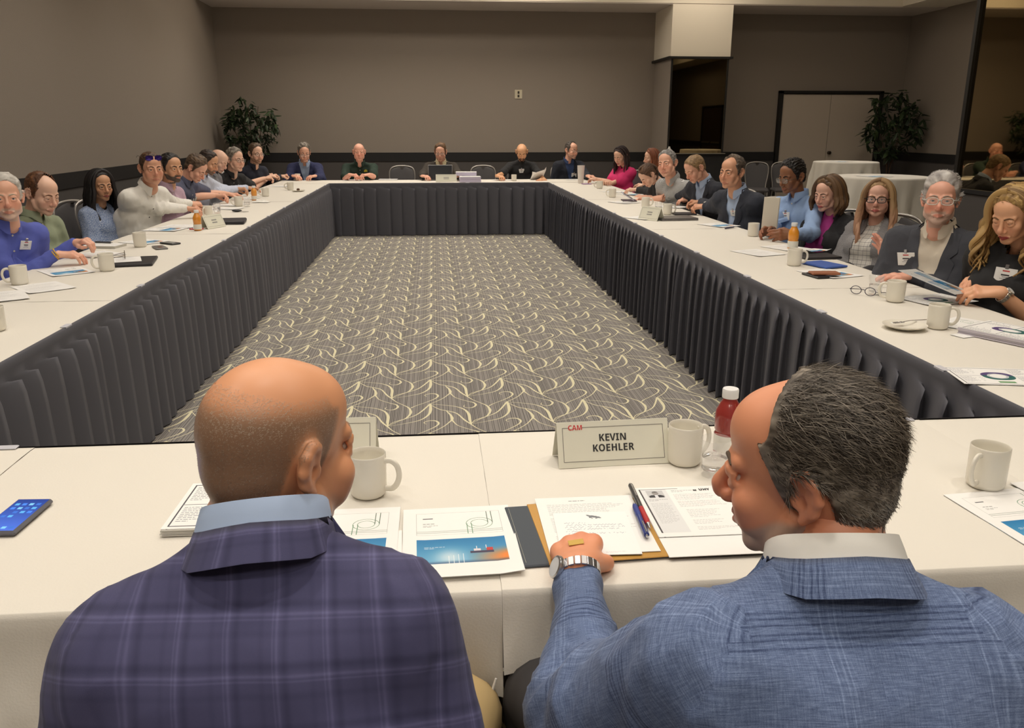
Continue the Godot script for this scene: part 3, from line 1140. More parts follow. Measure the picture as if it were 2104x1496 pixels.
# ---------------------------------------------------------------- hands: five fingers and a thumb on a palm, for a few poses
# a right hand: wrist at the origin, fingers along +z, back of the hand up, thumb towards +x
var hands := {}
func hand(pose: String, cell := 0.0042) -> Mb:
	var key := "%s%.4f" % [pose, cell]
	if hands.has(key):
		return hands[key]
	var curl: Array = {"flat": [8, 14, 8, 0], "relaxed": [26, 32, 18, 0.35], "clasp": [48, 46, 26, 0.6], "fist": [66, 84, 48, 1.0], "pinch": [46, 50, 22, 0.8], "hold": [30, 26, 14, 0.7]}[pose]
	var f := Sdf.new(Vector3(-0.06, -0.12, -0.05), Vector3(0.095, 0.035, 0.205), cell, 0.0034)
	var kn := [Vector3(0.030, -0.001, 0.086), Vector3(0.010, 0.003, 0.090), Vector3(-0.010, 0.001, 0.086), Vector3(-0.028, -0.005, 0.077)]
	var ln := [[0.042, 0.025, 0.020], [0.046, 0.029, 0.021], [0.042, 0.027, 0.020], [0.033, 0.020, 0.018]]
	for k in 4:
		var w := Vector3(kn[k].x * 0.42, -0.001, -0.004)
		f.cap(w, kn[k] + Vector3(0, -0.004, 0), 0.0185, 0.0118)
		f.cap(kn[k] + Vector3(0, -0.003, -0.004), kn[k] + Vector3(0, 0, 0.002), 0.0112, 0.0104)
		var p: Vector3 = kn[k]
		var ang := 0.0
		var splay := deg_to_rad([5.0, 1.0, -3.5, -8.0][k]) * (1.0 - 0.6 * float(curl[3]))
		for j in 3:
			ang += deg_to_rad(float(curl[j]) * [0.86, 1.0, 1.06, 1.1][k])
			var dirn := Vector3(sin(splay) * cos(ang), -sin(ang), cos(splay) * cos(ang))
			var r0: float = [0.0094, 0.0086, 0.0079][j] * (0.86 if k == 3 else 1.0)
			var q: Vector3 = p + dirn * ln[k][j]
			f.cap(p, q, r0, r0 * 0.9)
			p = q
	# forearm stub
	f.cap(Vector3(-0.008, 0, -0.016), Vector3(-0.010, 0, 0.01), 0.0205, 0.0185)
	f.cap(Vector3(0.008, 0, -0.016), Vector3(0.010, 0, 0.01), 0.0205, 0.0185)
	# thumb, leaving the side of the palm near its base
	var c: float = curl[3]
	var t0 := Vector3(0.022, -0.007, 0.022)
	var t1 := Vector3(0.044, -0.014 - 0.012 * c, 0.050)
	var t2 := t1 + Vector3(lerpf(0.014, -0.006, c), lerpf(-0.004, -0.018, c), lerpf(0.029, 0.024, c))
	var t3 := t2 + Vector3(lerpf(0.006, -0.017, c), lerpf(-0.003, -0.008, c), lerpf(0.024, 0.017, c))
	f.cap(t0, t1, 0.0165, 0.0118)
	f.cap(t1, t2, 0.0108, 0.0098)
	f.cap(t2, t3, 0.0096, 0.0078)
	f.extract()
	var m := mb()
	m.v = f.V
	m.n = f.N
	m.t.resize(f.V.size())
	m.c.resize(f.V.size())
	for q in range(0, f.Q.size(), 4):
		m.i.append_array([f.Q[q], f.Q[q + 1], f.Q[q + 2], f.Q[q], f.Q[q + 2], f.Q[q + 3]])
	hands[key] = m
	return m

func put_hand(into: Mb, pose: String, left: bool, x: Transform3D, skin: Color, cell := 0.0042) -> void:
	var h := hand(pose, cell)
	var s := into.v.size()
	var sg := -1.0 if left else 1.0
	var red := skin.lerp(Color(0.80, 0.36, 0.30), 0.30)
	for k in h.v.size():
		var p := h.v[k]
		into.v.append(x * Vector3(p.x * sg, p.y, p.z))
		var n := h.n[k]
		into.n.append((x.basis * Vector3(n.x * sg, n.y, n.z)).normalized())
		into.t.append(Vector2(p.x, p.z))
		into.c.append(skin.lerp(red, smoothstep(0.10, 0.17, p.z) * 0.6 + 0.4 * smoothstep(0.07, 0.09, p.z) * smoothstep(0.1, 0.09, p.z)))
	for k in h.i:
		into.i.append(s + k)

# ---------------------------------------------------------------- a seated person
func tone(r: float, g: float, b: float) -> Color:
	return rgb(r, g, b)

func head_basis(d: Dictionary) -> Basis:
	return Basis(Vector3.UP, deg_to_rad(d.face)) * Basis(Vector3.RIGHT, deg_to_rad(d.get("pitch", 0.0))) * Basis(Vector3.BACK, deg_to_rad(d.get("roll", 0.0)))

func person(d: Dictionary) -> Node3D:
	var hs: float = d.get("hs", 1.0)
	var body: float = deg_to_rad(d.get("body", d.face))
	var fwd := Vector3(sin(body), 0, cos(body))
	var H: Vector3 = d.H
	var seat: Vector3 = d.get("S", H - fwd * d.get("lean", 0.12))
	seat.y = 0.0
	var root := thing("person", d.label, "person", seat, body)
	var inv := Transform3D(Basis(Vector3.UP, body), seat).affine_inverse()
	# everything below is in the person's own axes: +z forward, +x to their left
	var hb := (inv.basis * head_basis(d)).scaled_local(Vector3.ONE * hs)
	var hc: Vector3 = inv * H
	var head := Transform3D(hb, hc)
	var nb: Vector3 = head * Vector3(0, -0.075, -0.030) + Vector3(0, -0.058, -0.028) * hs
	if d.has("neck"):
		nb = inv * d.neck
	var sw: float = d.get("sw", 0.19)
	var P := Vector3(0, 0.52, 0.0)
	var up := (nb - P).normalized()
	var X := Vector3(cos(deg_to_rad(d.get("tilt", 0.0))), sin(deg_to_rad(d.get("tilt", 0.0))), 0)
	X = Basis(Vector3.UP, deg_to_rad(d.get("twist", 0.0))) * X
	var F := X.cross(up).normalized()
	var top: Dictionary = d.top
	var style: String = top.get("style", "shirt")
	var fem: bool = d.get("fem", false)
	var cell: float = d.get("cell", 0.0125)
	var belly: float = d.get("belly", 0.0)
	var skin: Color = d.skin
	# arms
	var sh := []
	var el := []
	var wr := []
	var hx := []
	for k in 2:
		var sd := 1.0 if k == 0 else -1.0   # the person's left, then right
		var s: Vector3 = nb + X * sd * (sw - 0.045) - up * (0.098 + float(d.get("shrug", 0.0)))
		var hd = d.hands[k]
		var w: Vector3
		var hbasis := Basis()
		if hd == null:
			w = s + X * sd * 0.05 - up * 0.42 + F * 0.25
			hbasis = Basis(Vector3.RIGHT, 0.3)
			hd = {"pose": "relaxed"}
		else:
			hbasis = inv.basis * (Basis(Vector3.UP, deg_to_rad(hd.a)) * Basis(Vector3.RIGHT, deg_to_rad(hd.get("tip", 0.0))) * Basis(Vector3.BACK, deg_to_rad(hd.get("bank", 0.0))))
			w = inv * hd.p
			if hd.get("rest", true):
				var low := 9.0
				var hm := hand(hd.pose)
				for q in range(0, hm.v.size(), 3):
					var pv: Vector3 = hm.v[q]
					if pv.z > -0.02:
						low = minf(low, (hbasis * Vector3(pv.x * (-1.0 if k == 0 else 1.0), pv.y, pv.z)).y)
				w.y = T + 0.002 - low
		var l1: float = 0.29 * d.get("arm", 1.0)
		var l2: float = 0.255 * d.get("arm", 1.0)
		var wv := w - s
		var dist := wv.length()
		if dist > (l1 + l2) * 0.985:
			var g := dist / ((l1 + l2) * 0.985)
			l1 *= g
			l2 *= g
		var pole: Vector3 = d.get("poles", [null, null])[k] if d.get("poles", [null, null])[k] != null else X * sd * 0.5 - up * 0.9 - F * 0.3
		var dirn := wv / dist
		pole = (pole - dirn * pole.dot(dirn)).normalized()
		var ca := clampf((l1 * l1 + dist * dist - l2 * l2) / (2 * l1 * dist), -1, 1)
		var e := s + dirn * l1 * ca + pole * l1 * sqrt(1 - ca * ca)
		# a wrist bends only so far from its forearm
		var fd := (w - e).normalized()
		var bend := hbasis.z.angle_to(fd)
		if bend > 0.75:
			hbasis = Basis(hbasis.z.cross(fd).normalized(), bend - 0.75) * hbasis
		sh.append(s)
		el.append(e)
		wr.append(w)
		hx.append([hd.pose, Transform3D(hbasis.scaled_local(Vector3.ONE * float(d.get("hand_size", 1.0))), w), hd.get("cell", 0.0042)])
	# ---- the upper garment as one smooth solid
	var lo := Vector3(9, 9, 9)
	var hi := Vector3(-9, -9, -9)
	for p in sh + el + wr + [nb, P]:
		lo = lo.min(p)
		hi = hi.max(p)
	lo -= Vector3(0.17, 0.12, 0.24 + belly)
	hi += Vector3(0.17, 0.13, 0.24 + belly)
	var f := Sdf.new(lo, hi, cell, top.get("k", 0.016))
	var thick: float = top.get("thick", 0.0) + (0.012 if style == "suit" else 0.0)
	var cw: float = d.get("cw", sw - 0.065)
	f.cap(nb - up * 0.012 - F * 0.012, nb - up * 0.08 - F * 0.010, 0.044 + thick * 0.5, 0.056)
	for k in 2:
		var sd := 1.0 if k == 0 else -1.0
		f.cap(nb + X * sd * 0.03 - up * 0.03 - F * 0.015, sh[k] - F * 0.005, 0.034 + thick, 0.046 + thick)
		f.cap(nb + X * sd * (cw * 0.45) - up * 0.17 - F * 0.012, nb + X * sd * cw - up * 0.15 - F * 0.012, 0.096 + thick, 0.07 + thick)
		if fem:
			f.ell(nb + X * sd * 0.068 - up * 0.22 + F * 0.082, Vector3(0.072, 0.07, 0.062) * float(d.get("bust", 1.0)))
	var wl: float = d.get("waist", cw - 0.02)
	f.cap(nb - X * wl * 0.75 - up * 0.30, nb + X * wl * 0.75 - up * 0.30, 0.098 + thick + belly * 0.4, 0.098 + thick + belly * 0.4)
	f.cap(nb - X * wl * 0.6 - up * 0.40 + F * (0.01 + belly), nb + X * wl * 0.6 - up * 0.40 + F * (0.01 + belly), 0.104 + thick + belly * 0.6, 0.104 + thick + belly * 0.6)
	f.cap(P - X * 0.075 + up * 0.05, P + X * 0.075 + up * 0.05, 0.125 + thick, 0.125 + thick)
	var short: float = top.get("sleeve", 1.0)
	var ra: float = d.get("arm_r", 0.050)
	for k in 2:
		var u := 1 + k * 2
		if short >= 1.0:
			f.cap(sh[k], el[k], ra + 0.008 + thick, ra + thick * 0.8, u)
			f.cap(el[k], lerp(el[k], wr[k], top.get("cuff", 0.95)), ra - 0.003 + thick * 0.8, 0.034 + thick * 0.5, u + 1)
		else:
			f.cap(sh[k], lerp(sh[k], el[k], short), ra + 0.006 + thick, ra + 0.008 + thick, u)
	f.extract()
	# folds of the cloth
	var nz := FastNoiseLite.new()
	nz.seed = int(absf(H.x * 371.0 + H.z * 917.0))
	nz.noise_type = FastNoiseLite.TYPE_SIMPLEX_SMOOTH
	nz.frequency = top.get("fold_freq", 8.0)
	nz.fractal_type = FastNoiseLite.FRACTAL_RIDGED
	nz.fractal_octaves = 2
	var fold: float = top.get("fold", 0.006)
	var nv := f.V.size()
	for q in nv:
		var p: Vector3 = f.V[q]
		var r := f.R[q]
		var g := 0.55
		if r > 0:
			var k2: int = (r - 1) / 2
			g = 0.6 + 1.3 * exp(-(p.distance_to(el[k2]) / 0.10) ** 2)
			p = p * Vector3(1.5, 1.0, 1.5)
		f.V[q] += f.N[q] * (nz.get_noise_3d(p.x, p.y * 0.8, p.z) * fold * g)
	f.normals()
	# share the quads out between the garments that show
	var kind_of := func(c: Vector3, reg: int) -> int:
		var rel := c - nb
		var down := -rel.dot(up)
		var side := absf(rel.dot(X))
		var fr := rel.dot(F)
		if style == "suit" and reg == 0:
			var vee: float = top.get("vee", 0.36)
			if fr > -0.02 and down < vee and side < 0.074 * (1.0 - maxf(down, 0.0) / vee) + 0.018:
				return 1
		if style == "cardigan" and reg == 0 and fr > 0.0 and side < 0.05 + 0.03 * smoothstep(0.1, 0.3, down):
			return 1
		if top.has("scoop") and reg == 0 and fr > 0.0:
			if Vector2(side / (0.058 * top.scoop), maxf(down + 0.02, 0.0) / (0.10 * top.scoop)).length() < 1.0:
				return 2
		return 0
	var groups := [mb(), mb(), mb(skin)]
	var remap := []
	for g in 3:
		var rm := PackedInt32Array()
		rm.resize(nv * 5)
		rm.fill(-1)
		remap.append(rm)
	var ax := []
	for k in 2:
		ax.append([(el[k] - sh[k]).normalized(), (wr[k] - el[k]).normalized()])
	for q in range(0, f.Q.size(), 4):
		var reg := f.R[f.Q[q]]
		var ctr := (f.V[f.Q[q]] + f.V[f.Q[q + 2]]) * 0.5
		var g: int = kind_of.call(ctr, reg)
		var m: Mb = groups[g]
		var ix := [0, 0, 0, 0]
		for e in 4:
			var v := f.Q[q + e]
			var key := v * 5 + reg
			var w: int = remap[g][key]
			if w < 0:
				w = m.v.size()
				remap[g][key] = w
				var p := f.V[v]
				m.v.append(p - f.N[v] * (0.005 if g == 1 else (0.004 if g == 2 else 0.0)))
				m.n.append(f.N[v])
				m.c.append(m.col)
				m.t.append(cloth_uv(p, 0 if top.get("flat_uv", false) and reg % 2 == 1 else reg, nb, X, up, F, sh, el, ax))
			ix[e] = w
		m.i.append_array([ix[0], ix[1], ix[2], ix[0], ix[2], ix[3]])
	var gname: String = {"suit": "jacket", "polo": "polo_shirt", "shirt": "shirt", "blouse": "blouse", "cardigan": "cardigan", "top": "top"}[style]
	part(root, gname, groups[0].mesh(), top.mat)
	if groups[1].v.size():
		part(root, "shirt", groups[1].mesh(), top.inner)
	# ---- the body: head, neck, arms and hands, on through the clothes
	var bm := mb(skin)
	var fine: float = d.get("fine", 0.0036)
	var hm := head_master(fine)
	var base := bm.v.size()
	for q in hm.V.size():
		var p: Vector3 = hm.V[q]
		bm.v.append(head * face_shape(p, d))
		bm.c.append(skin_tone(p, hm.N[q], d))
		bm.t.append(Vector2(p.x, p.y))
	var hn := PackedVector3Array()
	hn.resize(hm.V.size())
	for q in range(0, hm.Q.size(), 4):
		var a := hm.Q[q]
		var b := hm.Q[q + 1]
		var c := hm.Q[q + 2]
		var e := hm.Q[q + 3]
		var g := (bm.v[c] - bm.v[a]).cross(bm.v[e] - bm.v[b])
		hn[a] += g
		hn[b] += g
		hn[c] += g
		hn[e] += g
		bm.i.append_array([a, b, c, a, c, e])
	for q in hn.size():
		hn[q] = hn[q].normalized()
	bm.n.append_array(hn)
	# neck and trunk
	var nr: float = d.get("neck_r", 0.054 if not fem else 0.045) * hs
	var mid: Vector3 = head * Vector3(0, -0.05, -0.028)
	bm.col = skin.lerp(tone(190, 110, 90), 0.12)
	bm.tube(smooth([mid, lerp(mid, nb, 0.5) + F * 0.004, nb - up * 0.02 - F * 0.006, nb - up * 0.10 - F * 0.03, nb - up * 0.3, P], 4), [nr * 0.9, nr * 0.95, nr, nr, nr * 1.0, nr * 0.97, nr * 0.9, nr * 0.8, nr * 0.7, 0.038, 0.04, 0.045, 0.05, 0.055, 0.06, 0.065, 0.065], 20, 0.92, true, X)
	bm.col = skin
	for k in 2:
		var rr: float = ra * 0.72
		bm.tube(smooth([nb - up * 0.1, sh[k], lerp(sh[k], el[k], 0.5), el[k], lerp(el[k], wr[k], 0.35), wr[k] + (wr[k] - el[k]).normalized() * -0.02], 4), [0.022, 0.024, 0.026, 0.03, 0.032, rr, rr, rr, rr, rr * 0.98, rr * 0.96, rr * 0.94, rr * 0.95, rr * 0.98, rr * 1.0, rr * 1.0, rr, rr * 0.93, rr * 0.85, rr * 0.76, 0.025], 16)
		put_hand(bm, hx[k][0], k == 0, hx[k][1], skin, hx[k][2])
	# legs inside the trousers
	var kn := []
	var an := []
	for sd in [1.0, -1.0]:
		var spread: float = d.get("knees", 0.11)
		var kp = d.get("knee_at", [null, null])[0 if sd > 0 else 1]
		kn.append(kp if kp != null else Vector3(sd * spread, 0.52, 0.43))
		an.append(Vector3(kn[-1].x * 0.95, 0.09, kn[-1].z - 0.03))
		bm.tube([P + Vector3(sd * 0.07, 0, 0), kn[-1], an[-1]], [0.06, 0.045, 0.035], 10)
	part(root, "body", bm.mesh(), skin_mat(d))
	eyes(root, head, d)
	# ---- trousers and shoes
	var tm := mb()
	for k in 2:
		var sd := 1.0 if k == 0 else -1.0
		tm.tube(smooth([P + Vector3(sd * 0.085, 0.0, -0.03), lerp(P + Vector3(sd * 0.085, 0, 0), kn[k], 0.5), kn[k], kn[k] + Vector3(0, -0.13, 0.02), lerp(kn[k], an[k], 0.6), an[k] + Vector3(0, -0.03, 0)], 5), [0.098, 0.096, 0.094, 0.092, 0.089, 0.086, 0.083, 0.08, 0.077, 0.074, 0.072, 0.07, 0.068, 0.066, 0.064, 0.062, 0.06, 0.06, 0.059, 0.058, 0.058, 0.058, 0.058, 0.058, 0.06, 0.06], 18)
	tm.ball(Vector3(0.165, 0.12, 0.13), at(P + Vector3(0, 0.0, -0.01)), 20, 12)
	part(root, "trousers", tm.mesh(), d.get("trousers", mat("trousers_charcoal", rgb(52, 52, 56), 0.85)))
	var shm := mb()
	shm.ball(Vector3(0.045, 0.045, 0.13), at(Vector3(0, 0.05, 0.06)), 14, 8)
	shm.box(Vector3(0.085, 0.02, 0.26), at(Vector3(0, 0.011, 0.06)), 0.008)
	shm.tube([Vector3(0, 0.06, 0), Vector3(0, 0.11, 0)], [0.045, 0.04], 12)
	var shoe_mesh := shm.mesh()
	for k in 2:
		var so := part(root, "shoe", shoe_mesh, mat("shoe_leather", rgb(30, 26, 24), 0.4))
		so.position = Vector3(an[k].x, 0.002, an[k].z)
	# ---- collars, cuffs, lapels, buttons
	dress(root, d, f, nb, X, up, F, sh, el, wr, hx)
	# ---- hair and what the head wears
	if d.has("hair"):
		hair(root, head, d, hm, nb)
	brows(root, head, d, hm)
	if d.has("glasses"):
		spectacles(root, head, d)
	var rec := {"root": root, "head": head, "nb": nb, "f": f, "X": X, "up": up, "F": F, "wr": wr, "hx": hx, "el": el}
	return root if not d.has("keep") else keep(d.keep, rec)

var kept := {}
func keep(k: String, r: Dictionary) -> Node3D:
	kept[k] = r
	return r.root

func skin_mat(d: Dictionary) -> StandardMaterial3D:
	var m := vmat("skin", 0.43)
	m.metallic_specular = 0.45
	return m

func cloth_uv(p: Vector3, reg: int, nb: Vector3, X: Vector3, up: Vector3, F: Vector3, sh: Array, el: Array, ax: Array) -> Vector2:
	var r := p - nb
	if reg == 0:
		var x := r.dot(X)
		var z := r.dot(F)
		# round the trunk: arc length of a flattened oval, measured from the middle of the back
		if z < 0.03:
			return Vector2(x + signf(x) * smoothstep(0.12, 0.22, absf(x)) * (z + 0.03) * 0.6, -r.dot(up))
		return Vector2(0.5 - x, -r.dot(up))
	var k: int = (reg - 1) / 2
	var j: int = (reg - 1) % 2
	var o: Vector3 = sh[k] if j == 0 else el[k]
	var a: Vector3 = ax[k][j]
	var q := p - o
	var t := q.dot(a)
	var b := a.cross(up).normalized()
	var c := a.cross(b)
	return Vector2(atan2(q.dot(b), q.dot(c)) * 0.055, t + j * 0.29)

func on_front(f: Sdf, nb: Vector3, X: Vector3, up: Vector3, F: Vector3, side: float, down: float, lift := 0.0) -> Vector3:
	var p := nb + X * side - up * down + F * 0.32
	var q := f.hit(p, -F, 0.42)
	return q + F * lift if q.distance_to(p - F * 0.21) > 1e-5 else nb + X * side * 0.7 - up * (down + 0.02)

func dress(root: Node3D, d: Dictionary, f: Sdf, nb: Vector3, X: Vector3, up: Vector3, F: Vector3, sh: Array, el: Array, wr: Array, hx: Array) -> void:
	var top: Dictionary = d.top
	var style: String = top.get("style", "shirt")
	var nr: float = d.get("neck_r", 0.054 if not d.get("fem", false) else 0.045) * d.get("hs", 1.0)
	if top.get("collar", true) and style in ["shirt", "polo", "suit"]:
		# a band standing round the neck, folded over and ending in two points in front
		var m := mb()
		var p := PackedVector3Array()
		var n := 36
		var stand: float = top.get("stand", 0.036)
		for r in 6:
			for q in n + 1:
				var g: float = lerpf(-1.0, 1.0, float(q) / n)
				var a := g * PI * 0.90
				# the opening is in front: a = 0 is the middle of the back
				var fr := smoothstep(0.35, 1.0, absf(g))
				var rad := [nr + 0.012, nr + 0.009, nr + 0.009, nr + 0.015, nr + 0.019, nr + 0.023][r] as float
				var hgt := [-0.03, 0.0, stand, stand + 0.001, stand * 0.5, -0.006][r] as float
				if r >= 2:
					hgt -= fr * 0.024
				if r == 5:
					hgt -= smoothstep(0.72, 0.97, absf(g)) * top.get("points", 0.024)
					rad += smoothstep(0.72, 0.97, absf(g)) * 0.012
				if r < 2:
					hgt -= fr * 0.026
				var o := X * sin(a) * rad * 1.02 - F * cos(a) * rad * 0.98
				p.append(nb + o + up * hgt - F * 0.008)
		m.sheet(p, n, 5, true)
		part(root, "collar", m.mesh(), top.get("inner", top.mat) if style == "suit" else top.get("collar_mat", top.mat))
	if style == "suit":
		# the jacket's collar and lapels: one folded strip from the nape down to the button
		for sd in [-1.0, 1.0]:
			var m := mb()
			var p := PackedVector3Array()
			var n := 22
			for q in n + 1:
				var t := float(q) / n
				for r in 5:
					var w := r / 4.0
					if t < 0.34:
						var a: float = t / 0.34 * PI * 0.60 * sd
						var ease := smoothstep(0.12, 0.34, t)
						var rad: float = nr + 0.019 + w * lerpf(0.022, 0.006, ease)
						var hg := lerpf(0.022, lerpf(-0.040, -0.002, ease), w)
						if r == 0:
							rad = nr + 0.016
							hg = -0.015
						p.append(nb + X * sin(a) * rad - F * cos(a) * rad + up * (hg - 0.02 * absf(t)) - F * 0.008)
					else:
						var u := (t - 0.34) / 0.66
						var vee: float = top.get("vee", 0.36)
						var dn := lerpf(0.01, vee, u)
						var inn := 0.078 * (1.0 - u) + 0.004
						var wd := lerpf(0.048, 0.075, smoothstep(0.0, 0.35, u)) * (1.0 - smoothstep(0.55, 1.0, u) * 0.95)
						if u > 0.26 and u < 0.34:
							wd *= 0.62
						p.append(on_front(f, nb, X, up, F, sd * (inn + wd * w), dn, 0.006 + 0.005 * sin(w * PI)))
			m.sheet(p, 4, n, sd < 0, 0.07, 0.55)
			part(root, "lapel", m.mesh(), top.mat)
	if style in ["shirt", "polo"] and top.get("placket", true):
		var m := mb()
		var p := PackedVector3Array()
		var len: float = 0.15 if style == "polo" else 0.38
		for q in 15:
			for r in 3:
				p.append(on_front(f, nb, X, up, F, (r - 1) * 0.014, 0.055 + len * q / 14.0, 0.003 if r == 1 else 0.001))
		m.sheet(p, 2, 14)
		part(root, "placket", m.mesh(), top.get("collar_mat", top.mat))
		var bt := mb()
		bt.lathe([Vector2(0, 0.0), Vector2(0.006, 0.0), Vector2(0.006, 0.002), Vector2(0.0, 0.003)], 10)
		var bmesh := bt.mesh()
		for q in (3 if style == "polo" else 4):
			var b := part(root, "button", bmesh, top.get("buttons", mat("button_pale", rgb(210, 205, 195), 0.4)))
			b.transform = Transform3D(Basis(X, F, up) , on_front(f, nb, X, up, F, 0.0, 0.07 + (0.045 if style == "polo" else 0.085) * q, 0.004))
	# shirt cuffs at the wrists of jackets and long sleeves
	if top.get("sleeve", 1.0) >= 1.0 and top.get("cuffs", style in ["suit", "shirt"]):
		for k in 2:
			var m := mb()
			var a: Vector3 = (wr[k] - el[k]).normalized()
			m.tube([wr[k] - a * 0.06, wr[k] - a * 0.035, wr[k] - a * 0.004, wr[k] - a * 0.004, wr[k] - a * 0.03], [0.034, 0.0345, 0.034, 0.030, 0.029], 18, 0.95, false)
			part(root, "cuff", m.mesh(), top.get("inner", top.mat))
	if d.has("badge"):
		var b: Array = d.badge   # side, down, turn
		var at_p := on_front(f, nb, X, up, F, b[0], b[1], 0.010)
		var bs: float = b[3] if b.size() > 3 else 1.0
		var bx := Transform3D(Basis(X, up, F) * Basis(Vector3.BACK, deg_to_rad(b[2])), at_p)
		var card := part(root, "name_badge", box_mesh(Vector3(0.092, 0.068, 0.003) * Vector3(bs, bs, 1), 0.001), mat("badge_white", rgb(240, 240, 238), 0.5))
		card.transform = bx
		var pr := part(card, "print", quad_mesh(0.08 * bs, 0.056 * bs), texmat("badge_print", badge_image(), 0.5))
		pr.position = Vector3(0, 0, 0.0022)
		var cl := part(card, "clip", box_mesh(Vector3(0.016, 0.02, 0.008), 0.002), mat("clip_steel", rgb(170, 170, 175), 0.3, 0.9))
		cl.position = Vector3(0, 0.04 * bs, 0)

func quad_mesh(w: float, h: float) -> ArrayMesh:
	var m := mb()
	m.quad(Vector3(-w / 2, -h / 2, 0), Vector3(w / 2, -h / 2, 0), Vector3(w / 2, h / 2, 0), Vector3(-w / 2, h / 2, 0), Vector3.BACK)
	return m.mesh()

func badge_image() -> Image:
	var im := Image.create(160, 112, false, Image.FORMAT_RGB8)
	im.fill(rgb(244, 244, 242))
	im.fill_rect(Rect2i(50, 8, 60, 12), rgb(196, 70, 70))
	im.fill_rect(Rect2i(44, 44, 70, 14), rgb(70, 70, 74))
	im.fill_rect(Rect2i(54, 66, 52, 7), rgb(140, 140, 144))
	im.fill_rect(Rect2i(38, 82, 84, 6), rgb(160, 160, 164))
	return im

func eyes(root: Node3D, head: Transform3D, d: Dictionary) -> void:
	var size: Vector3 = d.get("hsize", Vector3.ONE)
	var shut: float = d.get("shut", 0.0)
	var look: Vector2 = d.get("look", Vector2.ZERO)
	for sd in [-1.0, 1.0]:
		var m := mb()
		var c := Vector3(sd * 0.0315, -0.0015, 0.0735) * size
		var s := m.v.size()
		m.ball(Vector3(0.0122, 0.0122, 0.0122), Transform3D(Basis(Vector3.UP, look.x) * Basis(Vector3.RIGHT, PI / 2 + look.y), c), 20, 24)
		for q in range(s, m.v.size()):
			var a: float = m.t[q].y * PI
			m.c[q] = tone(14, 12, 12) if a < 0.20 else (d.get("iris", tone(70, 50, 36)) if a < 0.47 else tone(226, 218, 210))
			m.v[q] = head * m.v[q]
			m.n[q] = (head.basis * m.n[q]).normalized()
		if shut > 0.0:
			# lowered lids
			var t := m.v.size()
			m.ball(Vector3(0.0132, 0.0132, 0.0132), at(c), 16, 14)
			for q in range(t, m.v.size()):
				m.c[q] = d.skin.lerp(tone(150, 90, 76), 0.25)
				var yy: float = m.v[q].y - c.y
				if yy < lerpf(0.008, -0.006, shut):
					m.v[q] = c + (m.v[q] - c) * 0.86
				m.v[q] = head * m.v[q]
				m.n[q] = (head.basis * m.n[q]).normalized()
		part(root, "eye", m.mesh(), vmat("eye", 0.15))

func brows(root: Node3D, head: Transform3D, d: Dictionary, hm: Sdf) -> void:
	var size: Vector3 = d.get("hsize", Vector3.ONE)
	for sd in [-1.0, 1.0]:
		var m := mb(d.get("brow", tone(60, 44, 34)))
		var p := []
		for q in [Vector2(0.012, 0.0165), Vector2(0.022, 0.0205), Vector2(0.034, 0.0215), Vector2(0.047, 0.0165)]:
			var hp := hm.hit(Vector3(q.x * sd, q.y, 0.13), Vector3(0, 0, -1), 0.1)
			p.append(head * face_shape(hp + Vector3(0, 0, 0.0008), d))
		var w: float = d.get("brow_w", 0.0034)
		m.tube(smooth(p, 4), [w * 0.7, w, w, w, w, w, w, w, w * 0.9, w * 0.7, w * 0.6, w * 0.5, w * 0.3], 8)
		part(root, "eyebrow", m.mesh(), vmat("brow_hair", 0.9))

func spectacles(root: Node3D, head: Transform3D, d: Dictionary) -> void:
	var g: Dictionary = d.glasses
	var size: Vector3 = d.get("hsize", Vector3.ONE)
	var m := mb()
	var lens := mb()
	var r: float = g.get("r", 0.0014)
	var off: Vector3 = g.get("off", Vector3.ZERO)
	var w: float = g.get("w", 0.026)
	var h: float = g.get("h", 0.018)
	for sd in [-1.0, 1.0]:
		var p := []
		var lp := []
		for q in 25:
			var a := TAU * q / 24.0
			var ca := cos(a)
			var sa := sin(a)
			var x := signf(ca) * pow(absf(ca), 0.7) * w
			var y := signf(sa) * pow(absf(sa), 0.7) * h
			if g.get("cat", false) and ca * sd > 0.2 and sa > 0.0:
				y += 0.005 * ca * sd
			var pt := Vector3(sd * 0.0335 + x, -0.004 + y, 0.1015 - absf(sd * 0.0335 + x) * 0.12) + off
			p.append(head * (pt * size))
			lp.append(p[-1])
		m.tube(p, [r], 6, 1.0, false)
		var c: Vector3 = head * ((Vector3(sd * 0.0335, -0.004, 0.1005) + off) * size)
		for q in 24:
			lens.tri(c, lp[q], lp[q + 1])
		var e1: Vector3 = head * ((Vector3(sd * (0.0335 + w), 0.002, 0.096) + off) * size)
		var e2: Vector3 = head * ((Vector3(sd * 0.079, 0.003, 0.075) + off) * size)
		var e3: Vector3 = head * ((Vector3(sd * 0.083, 0.006, -0.010) + off) * size)
		var e4: Vector3 = head * ((Vector3(sd * 0.085, -0.010, -0.034) + off) * size)
		m.tube([e1, e2, e3, e4], [r * 1.2], 6)
	m.tube([head * ((Vector3(-0.009, 0.0, 0.1) + off) * size), head * ((Vector3(0, 0.002, 0.103) + off) * size), head * ((Vector3(0.009, 0.0, 0.1) + off) * size)], [r], 6)
	var gm := part(root, "eyeglasses" if not g.has("sun") else "sunglasses", m.mesh(), g.mat)
	var glass := mat("spectacle_lens", Color(1, 1, 1, 0.12), 0.05)
	glass.transparency = BaseMaterial3D.TRANSPARENCY_ALPHA
	part(gm, "lens", lens.mesh(), g.get("lens", glass))

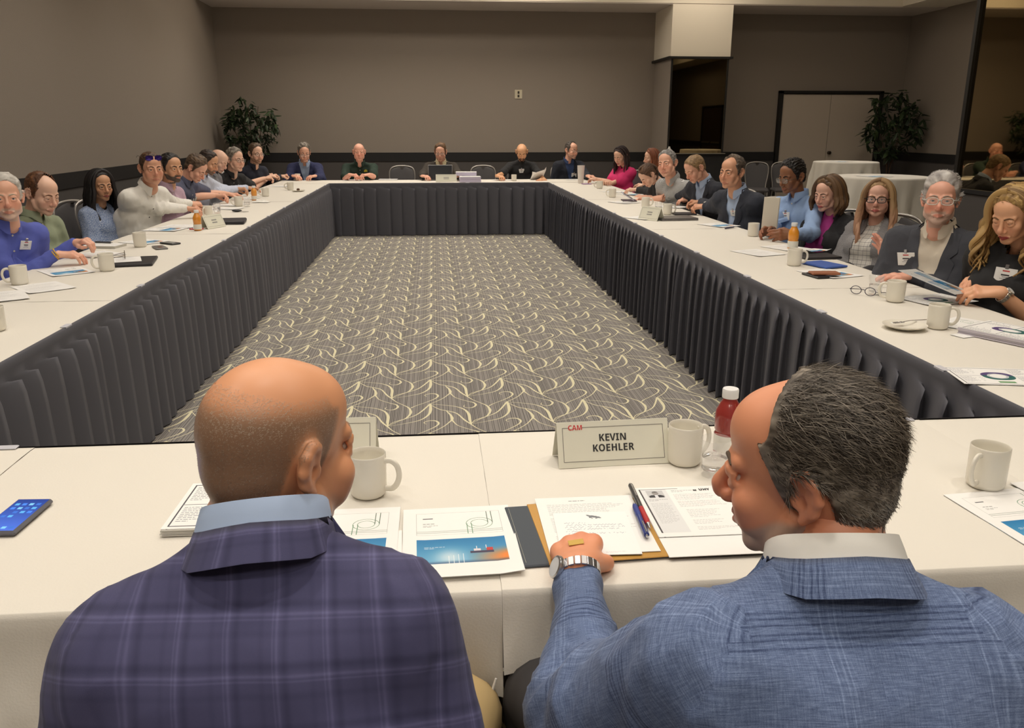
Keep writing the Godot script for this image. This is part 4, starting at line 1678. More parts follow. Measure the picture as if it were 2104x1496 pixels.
# ---------------------------------------------------------------- hair
func hair(root: Node3D, head: Transform3D, d: Dictionary, hm: Sdf, nb: Vector3) -> void:
	var h: Dictionary = d.hair
	var rng := RandomNumberGenerator.new()
	rng.seed = int(absf(d.H.x * 1000.0 + d.H.z * 77.0))
	var nz := FastNoiseLite.new()
	nz.seed = rng.randi() % 1000
	nz.frequency = h.get("clump", 45.0)
	var c1: Color = h.c1
	var c2: Color = h.c2
	var recede: float = d.get("recede", 0.0)
	var ceiling_y: float = h.get("below", 9.0)   # hair only lower than this: a bald crown
	var th: float = h.get("thick", 0.006)
	var vol: float = h.get("vol", 0.01)
	var m := mb()
	var nv := hm.V.size()
	var mask := PackedFloat32Array()
	mask.resize(nv)
	var ids := PackedInt32Array()
	ids.resize(nv)
	ids.fill(-1)
	var roots := PackedInt32Array()
	var wave: Vector3 = h.get("comb", Vector3(0, 0, -1))
	var side: float = h.get("side_part", 0.0)
	for q in nv:
		var p: Vector3 = hm.V[q]
		var v := hairline(p, recede)
		if ceiling_y < 1.0:
			v = minf(v, ceiling_y + 0.3 * maxf(-p.z - 0.03, 0.0) - p.y)
		mask[q] = v
		if v > -0.004:
			roots.append(q)
	for q in nv:
		if h.get("shaven", false):
			break
		if mask[q] <= -0.016:
			continue
		var p: Vector3 = hm.V[q]
		var t := th * smoothstep(-0.006, 0.014, mask[q]) + vol * smoothstep(0.02, 0.11, p.y) * smoothstep(-0.006, 0.03, mask[q])
		if side != 0.0:
			t += 0.006 * smoothstep(0.05, 0.0, absf(p.x - side * 0.04) - 0.01) * smoothstep(0.05, 0.1, p.y) * smoothstep(-0.002, 0.02, mask[q])
		var g := nz.get_noise_3d(p.x * (1.0 - absf(wave.x) * 0.7), p.y, p.z * (1.0 - absf(wave.z) * 0.7))
		t *= 1.0 + g * h.get("rough", 0.5)
		if mask[q] < 0.0:
			t -= 0.005
		ids[q] = m.v.size()
		m.v.append(head * (face_shape(p, d) + hm.N[q] * t))
		m.n.append(Vector3.ZERO)
		m.t.append(Vector2(p.x, p.y))
		m.c.append(c1.lerp(c2, clampf(0.5 + g * 0.9, 0, 1)))
	for q in range(0, hm.Q.size(), 4):
		var a := ids[hm.Q[q]]
		var b := ids[hm.Q[q + 1]]
		var c := ids[hm.Q[q + 2]]
		var e := ids[hm.Q[q + 3]]
		if h.get("shaven", false) or a < 0 or b < 0 or c < 0 or e < 0:
			continue
		var g := (m.v[c] - m.v[a]).cross(m.v[e] - m.v[b])
		for w in [a, b, c, e]:
			m.n[w] += g
		m.i.append_array([a, b, c, a, c, e])
	for q in m.n.size():
		m.n[q] = m.n[q].normalized() if m.n[q].length_squared() > 0 else Vector3.UP
	# strands over the cap
	var ln: float = h.get("len", 0.022)
	var wd: float = h.get("width", 0.0011)
	var kink: float = h.get("kink", 0.25)
	for k in int(h.get("n", 900)):
		var q := roots[rng.randi() % roots.size()]
		if mask[q] < -0.002 and rng.randf() < 0.5:
			continue
		var p0 := hm.V[q]
		var n := hm.N[q]
		var w := wave
		if h.get("radial", false):
			w = Vector3(p0.x * 6.0, -0.6 + p0.y * 2.0, p0.z * 6.0 - 0.2)
		w = (w + Vector3(rng.randf_range(-1, 1), rng.randf_range(-1, 1), rng.randf_range(-1, 1)) * kink + Vector3(0, -0.8, 0) * smoothstep(0.05, -0.03, p0.y)).normalized()
		var tan_d := (w - n * w.dot(n)).normalized()
		var lift: float = h.get("lift", 0.35) * rng.randf_range(0.4, 1.3) * lerpf(0.25, 1.0, smoothstep(0.03, 0.09, p0.y))
		var dirn := (tan_d + n * lift).normalized()
		var p := face_shape(p0, d) + n * (th * 0.6 * smoothstep(-0.006, 0.014, mask[q]) + vol * 0.7 * smoothstep(0.02, 0.11, p0.y) * smoothstep(-0.006, 0.03, mask[q]))
		var l := ln * rng.randf_range(0.6, 1.2) * lerpf(h.get("low_len", 0.35), 1.0, smoothstep(0.0, 0.08, p0.y)) / 3.0
		if h.get("shaven", false):
			p = face_shape(p0, d)
			l = ln / 3.0
		m.col = c1.lerp(c2, clampf(rng.randf() + float(h.get("bias", 0.0)), 0, 1))
		if h.has("grey_low"):
			m.col = m.col.lerp(h.grey_low, smoothstep(0.03, -0.04, p0.y) * rng.randf())
		if h.get("shaven", false):
			m.col = c1.lerp(c2, clampf(rng.randf() * 0.8 + smoothstep(0.02, 0.07, p0.y) * 0.9, 0, 1))
		var s := m.v.size()
		for j in 4:
			var b := dirn.cross(n).normalized() * wd * (1.0 if j < 3 else 0.25)
			for sg in [-1.0, 1.0]:
				m.v.append(head * (p + b * sg))
				m.n.append((head.basis * (n + b * sg / wd * 0.35)).normalized())
				m.c.append(m.col)
				m.t.append(Vector2.ZERO)
			p += dirn * l
			dirn = (dirn - n * lift * 0.5 + Vector3(rng.randf_range(-1, 1), rng.randf_range(-1, 1), rng.randf_range(-1, 1)) * kink * 0.35).normalized()
		for j in 3:
			m.i.append_array([s + j * 2, s + j * 2 + 1, s + j * 2 + 3, s + j * 2, s + j * 2 + 3, s + j * 2 + 2])
	if h.has("long"):
		locks(m, head, d, rng)
	part(root, "hair", m.mesh(), vmat("hair", 0.55))

# long hair: flattened locks from the parting, over the skull and down
func locks(m: Mb, head: Transform3D, d: Dictionary, rng: RandomNumberGenerator) -> void:
	var h: Dictionary = d.hair
	var L: Dictionary = h.long
	var open: float = L.get("open", 58.0)
	var drop: float = L.get("drop", 0.25)
	var part_x: float = L.get("part", 0.0)
	var full: float = L.get("full", 1.0)
	var size: Vector3 = d.get("hsize", Vector3.ONE)
	var n: int = L.get("n", 110)
	for k in n:
		var sd := 1.0 if k % 2 == 0 else -1.0
		var phi := deg_to_rad(lerpf(open, 182.0, pow(rng.randf(), 0.8)))
		var dx := sin(phi) * sd
		var dz := cos(phi)
		var lay := rng.randf()
		var rx := (0.080 + 0.012 * full + lay * 0.010) * size.x
		var ry := (0.122 + lay * 0.010) * size.y
		var rz := (0.100 + 0.010 * full + lay * 0.008) * size.z
		var front := Vector3(part_x * 0.03, 0, lerpf(0.045, -0.02, smoothstep(open, 140.0, rad_to_deg(phi))))
		var path := []
		var rad := []
		var curl: float = L.get("curl", 0.006)
		var ph := rng.randf() * TAU
		for j in 7:
			var th := j / 6.0 * PI * 0.5
			var e := Vector3(dx * rx * sin(th), ry * cos(th) - 0.004, dz * rz * sin(th) - 0.012)
			path.append(e + front * (1.0 - sin(th)))
			rad.append(0.010 + 0.004 * full)
		var last: Vector3 = path[-1]
		var len_k: float = drop * rng.randf_range(0.82, 1.08) * (L.get("front_len", 1.0) if rad_to_deg(phi) < 100.0 else 1.0)
		var steps := 8
		for j in range(1, steps + 1):
			var t := float(j) / steps
			var in_k: float = L.get("tuck", 0.0) * smoothstep(0.55, 1.0, t)
			var flare: float = 1.0 + L.get("flare", 0.1) * sin(t * PI * 0.9)
			var w := curl * (0.3 + t)
			var e := Vector3(last.x * flare * (1.0 - in_k) + cos(ph + t * 9.0) * w, last.y - len_k * t, last.z * flare * (1.0 - in_k) + sin(ph + t * 9.0) * w)
			if dz > -0.2:
				e.z += L.get("fore", 0.0) * smoothstep(0.3, 0.9, t)
				e.x *= 1.0 - L.get("fore", 0.0) * 2.0 * smoothstep(0.4, 1.0, t)
			path.append(e)
			rad.append(lerpf(0.012, 0.004, t * t) * (0.8 + 0.4 * full) * rng.randf_range(0.8, 1.15))
		var world := []
		for j in path.size():
			# hanging hair keeps to the vertical however the head is held
			var q: Vector3 = path[j]
			if j > 6:
				var a: Vector3 = head * path[6]
				var off: Vector3 = q - path[6]
				var turned := Basis(head.basis.orthonormalized().get_rotation_quaternion())
				var fwd := turned * Vector3(0, 0, 1)
				var yaw := Basis(Vector3.UP, atan2(fwd.x, fwd.z))
				world.append(a + yaw * off)
			else:
				world.append(head * q)
		var t_col := clampf(rng.randf() * 0.9 + float(h.get("bias", 0.0)), 0, 1)
		m.col = h.c1.lerp(h.c2, t_col)
		var centre: Vector3 = head * Vector3(0, 0, -0.01)
		m.tube(smooth(world, 2), rad_spread(rad), 7, 0.55, true, (world[6] - centre).normalized())
		var tips: Color = L.get("tips", m.col)
		if L.has("tips"):
			var cnt := (world.size() * 2 - 1) * 8
			var s := m.v.size() - cnt - 18
			for q in range(s, m.v.size()):
				var yy: float = (head.affine_inverse() * m.v[q]).y
				m.c[q] = m.c[q].lerp(tips, smoothstep(0.02, -0.14, yy) * 0.7)

func rad_spread(r: Array) -> Array:
	var o := []
	for k in r.size() - 1:
		o.append(r[k])
		o.append((r[k] + r[k + 1]) / 2.0)
	o.append(r[-1])
	return o

# ---------------------------------------------------------------- who sits where
func cloth(key: String, c: Color, rough := 0.85) -> StandardMaterial3D:
	var m := mat("cloth_" + key, c, rough)
	if not m.normal_enabled:
		weave(m, 0.2, 0.25, 21)
		m.uv1_scale = Vector3(5, 5, 5)
		m.rim_enabled = true
		m.rim = 0.15
	return m

func patterned(key: String, im: Image, repeat: float, rough := 0.9) -> StandardMaterial3D:
	var m := texmat("cloth_" + key, im, rough)
	m.uv1_scale = Vector3(repeat, repeat, repeat)
	m.rim_enabled = true
	m.rim = 0.12
	return m

func plaid_image() -> Image:
	# navy check: one tile is a window 5.2 cm across and 6.2 cm down
	var w := 256
	var im := Image.create(w, w, false, Image.FORMAT_RGB8)
	var rng := RandomNumberGenerator.new()
	rng.seed = 9
	var warp := func(x: float) -> float:
		var l := 0.0
		l += 0.55 * exp(-((x - 0.5) / 0.035) ** 2) + 0.4 * exp(-((x - 0.585) / 0.02) ** 2)
		l -= 0.35 * smoothstep(0.12, 0.0, absf(x - 0.34)) + 0.15 * smoothstep(0.1, 0.0, absf(x - 0.82))
		return l
	for y in w:
		var v: float = warp.call(y / 256.0)
		for x in w:
			var u: float = warp.call(x / 256.0)
			var grain := (rng.randf() - 0.5) * 0.10 + (0.05 if (x + y) % 4 < 2 else -0.03)
			var l := clampf(0.34 + u * 0.30 + v * 0.34 + grain, 0.0, 1.0)
			im.set_pixel(x, y, rgb(40, 40, 70).lerp(rgb(136, 134, 180), l))
	return im

func slub_image() -> Image:
	# mid-blue slubbed cloth with groups of dark cross stripes and a faint pale warp
	var w := 512
	var im := Image.create(w, w, false, Image.FORMAT_RGB8)
	var rng := RandomNumberGenerator.new()
	rng.seed = 4
	var n := FastNoiseLite.new()
	n.seed = 3
	n.frequency = 0.02
	for y in w:
		var f := y / 512.0
		var dark := 0.0
		for q in [0.30, 0.335, 0.375, 0.43, 0.46, 0.51]:
			dark += 0.65 * exp(-((f - q) / 0.0075) ** 2)
		for x in w:
			var g := x / 512.0
			var pale := 0.0
			for q in [0.2, 0.235, 0.29]:
				pale += 0.20 * exp(-((g - q) / 0.006) ** 2)
			var streak := n.get_noise_2d(x * 0.6, y * 9.0) * 0.30 + n.get_noise_2d(x * 9.0, y * 0.5 + 900.0) * 0.20
			var l := clampf(0.55 + streak + pale - dark * 0.5 + (rng.randf() - 0.5) * 0.30, 0.0, 1.0)
			im.set_pixel(x, y, rgb(46, 60, 96).lerp(rgb(148, 168, 206), l))
	return im

func check_image(a: Color, b: Color, n: int, thin: int) -> Image:
	var im := Image.create(128, 128, false, Image.FORMAT_RGB8)
	im.fill(a)
	for k in n:
		im.fill_rect(Rect2i(k * 128 / n, 0, thin, 128), a.lerp(b, 0.6))
	for k in n:
		im.fill_rect(Rect2i(0, k * 128 / n, 128, thin), b)
	return im

func stripe_image(a: Color, b: Color, n: int) -> Image:
	var im := Image.create(128, 128, false, Image.FORMAT_RGB8)
	im.fill(a)
	for k in n:
		im.fill_rect(Rect2i(0, k * 128 / n, 128, 64 / n), b)
	return im

func mottle_image(a: Color, b: Color, freq: float, seed_n: int) -> Image:
	var im := Image.create(256, 256, false, Image.FORMAT_RGB8)
	var n := FastNoiseLite.new()
	n.seed = seed_n
	n.frequency = freq
	for y in 256:
		for x in 256:
			im.set_pixel(x, y, a.lerp(b, clampf(0.5 + n.get_noise_2d(x, y * 0.5) * 1.1, 0, 1)))
	return im

const FAIR := Color(0.94, 0.76, 0.66)
const RUDDY := Color(0.93, 0.71, 0.61)
const TAN := Color(0.83, 0.63, 0.50)
const BROWN := Color(0.55, 0.38, 0.28)

func people() -> void:
	var dk := mat("frame_dark", rgb(28, 24, 22), 0.3)
	var clear := mat("frame_clear", rgb(206, 204, 196), 0.15)
	var wire := mat("frame_wire", rgb(120, 112, 100), 0.25, 0.8)
	var white := cloth("white", rgb(238, 236, 230), 0.8)
	var blue_shirt := cloth("pale_blue", rgb(176, 196, 228), 0.8)
	var short_hair := {"n": 1500, "len": 0.022, "thick": 0.006, "vol": 0.010, "width": 0.0014}
	# ---------------- the two men in the foreground
	var plaid := patterned("navy_plaid", plaid_image(), 17.0)
	plaid.uv1_scale = Vector3(1.0 / 0.054, 1.0 / 0.064, 1)
	var n1 := person({"label": "bald man seen from behind in a navy checked jacket, looking right", "H": Vector3(-0.212, 1.098, -1.045), "face": 138.0, "pitch": 6.0, "roll": 3.0, "body": 182.0, "S": Vector3(-0.235, 0, -0.72), "tilt": -4.0, "folds": 1.0,
		"hs": 1.03, "hsize": Vector3(1.06, 1.03, 1.03), "fine": 0.0026, "cell": 0.009, "sw": 0.205, "shrug": 0.03, "belly": 0.03, "neck_r": 0.060, "fat": 0.8, "jaw": 1.08, "knee_at": [null, Vector3(-0.27, 0.56, 0.45)], "hair": {"shaven": true, "below": 0.072, "c1": rgb(118, 96, 80), "c2": rgb(214, 196, 176), "n": 9000, "len": 0.0026, "width": 0.00014, "lift": 0.9, "kink": 0.8, "thick": 0.0, "vol": 0.0}, "neck": Vector3(-0.222, 1.008, -0.985), "arm_r": 0.05, "cw": 0.135,
		"skin": Color(0.90, 0.64, 0.48), "flush": 0.6, "stubble": rgb(128, 104, 86), "stubble_mix": 0.75, "bare": 0.078, "recede": 0.8, "brow": rgb(150, 120, 96), "beard": rgb(176, 150, 136), "beard_mix": 0.35,
		"top": {"style": "suit", "mat": plaid, "flat_uv": true, "inner": blue_shirt, "fold": 0.010, "fold_freq": 4.0, "stand": 0.034}, "trousers": mat("khaki", rgb(186, 160, 112), 0.9), "knees": 0.17,
		"hands": [null, null], "keep": "n1"})
	var slub := patterned("blue_slub", slub_image(), 5.5)
	var n2 := person({"label": "grey-haired man from behind in a mid-blue jacket, turning to the left", "H": Vector3(0.478, 1.072, -0.975), "face": -128.0, "pitch": 8.0, "roll": -4.0, "body": 178.0, "S": Vector3(0.485, 0, -0.66), "tilt": 2.0,
		"hs": 1.05, "hsize": Vector3(1.04, 1.03, 1.05), "fine": 0.0026, "cell": 0.009, "sw": 0.218, "shrug": 0.025, "belly": 0.03, "neck_r": 0.062, "fat": 0.6, "jaw": 1.06, "nose": 1.25, "knee_at": [Vector3(0.33, 0.565, 0.53), null], "neck": Vector3(0.492, 0.965, -0.915), "arm_r": 0.062, "cw": 0.14,
		"skin": Color(0.90, 0.61, 0.47), "flush": 1.0, "recede": 1.4, "brow": rgb(90, 78, 66), "beard": rgb(176, 168, 160), "beard_mix": 0.62, "beard_kind": "full",
		"hair": {"c1": rgb(58, 50, 42), "c2": rgb(172, 162, 148), "n": 17000, "low_len": 0.62, "len": 0.030, "thick": 0.0045, "vol": 0.009, "width": 0.00045, "lift": 0.5, "kink": 0.55, "comb": Vector3(0, -0.25, -1), "rough": 0.15, "grey_low": rgb(200, 196, 188), "bias": -0.25, "clump": 60.0},
		"top": {"style": "suit", "mat": slub, "cuff": 0.84, "cuffs": false, "inner": white, "fold": 0.014, "fold_freq": 5.0, "stand": 0.033}, "trousers": mat("charcoal", rgb(62, 60, 62), 0.9), "knees": 0.20,
		"hands": [{"p": Vector3(0.228, 0.772, -1.265), "a": 172.0, "bank": -8.0, "tip": 2.0, "pose": "clasp", "cell": 0.0032, "rest": false}, null], "hand_size": 1.14, "arm": 1.0,
		"poles": [Vector3(0.35, -0.9, -0.35), null], "keep": "n2"})
	# ---------------- down the left-hand table
	person({"label": "white-haired man in a royal blue shirt with a name badge, facing the camera", "H": Vector3(-2.320, 1.131, -4.853), "face": 27.0, "pitch": 2.0, "body": 62.0, "lean": 0.16, "hs": 1.00, "sw": 0.235, "belly": 0.03,
		"skin": RUDDY, "flush": 1.2, "fat": 0.5, "jaw": 1.06, "beard": rgb(214, 200, 190), "beard_mix": 0.55, "brow": rgb(190, 176, 160), "iris": rgb(90, 110, 130),
		"hair": {"c1": rgb(170, 164, 156), "c2": rgb(224, 220, 214), "n": 1800, "len": 0.026, "thick": 0.007, "vol": 0.012, "comb": Vector3(0.8, 0, -0.4)},
		"top": {"style": "shirt", "mat": cloth("royal", rgb(92, 104, 190)), "fold": 0.010}, "badge": [0.06, 0.125, -8.0, 0.75],
		"hands": [{"p": Vector3(-2.178, 0.735, -5.302), "a": 55.0, "pose": "clasp", "bank": 10.0}, {"p": Vector3(-2.138, 0.735, -4.928), "a": 112.0, "pose": "relaxed"}], "keep": "l1"})
	person({"label": "brown-haired man in a sage green shirt, looking down, second along the left table", "H": Vector3(-2.480, 1.093, -5.651), "face": 66.0, "pitch": 20.0, "body": 78.0, "lean": 0.10, "hs": 1.06, "sw": 0.225, "belly": 0.04,
		"skin": FAIR, "flush": 1.1, "recede": 1.5, "fat": 0.7, "brow": rgb(110, 76, 54), "shut": 0.7,
		"hair": {"c1": rgb(66, 44, 32), "c2": rgb(132, 88, 58), "n": 1500, "len": 0.026, "thick": 0.006, "vol": 0.008, "comb": Vector3(0.9, 0, -0.4)},
		"top": {"style": "shirt", "mat": cloth("sage", rgb(150, 160, 134)), "fold": 0.008, "placket": true}, "hands": [null, null]})
	person({"label": "woman with long black hair in a blue and white blouse on the left", "H": Vector3(-2.680, 1.039, -7.162), "face": 46.0, "pitch": 4.0, "body": 70.0, "lean": 0.0, "hs": 1.00, "sw": 0.185, "fem": true, "cw": 0.10,
		"skin": TAN, "flush": 0.5, "brow": rgb(30, 22, 20), "lips": rgb(168, 92, 88), "jaw": 0.94,
		"hair": {"c1": rgb(14, 12, 14), "c2": rgb(40, 34, 36), "n": 500, "len": 0.03, "thick": 0.008, "vol": 0.006, "comb": Vector3(0, -0.4, -0.8), "long": {"open": 56.0, "drop": 0.36, "full": 1.1, "curl": 0.014, "n": 130, "fore": 0.03, "flare": 0.16}},
		"top": {"style": "blouse", "mat": patterned("blue_print", mottle_image(rgb(98, 122, 172), rgb(196, 206, 224), 0.09, 4), 7.0), "fold": 0.010, "scoop": 0.9, "thick": 0.006, "cuff": 0.9}, "hands": [null, null]})
	person({"label": "man in a white shirt with sunglasses on his head, leaning on the left table", "H": Vector3(-2.280, 1.174, -7.197), "face": 36.0, "pitch": 4.0, "body": 66.0, "lean": 0.34, "hs": 1.06, "sw": 0.232, "fat": 0.5, "jaw": 1.08, "belly": 0.03,
		"skin": Color(0.88, 0.66, 0.55), "flush": 1.1, "brow": rgb(70, 50, 38), "arm_r": 0.05,
		"hair": {"c1": rgb(52, 38, 30), "c2": rgb(104, 76, 54), "n": 1500, "len": 0.018, "thick": 0.005, "vol": 0.008, "lift": 0.7, "comb": Vector3(0, 0.3, -0.6)},
		"glasses": {"mat": dk, "sun": true, "off": Vector3(0, 0.088, -0.022), "h": 0.02, "w": 0.028, "lens": mat("sun_lens", rgb(70, 50, 140), 0.05, 0.6)},
		"top": {"style": "shirt", "mat": white, "fold": 0.010, "buttons": mat("button_dark", rgb(40, 40, 44), 0.4), "placket": true},
		"hands": [{"p": Vector3(-2.244, 0.735, -8.053), "a": 60.0, "pose": "clasp", "bank": 20.0}, {"p": Vector3(-2.136, 0.735, -7.530), "a": 100.0, "pose": "clasp", "bank": -10.0}]})
	person({"label": "dark-haired man with a greying beard in a pink checked shirt on the left", "H": Vector3(-2.310, 1.145, -7.831), "face": 52.0, "pitch": 2.0, "body": 76.0, "lean": 0.12, "hs": 1.06, "sw": 0.22, "jaw": 1.03,
		"skin": TAN, "flush": 0.6, "brow": rgb(26, 20, 18), "beard": rgb(74, 66, 62), "beard_mix": 0.88, "brow_w": 0.0042,
		"hair": {"c1": rgb(16, 14, 14), "c2": rgb(52, 44, 40), "n": 1200, "len": 0.02, "thick": 0.006, "vol": 0.010, "comb": Vector3(0, 0.1, -0.8)},
		"top": {"style": "shirt", "mat": patterned("pink_check", check_image(rgb(206, 178, 190), rgb(142, 110, 150), 8, 3), 12.0), "fold": 0.008}, "hands": [null, null]})
	person({"label": "man in a slate blue polo bent over, writing at the left table", "H": Vector3(-2.300, 1.110, -8.573), "face": 82.0, "pitch": 38.0, "body": 78.0, "lean": 0.36, "hs": 1.04, "sw": 0.24, "arm_r": 0.056,
		"skin": RUDDY, "flush": 1.3, "brow": rgb(80, 58, 42), "shut": 0.8,
		"hair": {"c1": rgb(58, 46, 38), "c2": rgb(120, 98, 78), "n": 1800, "len": 0.030, "thick": 0.008, "vol": 0.016, "lift": 0.6, "kink": 0.6, "comb": Vector3(0.3, 0, -0.6)},
		"top": {"style": "polo", "mat": cloth("slate", rgb(88, 92, 116)), "sleeve": 0.72, "fold": 0.008}, "badge": [0.06, 0.17, 12.0, 0.8],
		"hands": [{"p": Vector3(-2.205, 0.735, -9.383), "a": 60.0, "pose": "relaxed"}, {"p": Vector3(-2.238, 0.735, -8.970), "a": 92.0, "pose": "pinch", "bank": -20.0}], "keep": "l6"})
	person({"label": "dark-haired bearded man in white, half hidden by the slate blue polo", "H": Vector3(-2.340, 1.140, -9.223), "face": 80.0, "pitch": 22.0, "body": 80.0, "lean": 0.26, "hs": 1.02, "sw": 0.225,
		"skin": TAN, "flush": 0.8, "brow": rgb(36, 28, 24), "beard": rgb(96, 84, 76), "beard_mix": 0.7, "shut": 0.6,
		"hair": {"c1": rgb(30, 24, 22), "c2": rgb(74, 58, 48), "n": 1200, "len": 0.026, "thick": 0.006, "vol": 0.010, "comb": Vector3(0.5, 0, -0.8)},
		"top": {"style": "shirt", "mat": cloth("white_blue", rgb(206, 214, 234)), "fold": 0.010},
		"hands": [{"p": Vector3(-2.209, 0.735, -10.342), "a": 50.0, "pose": "relaxed"}, {"p": Vector3(-2.233, 0.735, -9.910), "a": 95.0, "pose": "pinch", "bank": -20.0}], "keep": "l7"})
	person({"label": "bald man looking down beyond the bearded man in the white shirt", "H": Vector3(-2.450, 1.126, -10.114), "face": 76.0, "pitch": 30.0, "body": 84.0, "lean": 0.16, "hs": 1.06, "sw": 0.21,
		"skin": FAIR, "flush": 0.7, "brow": rgb(150, 110, 84), "shut": 0.8, "stubble": rgb(196, 158, 134), "stubble_mix": 0.4, "bare": 0.03,
		"top": {"style": "shirt", "mat": cloth("dove", rgb(150, 150, 156)), "fold": 0.008}, "hands": [null, null]})
	person({"label": "grey-haired man with glasses in a black polo and badge on the left", "H": Vector3(-2.360, 1.121, -10.542), "face": 56.0, "pitch": 4.0, "body": 62.0, "lean": 0.22, "hs": 1.12, "sw": 0.235, "fat": 1.0, "belly": 0.05, "cell": 0.0135, "fine": 0.004, "arm_r": 0.056,
		"skin": FAIR, "flush": 1.0, "brow": rgb(100, 84, 70),
		"hair": {"c1": rgb(84, 76, 68), "c2": rgb(170, 162, 150), "n": 1200, "len": 0.024, "thick": 0.007, "vol": 0.012, "comb": Vector3(0.6, 0, 0.3)}, "glasses": {"mat": dk},
		"top": {"style": "polo", "mat": cloth("black", rgb(36, 36, 38)), "sleeve": 0.75, "fold": 0.008}, "badge": [0.05, 0.17, 10.0, 0.85],
		"hands": [{"p": Vector3(-2.317, 0.735, -12.435), "a": 40.0, "pose": "clasp", "bank": 15.0}, {"p": Vector3(-2.313, 0.735, -12.014), "a": 90.0, "pose": "clasp"}]})
	person({"label": "bearded man with glasses in a dark navy top at the far left corner", "H": Vector3(-2.420, 1.143, -12.092), "face": 42.0, "pitch": 4.0, "body": 56.0, "lean": 0.18, "hs": 1.10, "sw": 0.235, "fat": 0.4, "belly": 0.03, "cell": 0.0135, "fine": 0.004,
		"skin": FAIR, "flush": 0.9, "brow": rgb(70, 52, 42), "beard": rgb(128, 98, 78), "beard_mix": 0.6,
		"hair": {"c1": rgb(56, 44, 36), "c2": rgb(112, 90, 70), "n": 1200, "len": 0.028, "thick": 0.006, "vol": 0.016, "lift": 0.7, "comb": Vector3(0.2, 0.2, -0.7)}, "glasses": {"mat": dk},
		"top": {"style": "shirt", "mat": cloth("dark_navy", rgb(34, 38, 54)), "cuffs": false, "placket": false, "fold": 0.008},
		"hands": [{"p": Vector3(-2.230, 0.735, -12.764), "a": 45.0, "pose": "fist"}, {"p": Vector3(-2.458, 0.735, -12.898), "a": 80.0, "pose": "clasp"}]})
	# ---------------- across the far table
	var far := {"cell": 0.014, "fine": 0.0045}
	person({"label": "man with wavy grey hair and glasses in a navy suit at the far table", "H": Vector3(-1.924, 1.124, -13.150), "face": 14.0, "pitch": 12.0, "body": 6.0, "lean": 0.26, "hs": 1.10, "sw": 0.235, "cell": 0.014, "fine": 0.0045,
		"skin": RUDDY, "flush": 0.8, "brow": rgb(60, 52, 46), "chin": 0.004,
		"hair": {"c1": rgb(66, 60, 54), "c2": rgb(168, 160, 148), "n": 1200, "len": 0.032, "thick": 0.006, "vol": 0.022, "lift": 0.8, "kink": 0.6, "comb": Vector3(0.4, 0.2, -0.5)}, "glasses": {"mat": wire, "off": Vector3(0, -0.012, 0.003)},
		"top": {"style": "suit", "mat": cloth("navy", rgb(44, 50, 88)), "inner": blue_shirt, "fold": 0.008},
		"hands": [{"p": Vector3(-1.724, 0.735, -12.805), "a": -50.0, "pose": "relaxed"}, {"p": Vector3(-2.059, 0.735, -12.831), "a": 50.0, "pose": "relaxed"}]})
	person({"label": "bald man in a dark green polo with a yellow emblem at the far table", "H": Vector3(-1.109, 1.134, -13.150), "face": 5.0, "pitch": 3.0, "body": 3.0, "lean": 0.20, "hs": 1.10, "sw": 0.25, "fat": 0.6, "belly": 0.05, "cell": 0.014, "fine": 0.0045, "arm_r": 0.058,
		"skin": Color(0.94, 0.70, 0.61), "flush": 1.4, "brow": rgb(176, 140, 116), "stubble": rgb(216, 186, 166), "stubble_mix": 0.6, "bare": 0.02,
		"top": {"style": "polo", "mat": cloth("green", rgb(36, 56, 46)), "sleeve": 0.78, "fold": 0.007},
		"hands": [{"p": Vector3(-0.959, 0.735, -12.745), "a": -70.0, "pose": "clasp"}, {"p": Vector3(-1.224, 0.735, -12.766), "a": 70.0, "pose": "clasp"}], "keep": "f2"})
	person({"label": "brown-haired man in a brown suit and pale yellow shirt behind the laptop", "H": Vector3(0.113, 1.128, -13.150), "face": -6.0, "pitch": 12.0, "body": 0.0, "lean": 0.22, "hs": 1.08, "sw": 0.235, "cell": 0.014, "fine": 0.0045,
		"skin": RUDDY, "flush": 1.1, "brow": rgb(110, 82, 60), "fat": 0.4,
		"hair": {"c1": rgb(72, 52, 38), "c2": rgb(134, 104, 76), "n": 1200, "len": 0.034, "thick": 0.007, "vol": 0.012, "comb": Vector3(-0.9, 0, -0.2), "side_part": 1.0}, "glasses": {"mat": wire},
		"top": {"style": "suit", "mat": cloth("brown", rgb(58, 52, 46)), "inner": cloth("cream", rgb(236, 222, 184)), "fold": 0.008},
		"hands": [{"p": Vector3(0.379, 0.735, -12.641), "a": -60.0, "pose": "relaxed"}, {"p": Vector3(-0.165, 0.735, -12.683), "a": 40.0, "pose": "relaxed"}]})
	person({"label": "man with a shaven head and dark beard in black, reading at the far table", "H": Vector3(1.356, 1.126, -13.150), "face": -4.0, "pitch": 28.0, "body": -3.0, "lean": 0.20, "hs": 1.08, "sw": 0.225, "cell": 0.014, "fine": 0.0045,
		"skin": Color(0.90, 0.68, 0.52), "flush": 0.5, "brow": rgb(36, 28, 24), "brow_w": 0.0042, "shut": 0.9, "beard": rgb(54, 40, 34), "beard_mix": 0.85, "stubble": rgb(150, 116, 92), "stubble_mix": 0.5, "bare": 0.06, "jaw": 0.95,
		"top": {"style": "top", "mat": cloth("black", rgb(36, 36, 38)), "fold": 0.008, "sleeve": 0.8}, "badge": [0.0, 0.15, 3.0, 0.9],
		"hands": [{"p": Vector3(1.642, 0.735, -12.542), "a": -40.0, "pose": "hold", "bank": -60.0, "rest": false}, {"p": Vector3(0.938, 0.735, -12.597), "a": 40.0, "pose": "relaxed"}], "keep": "f4"})
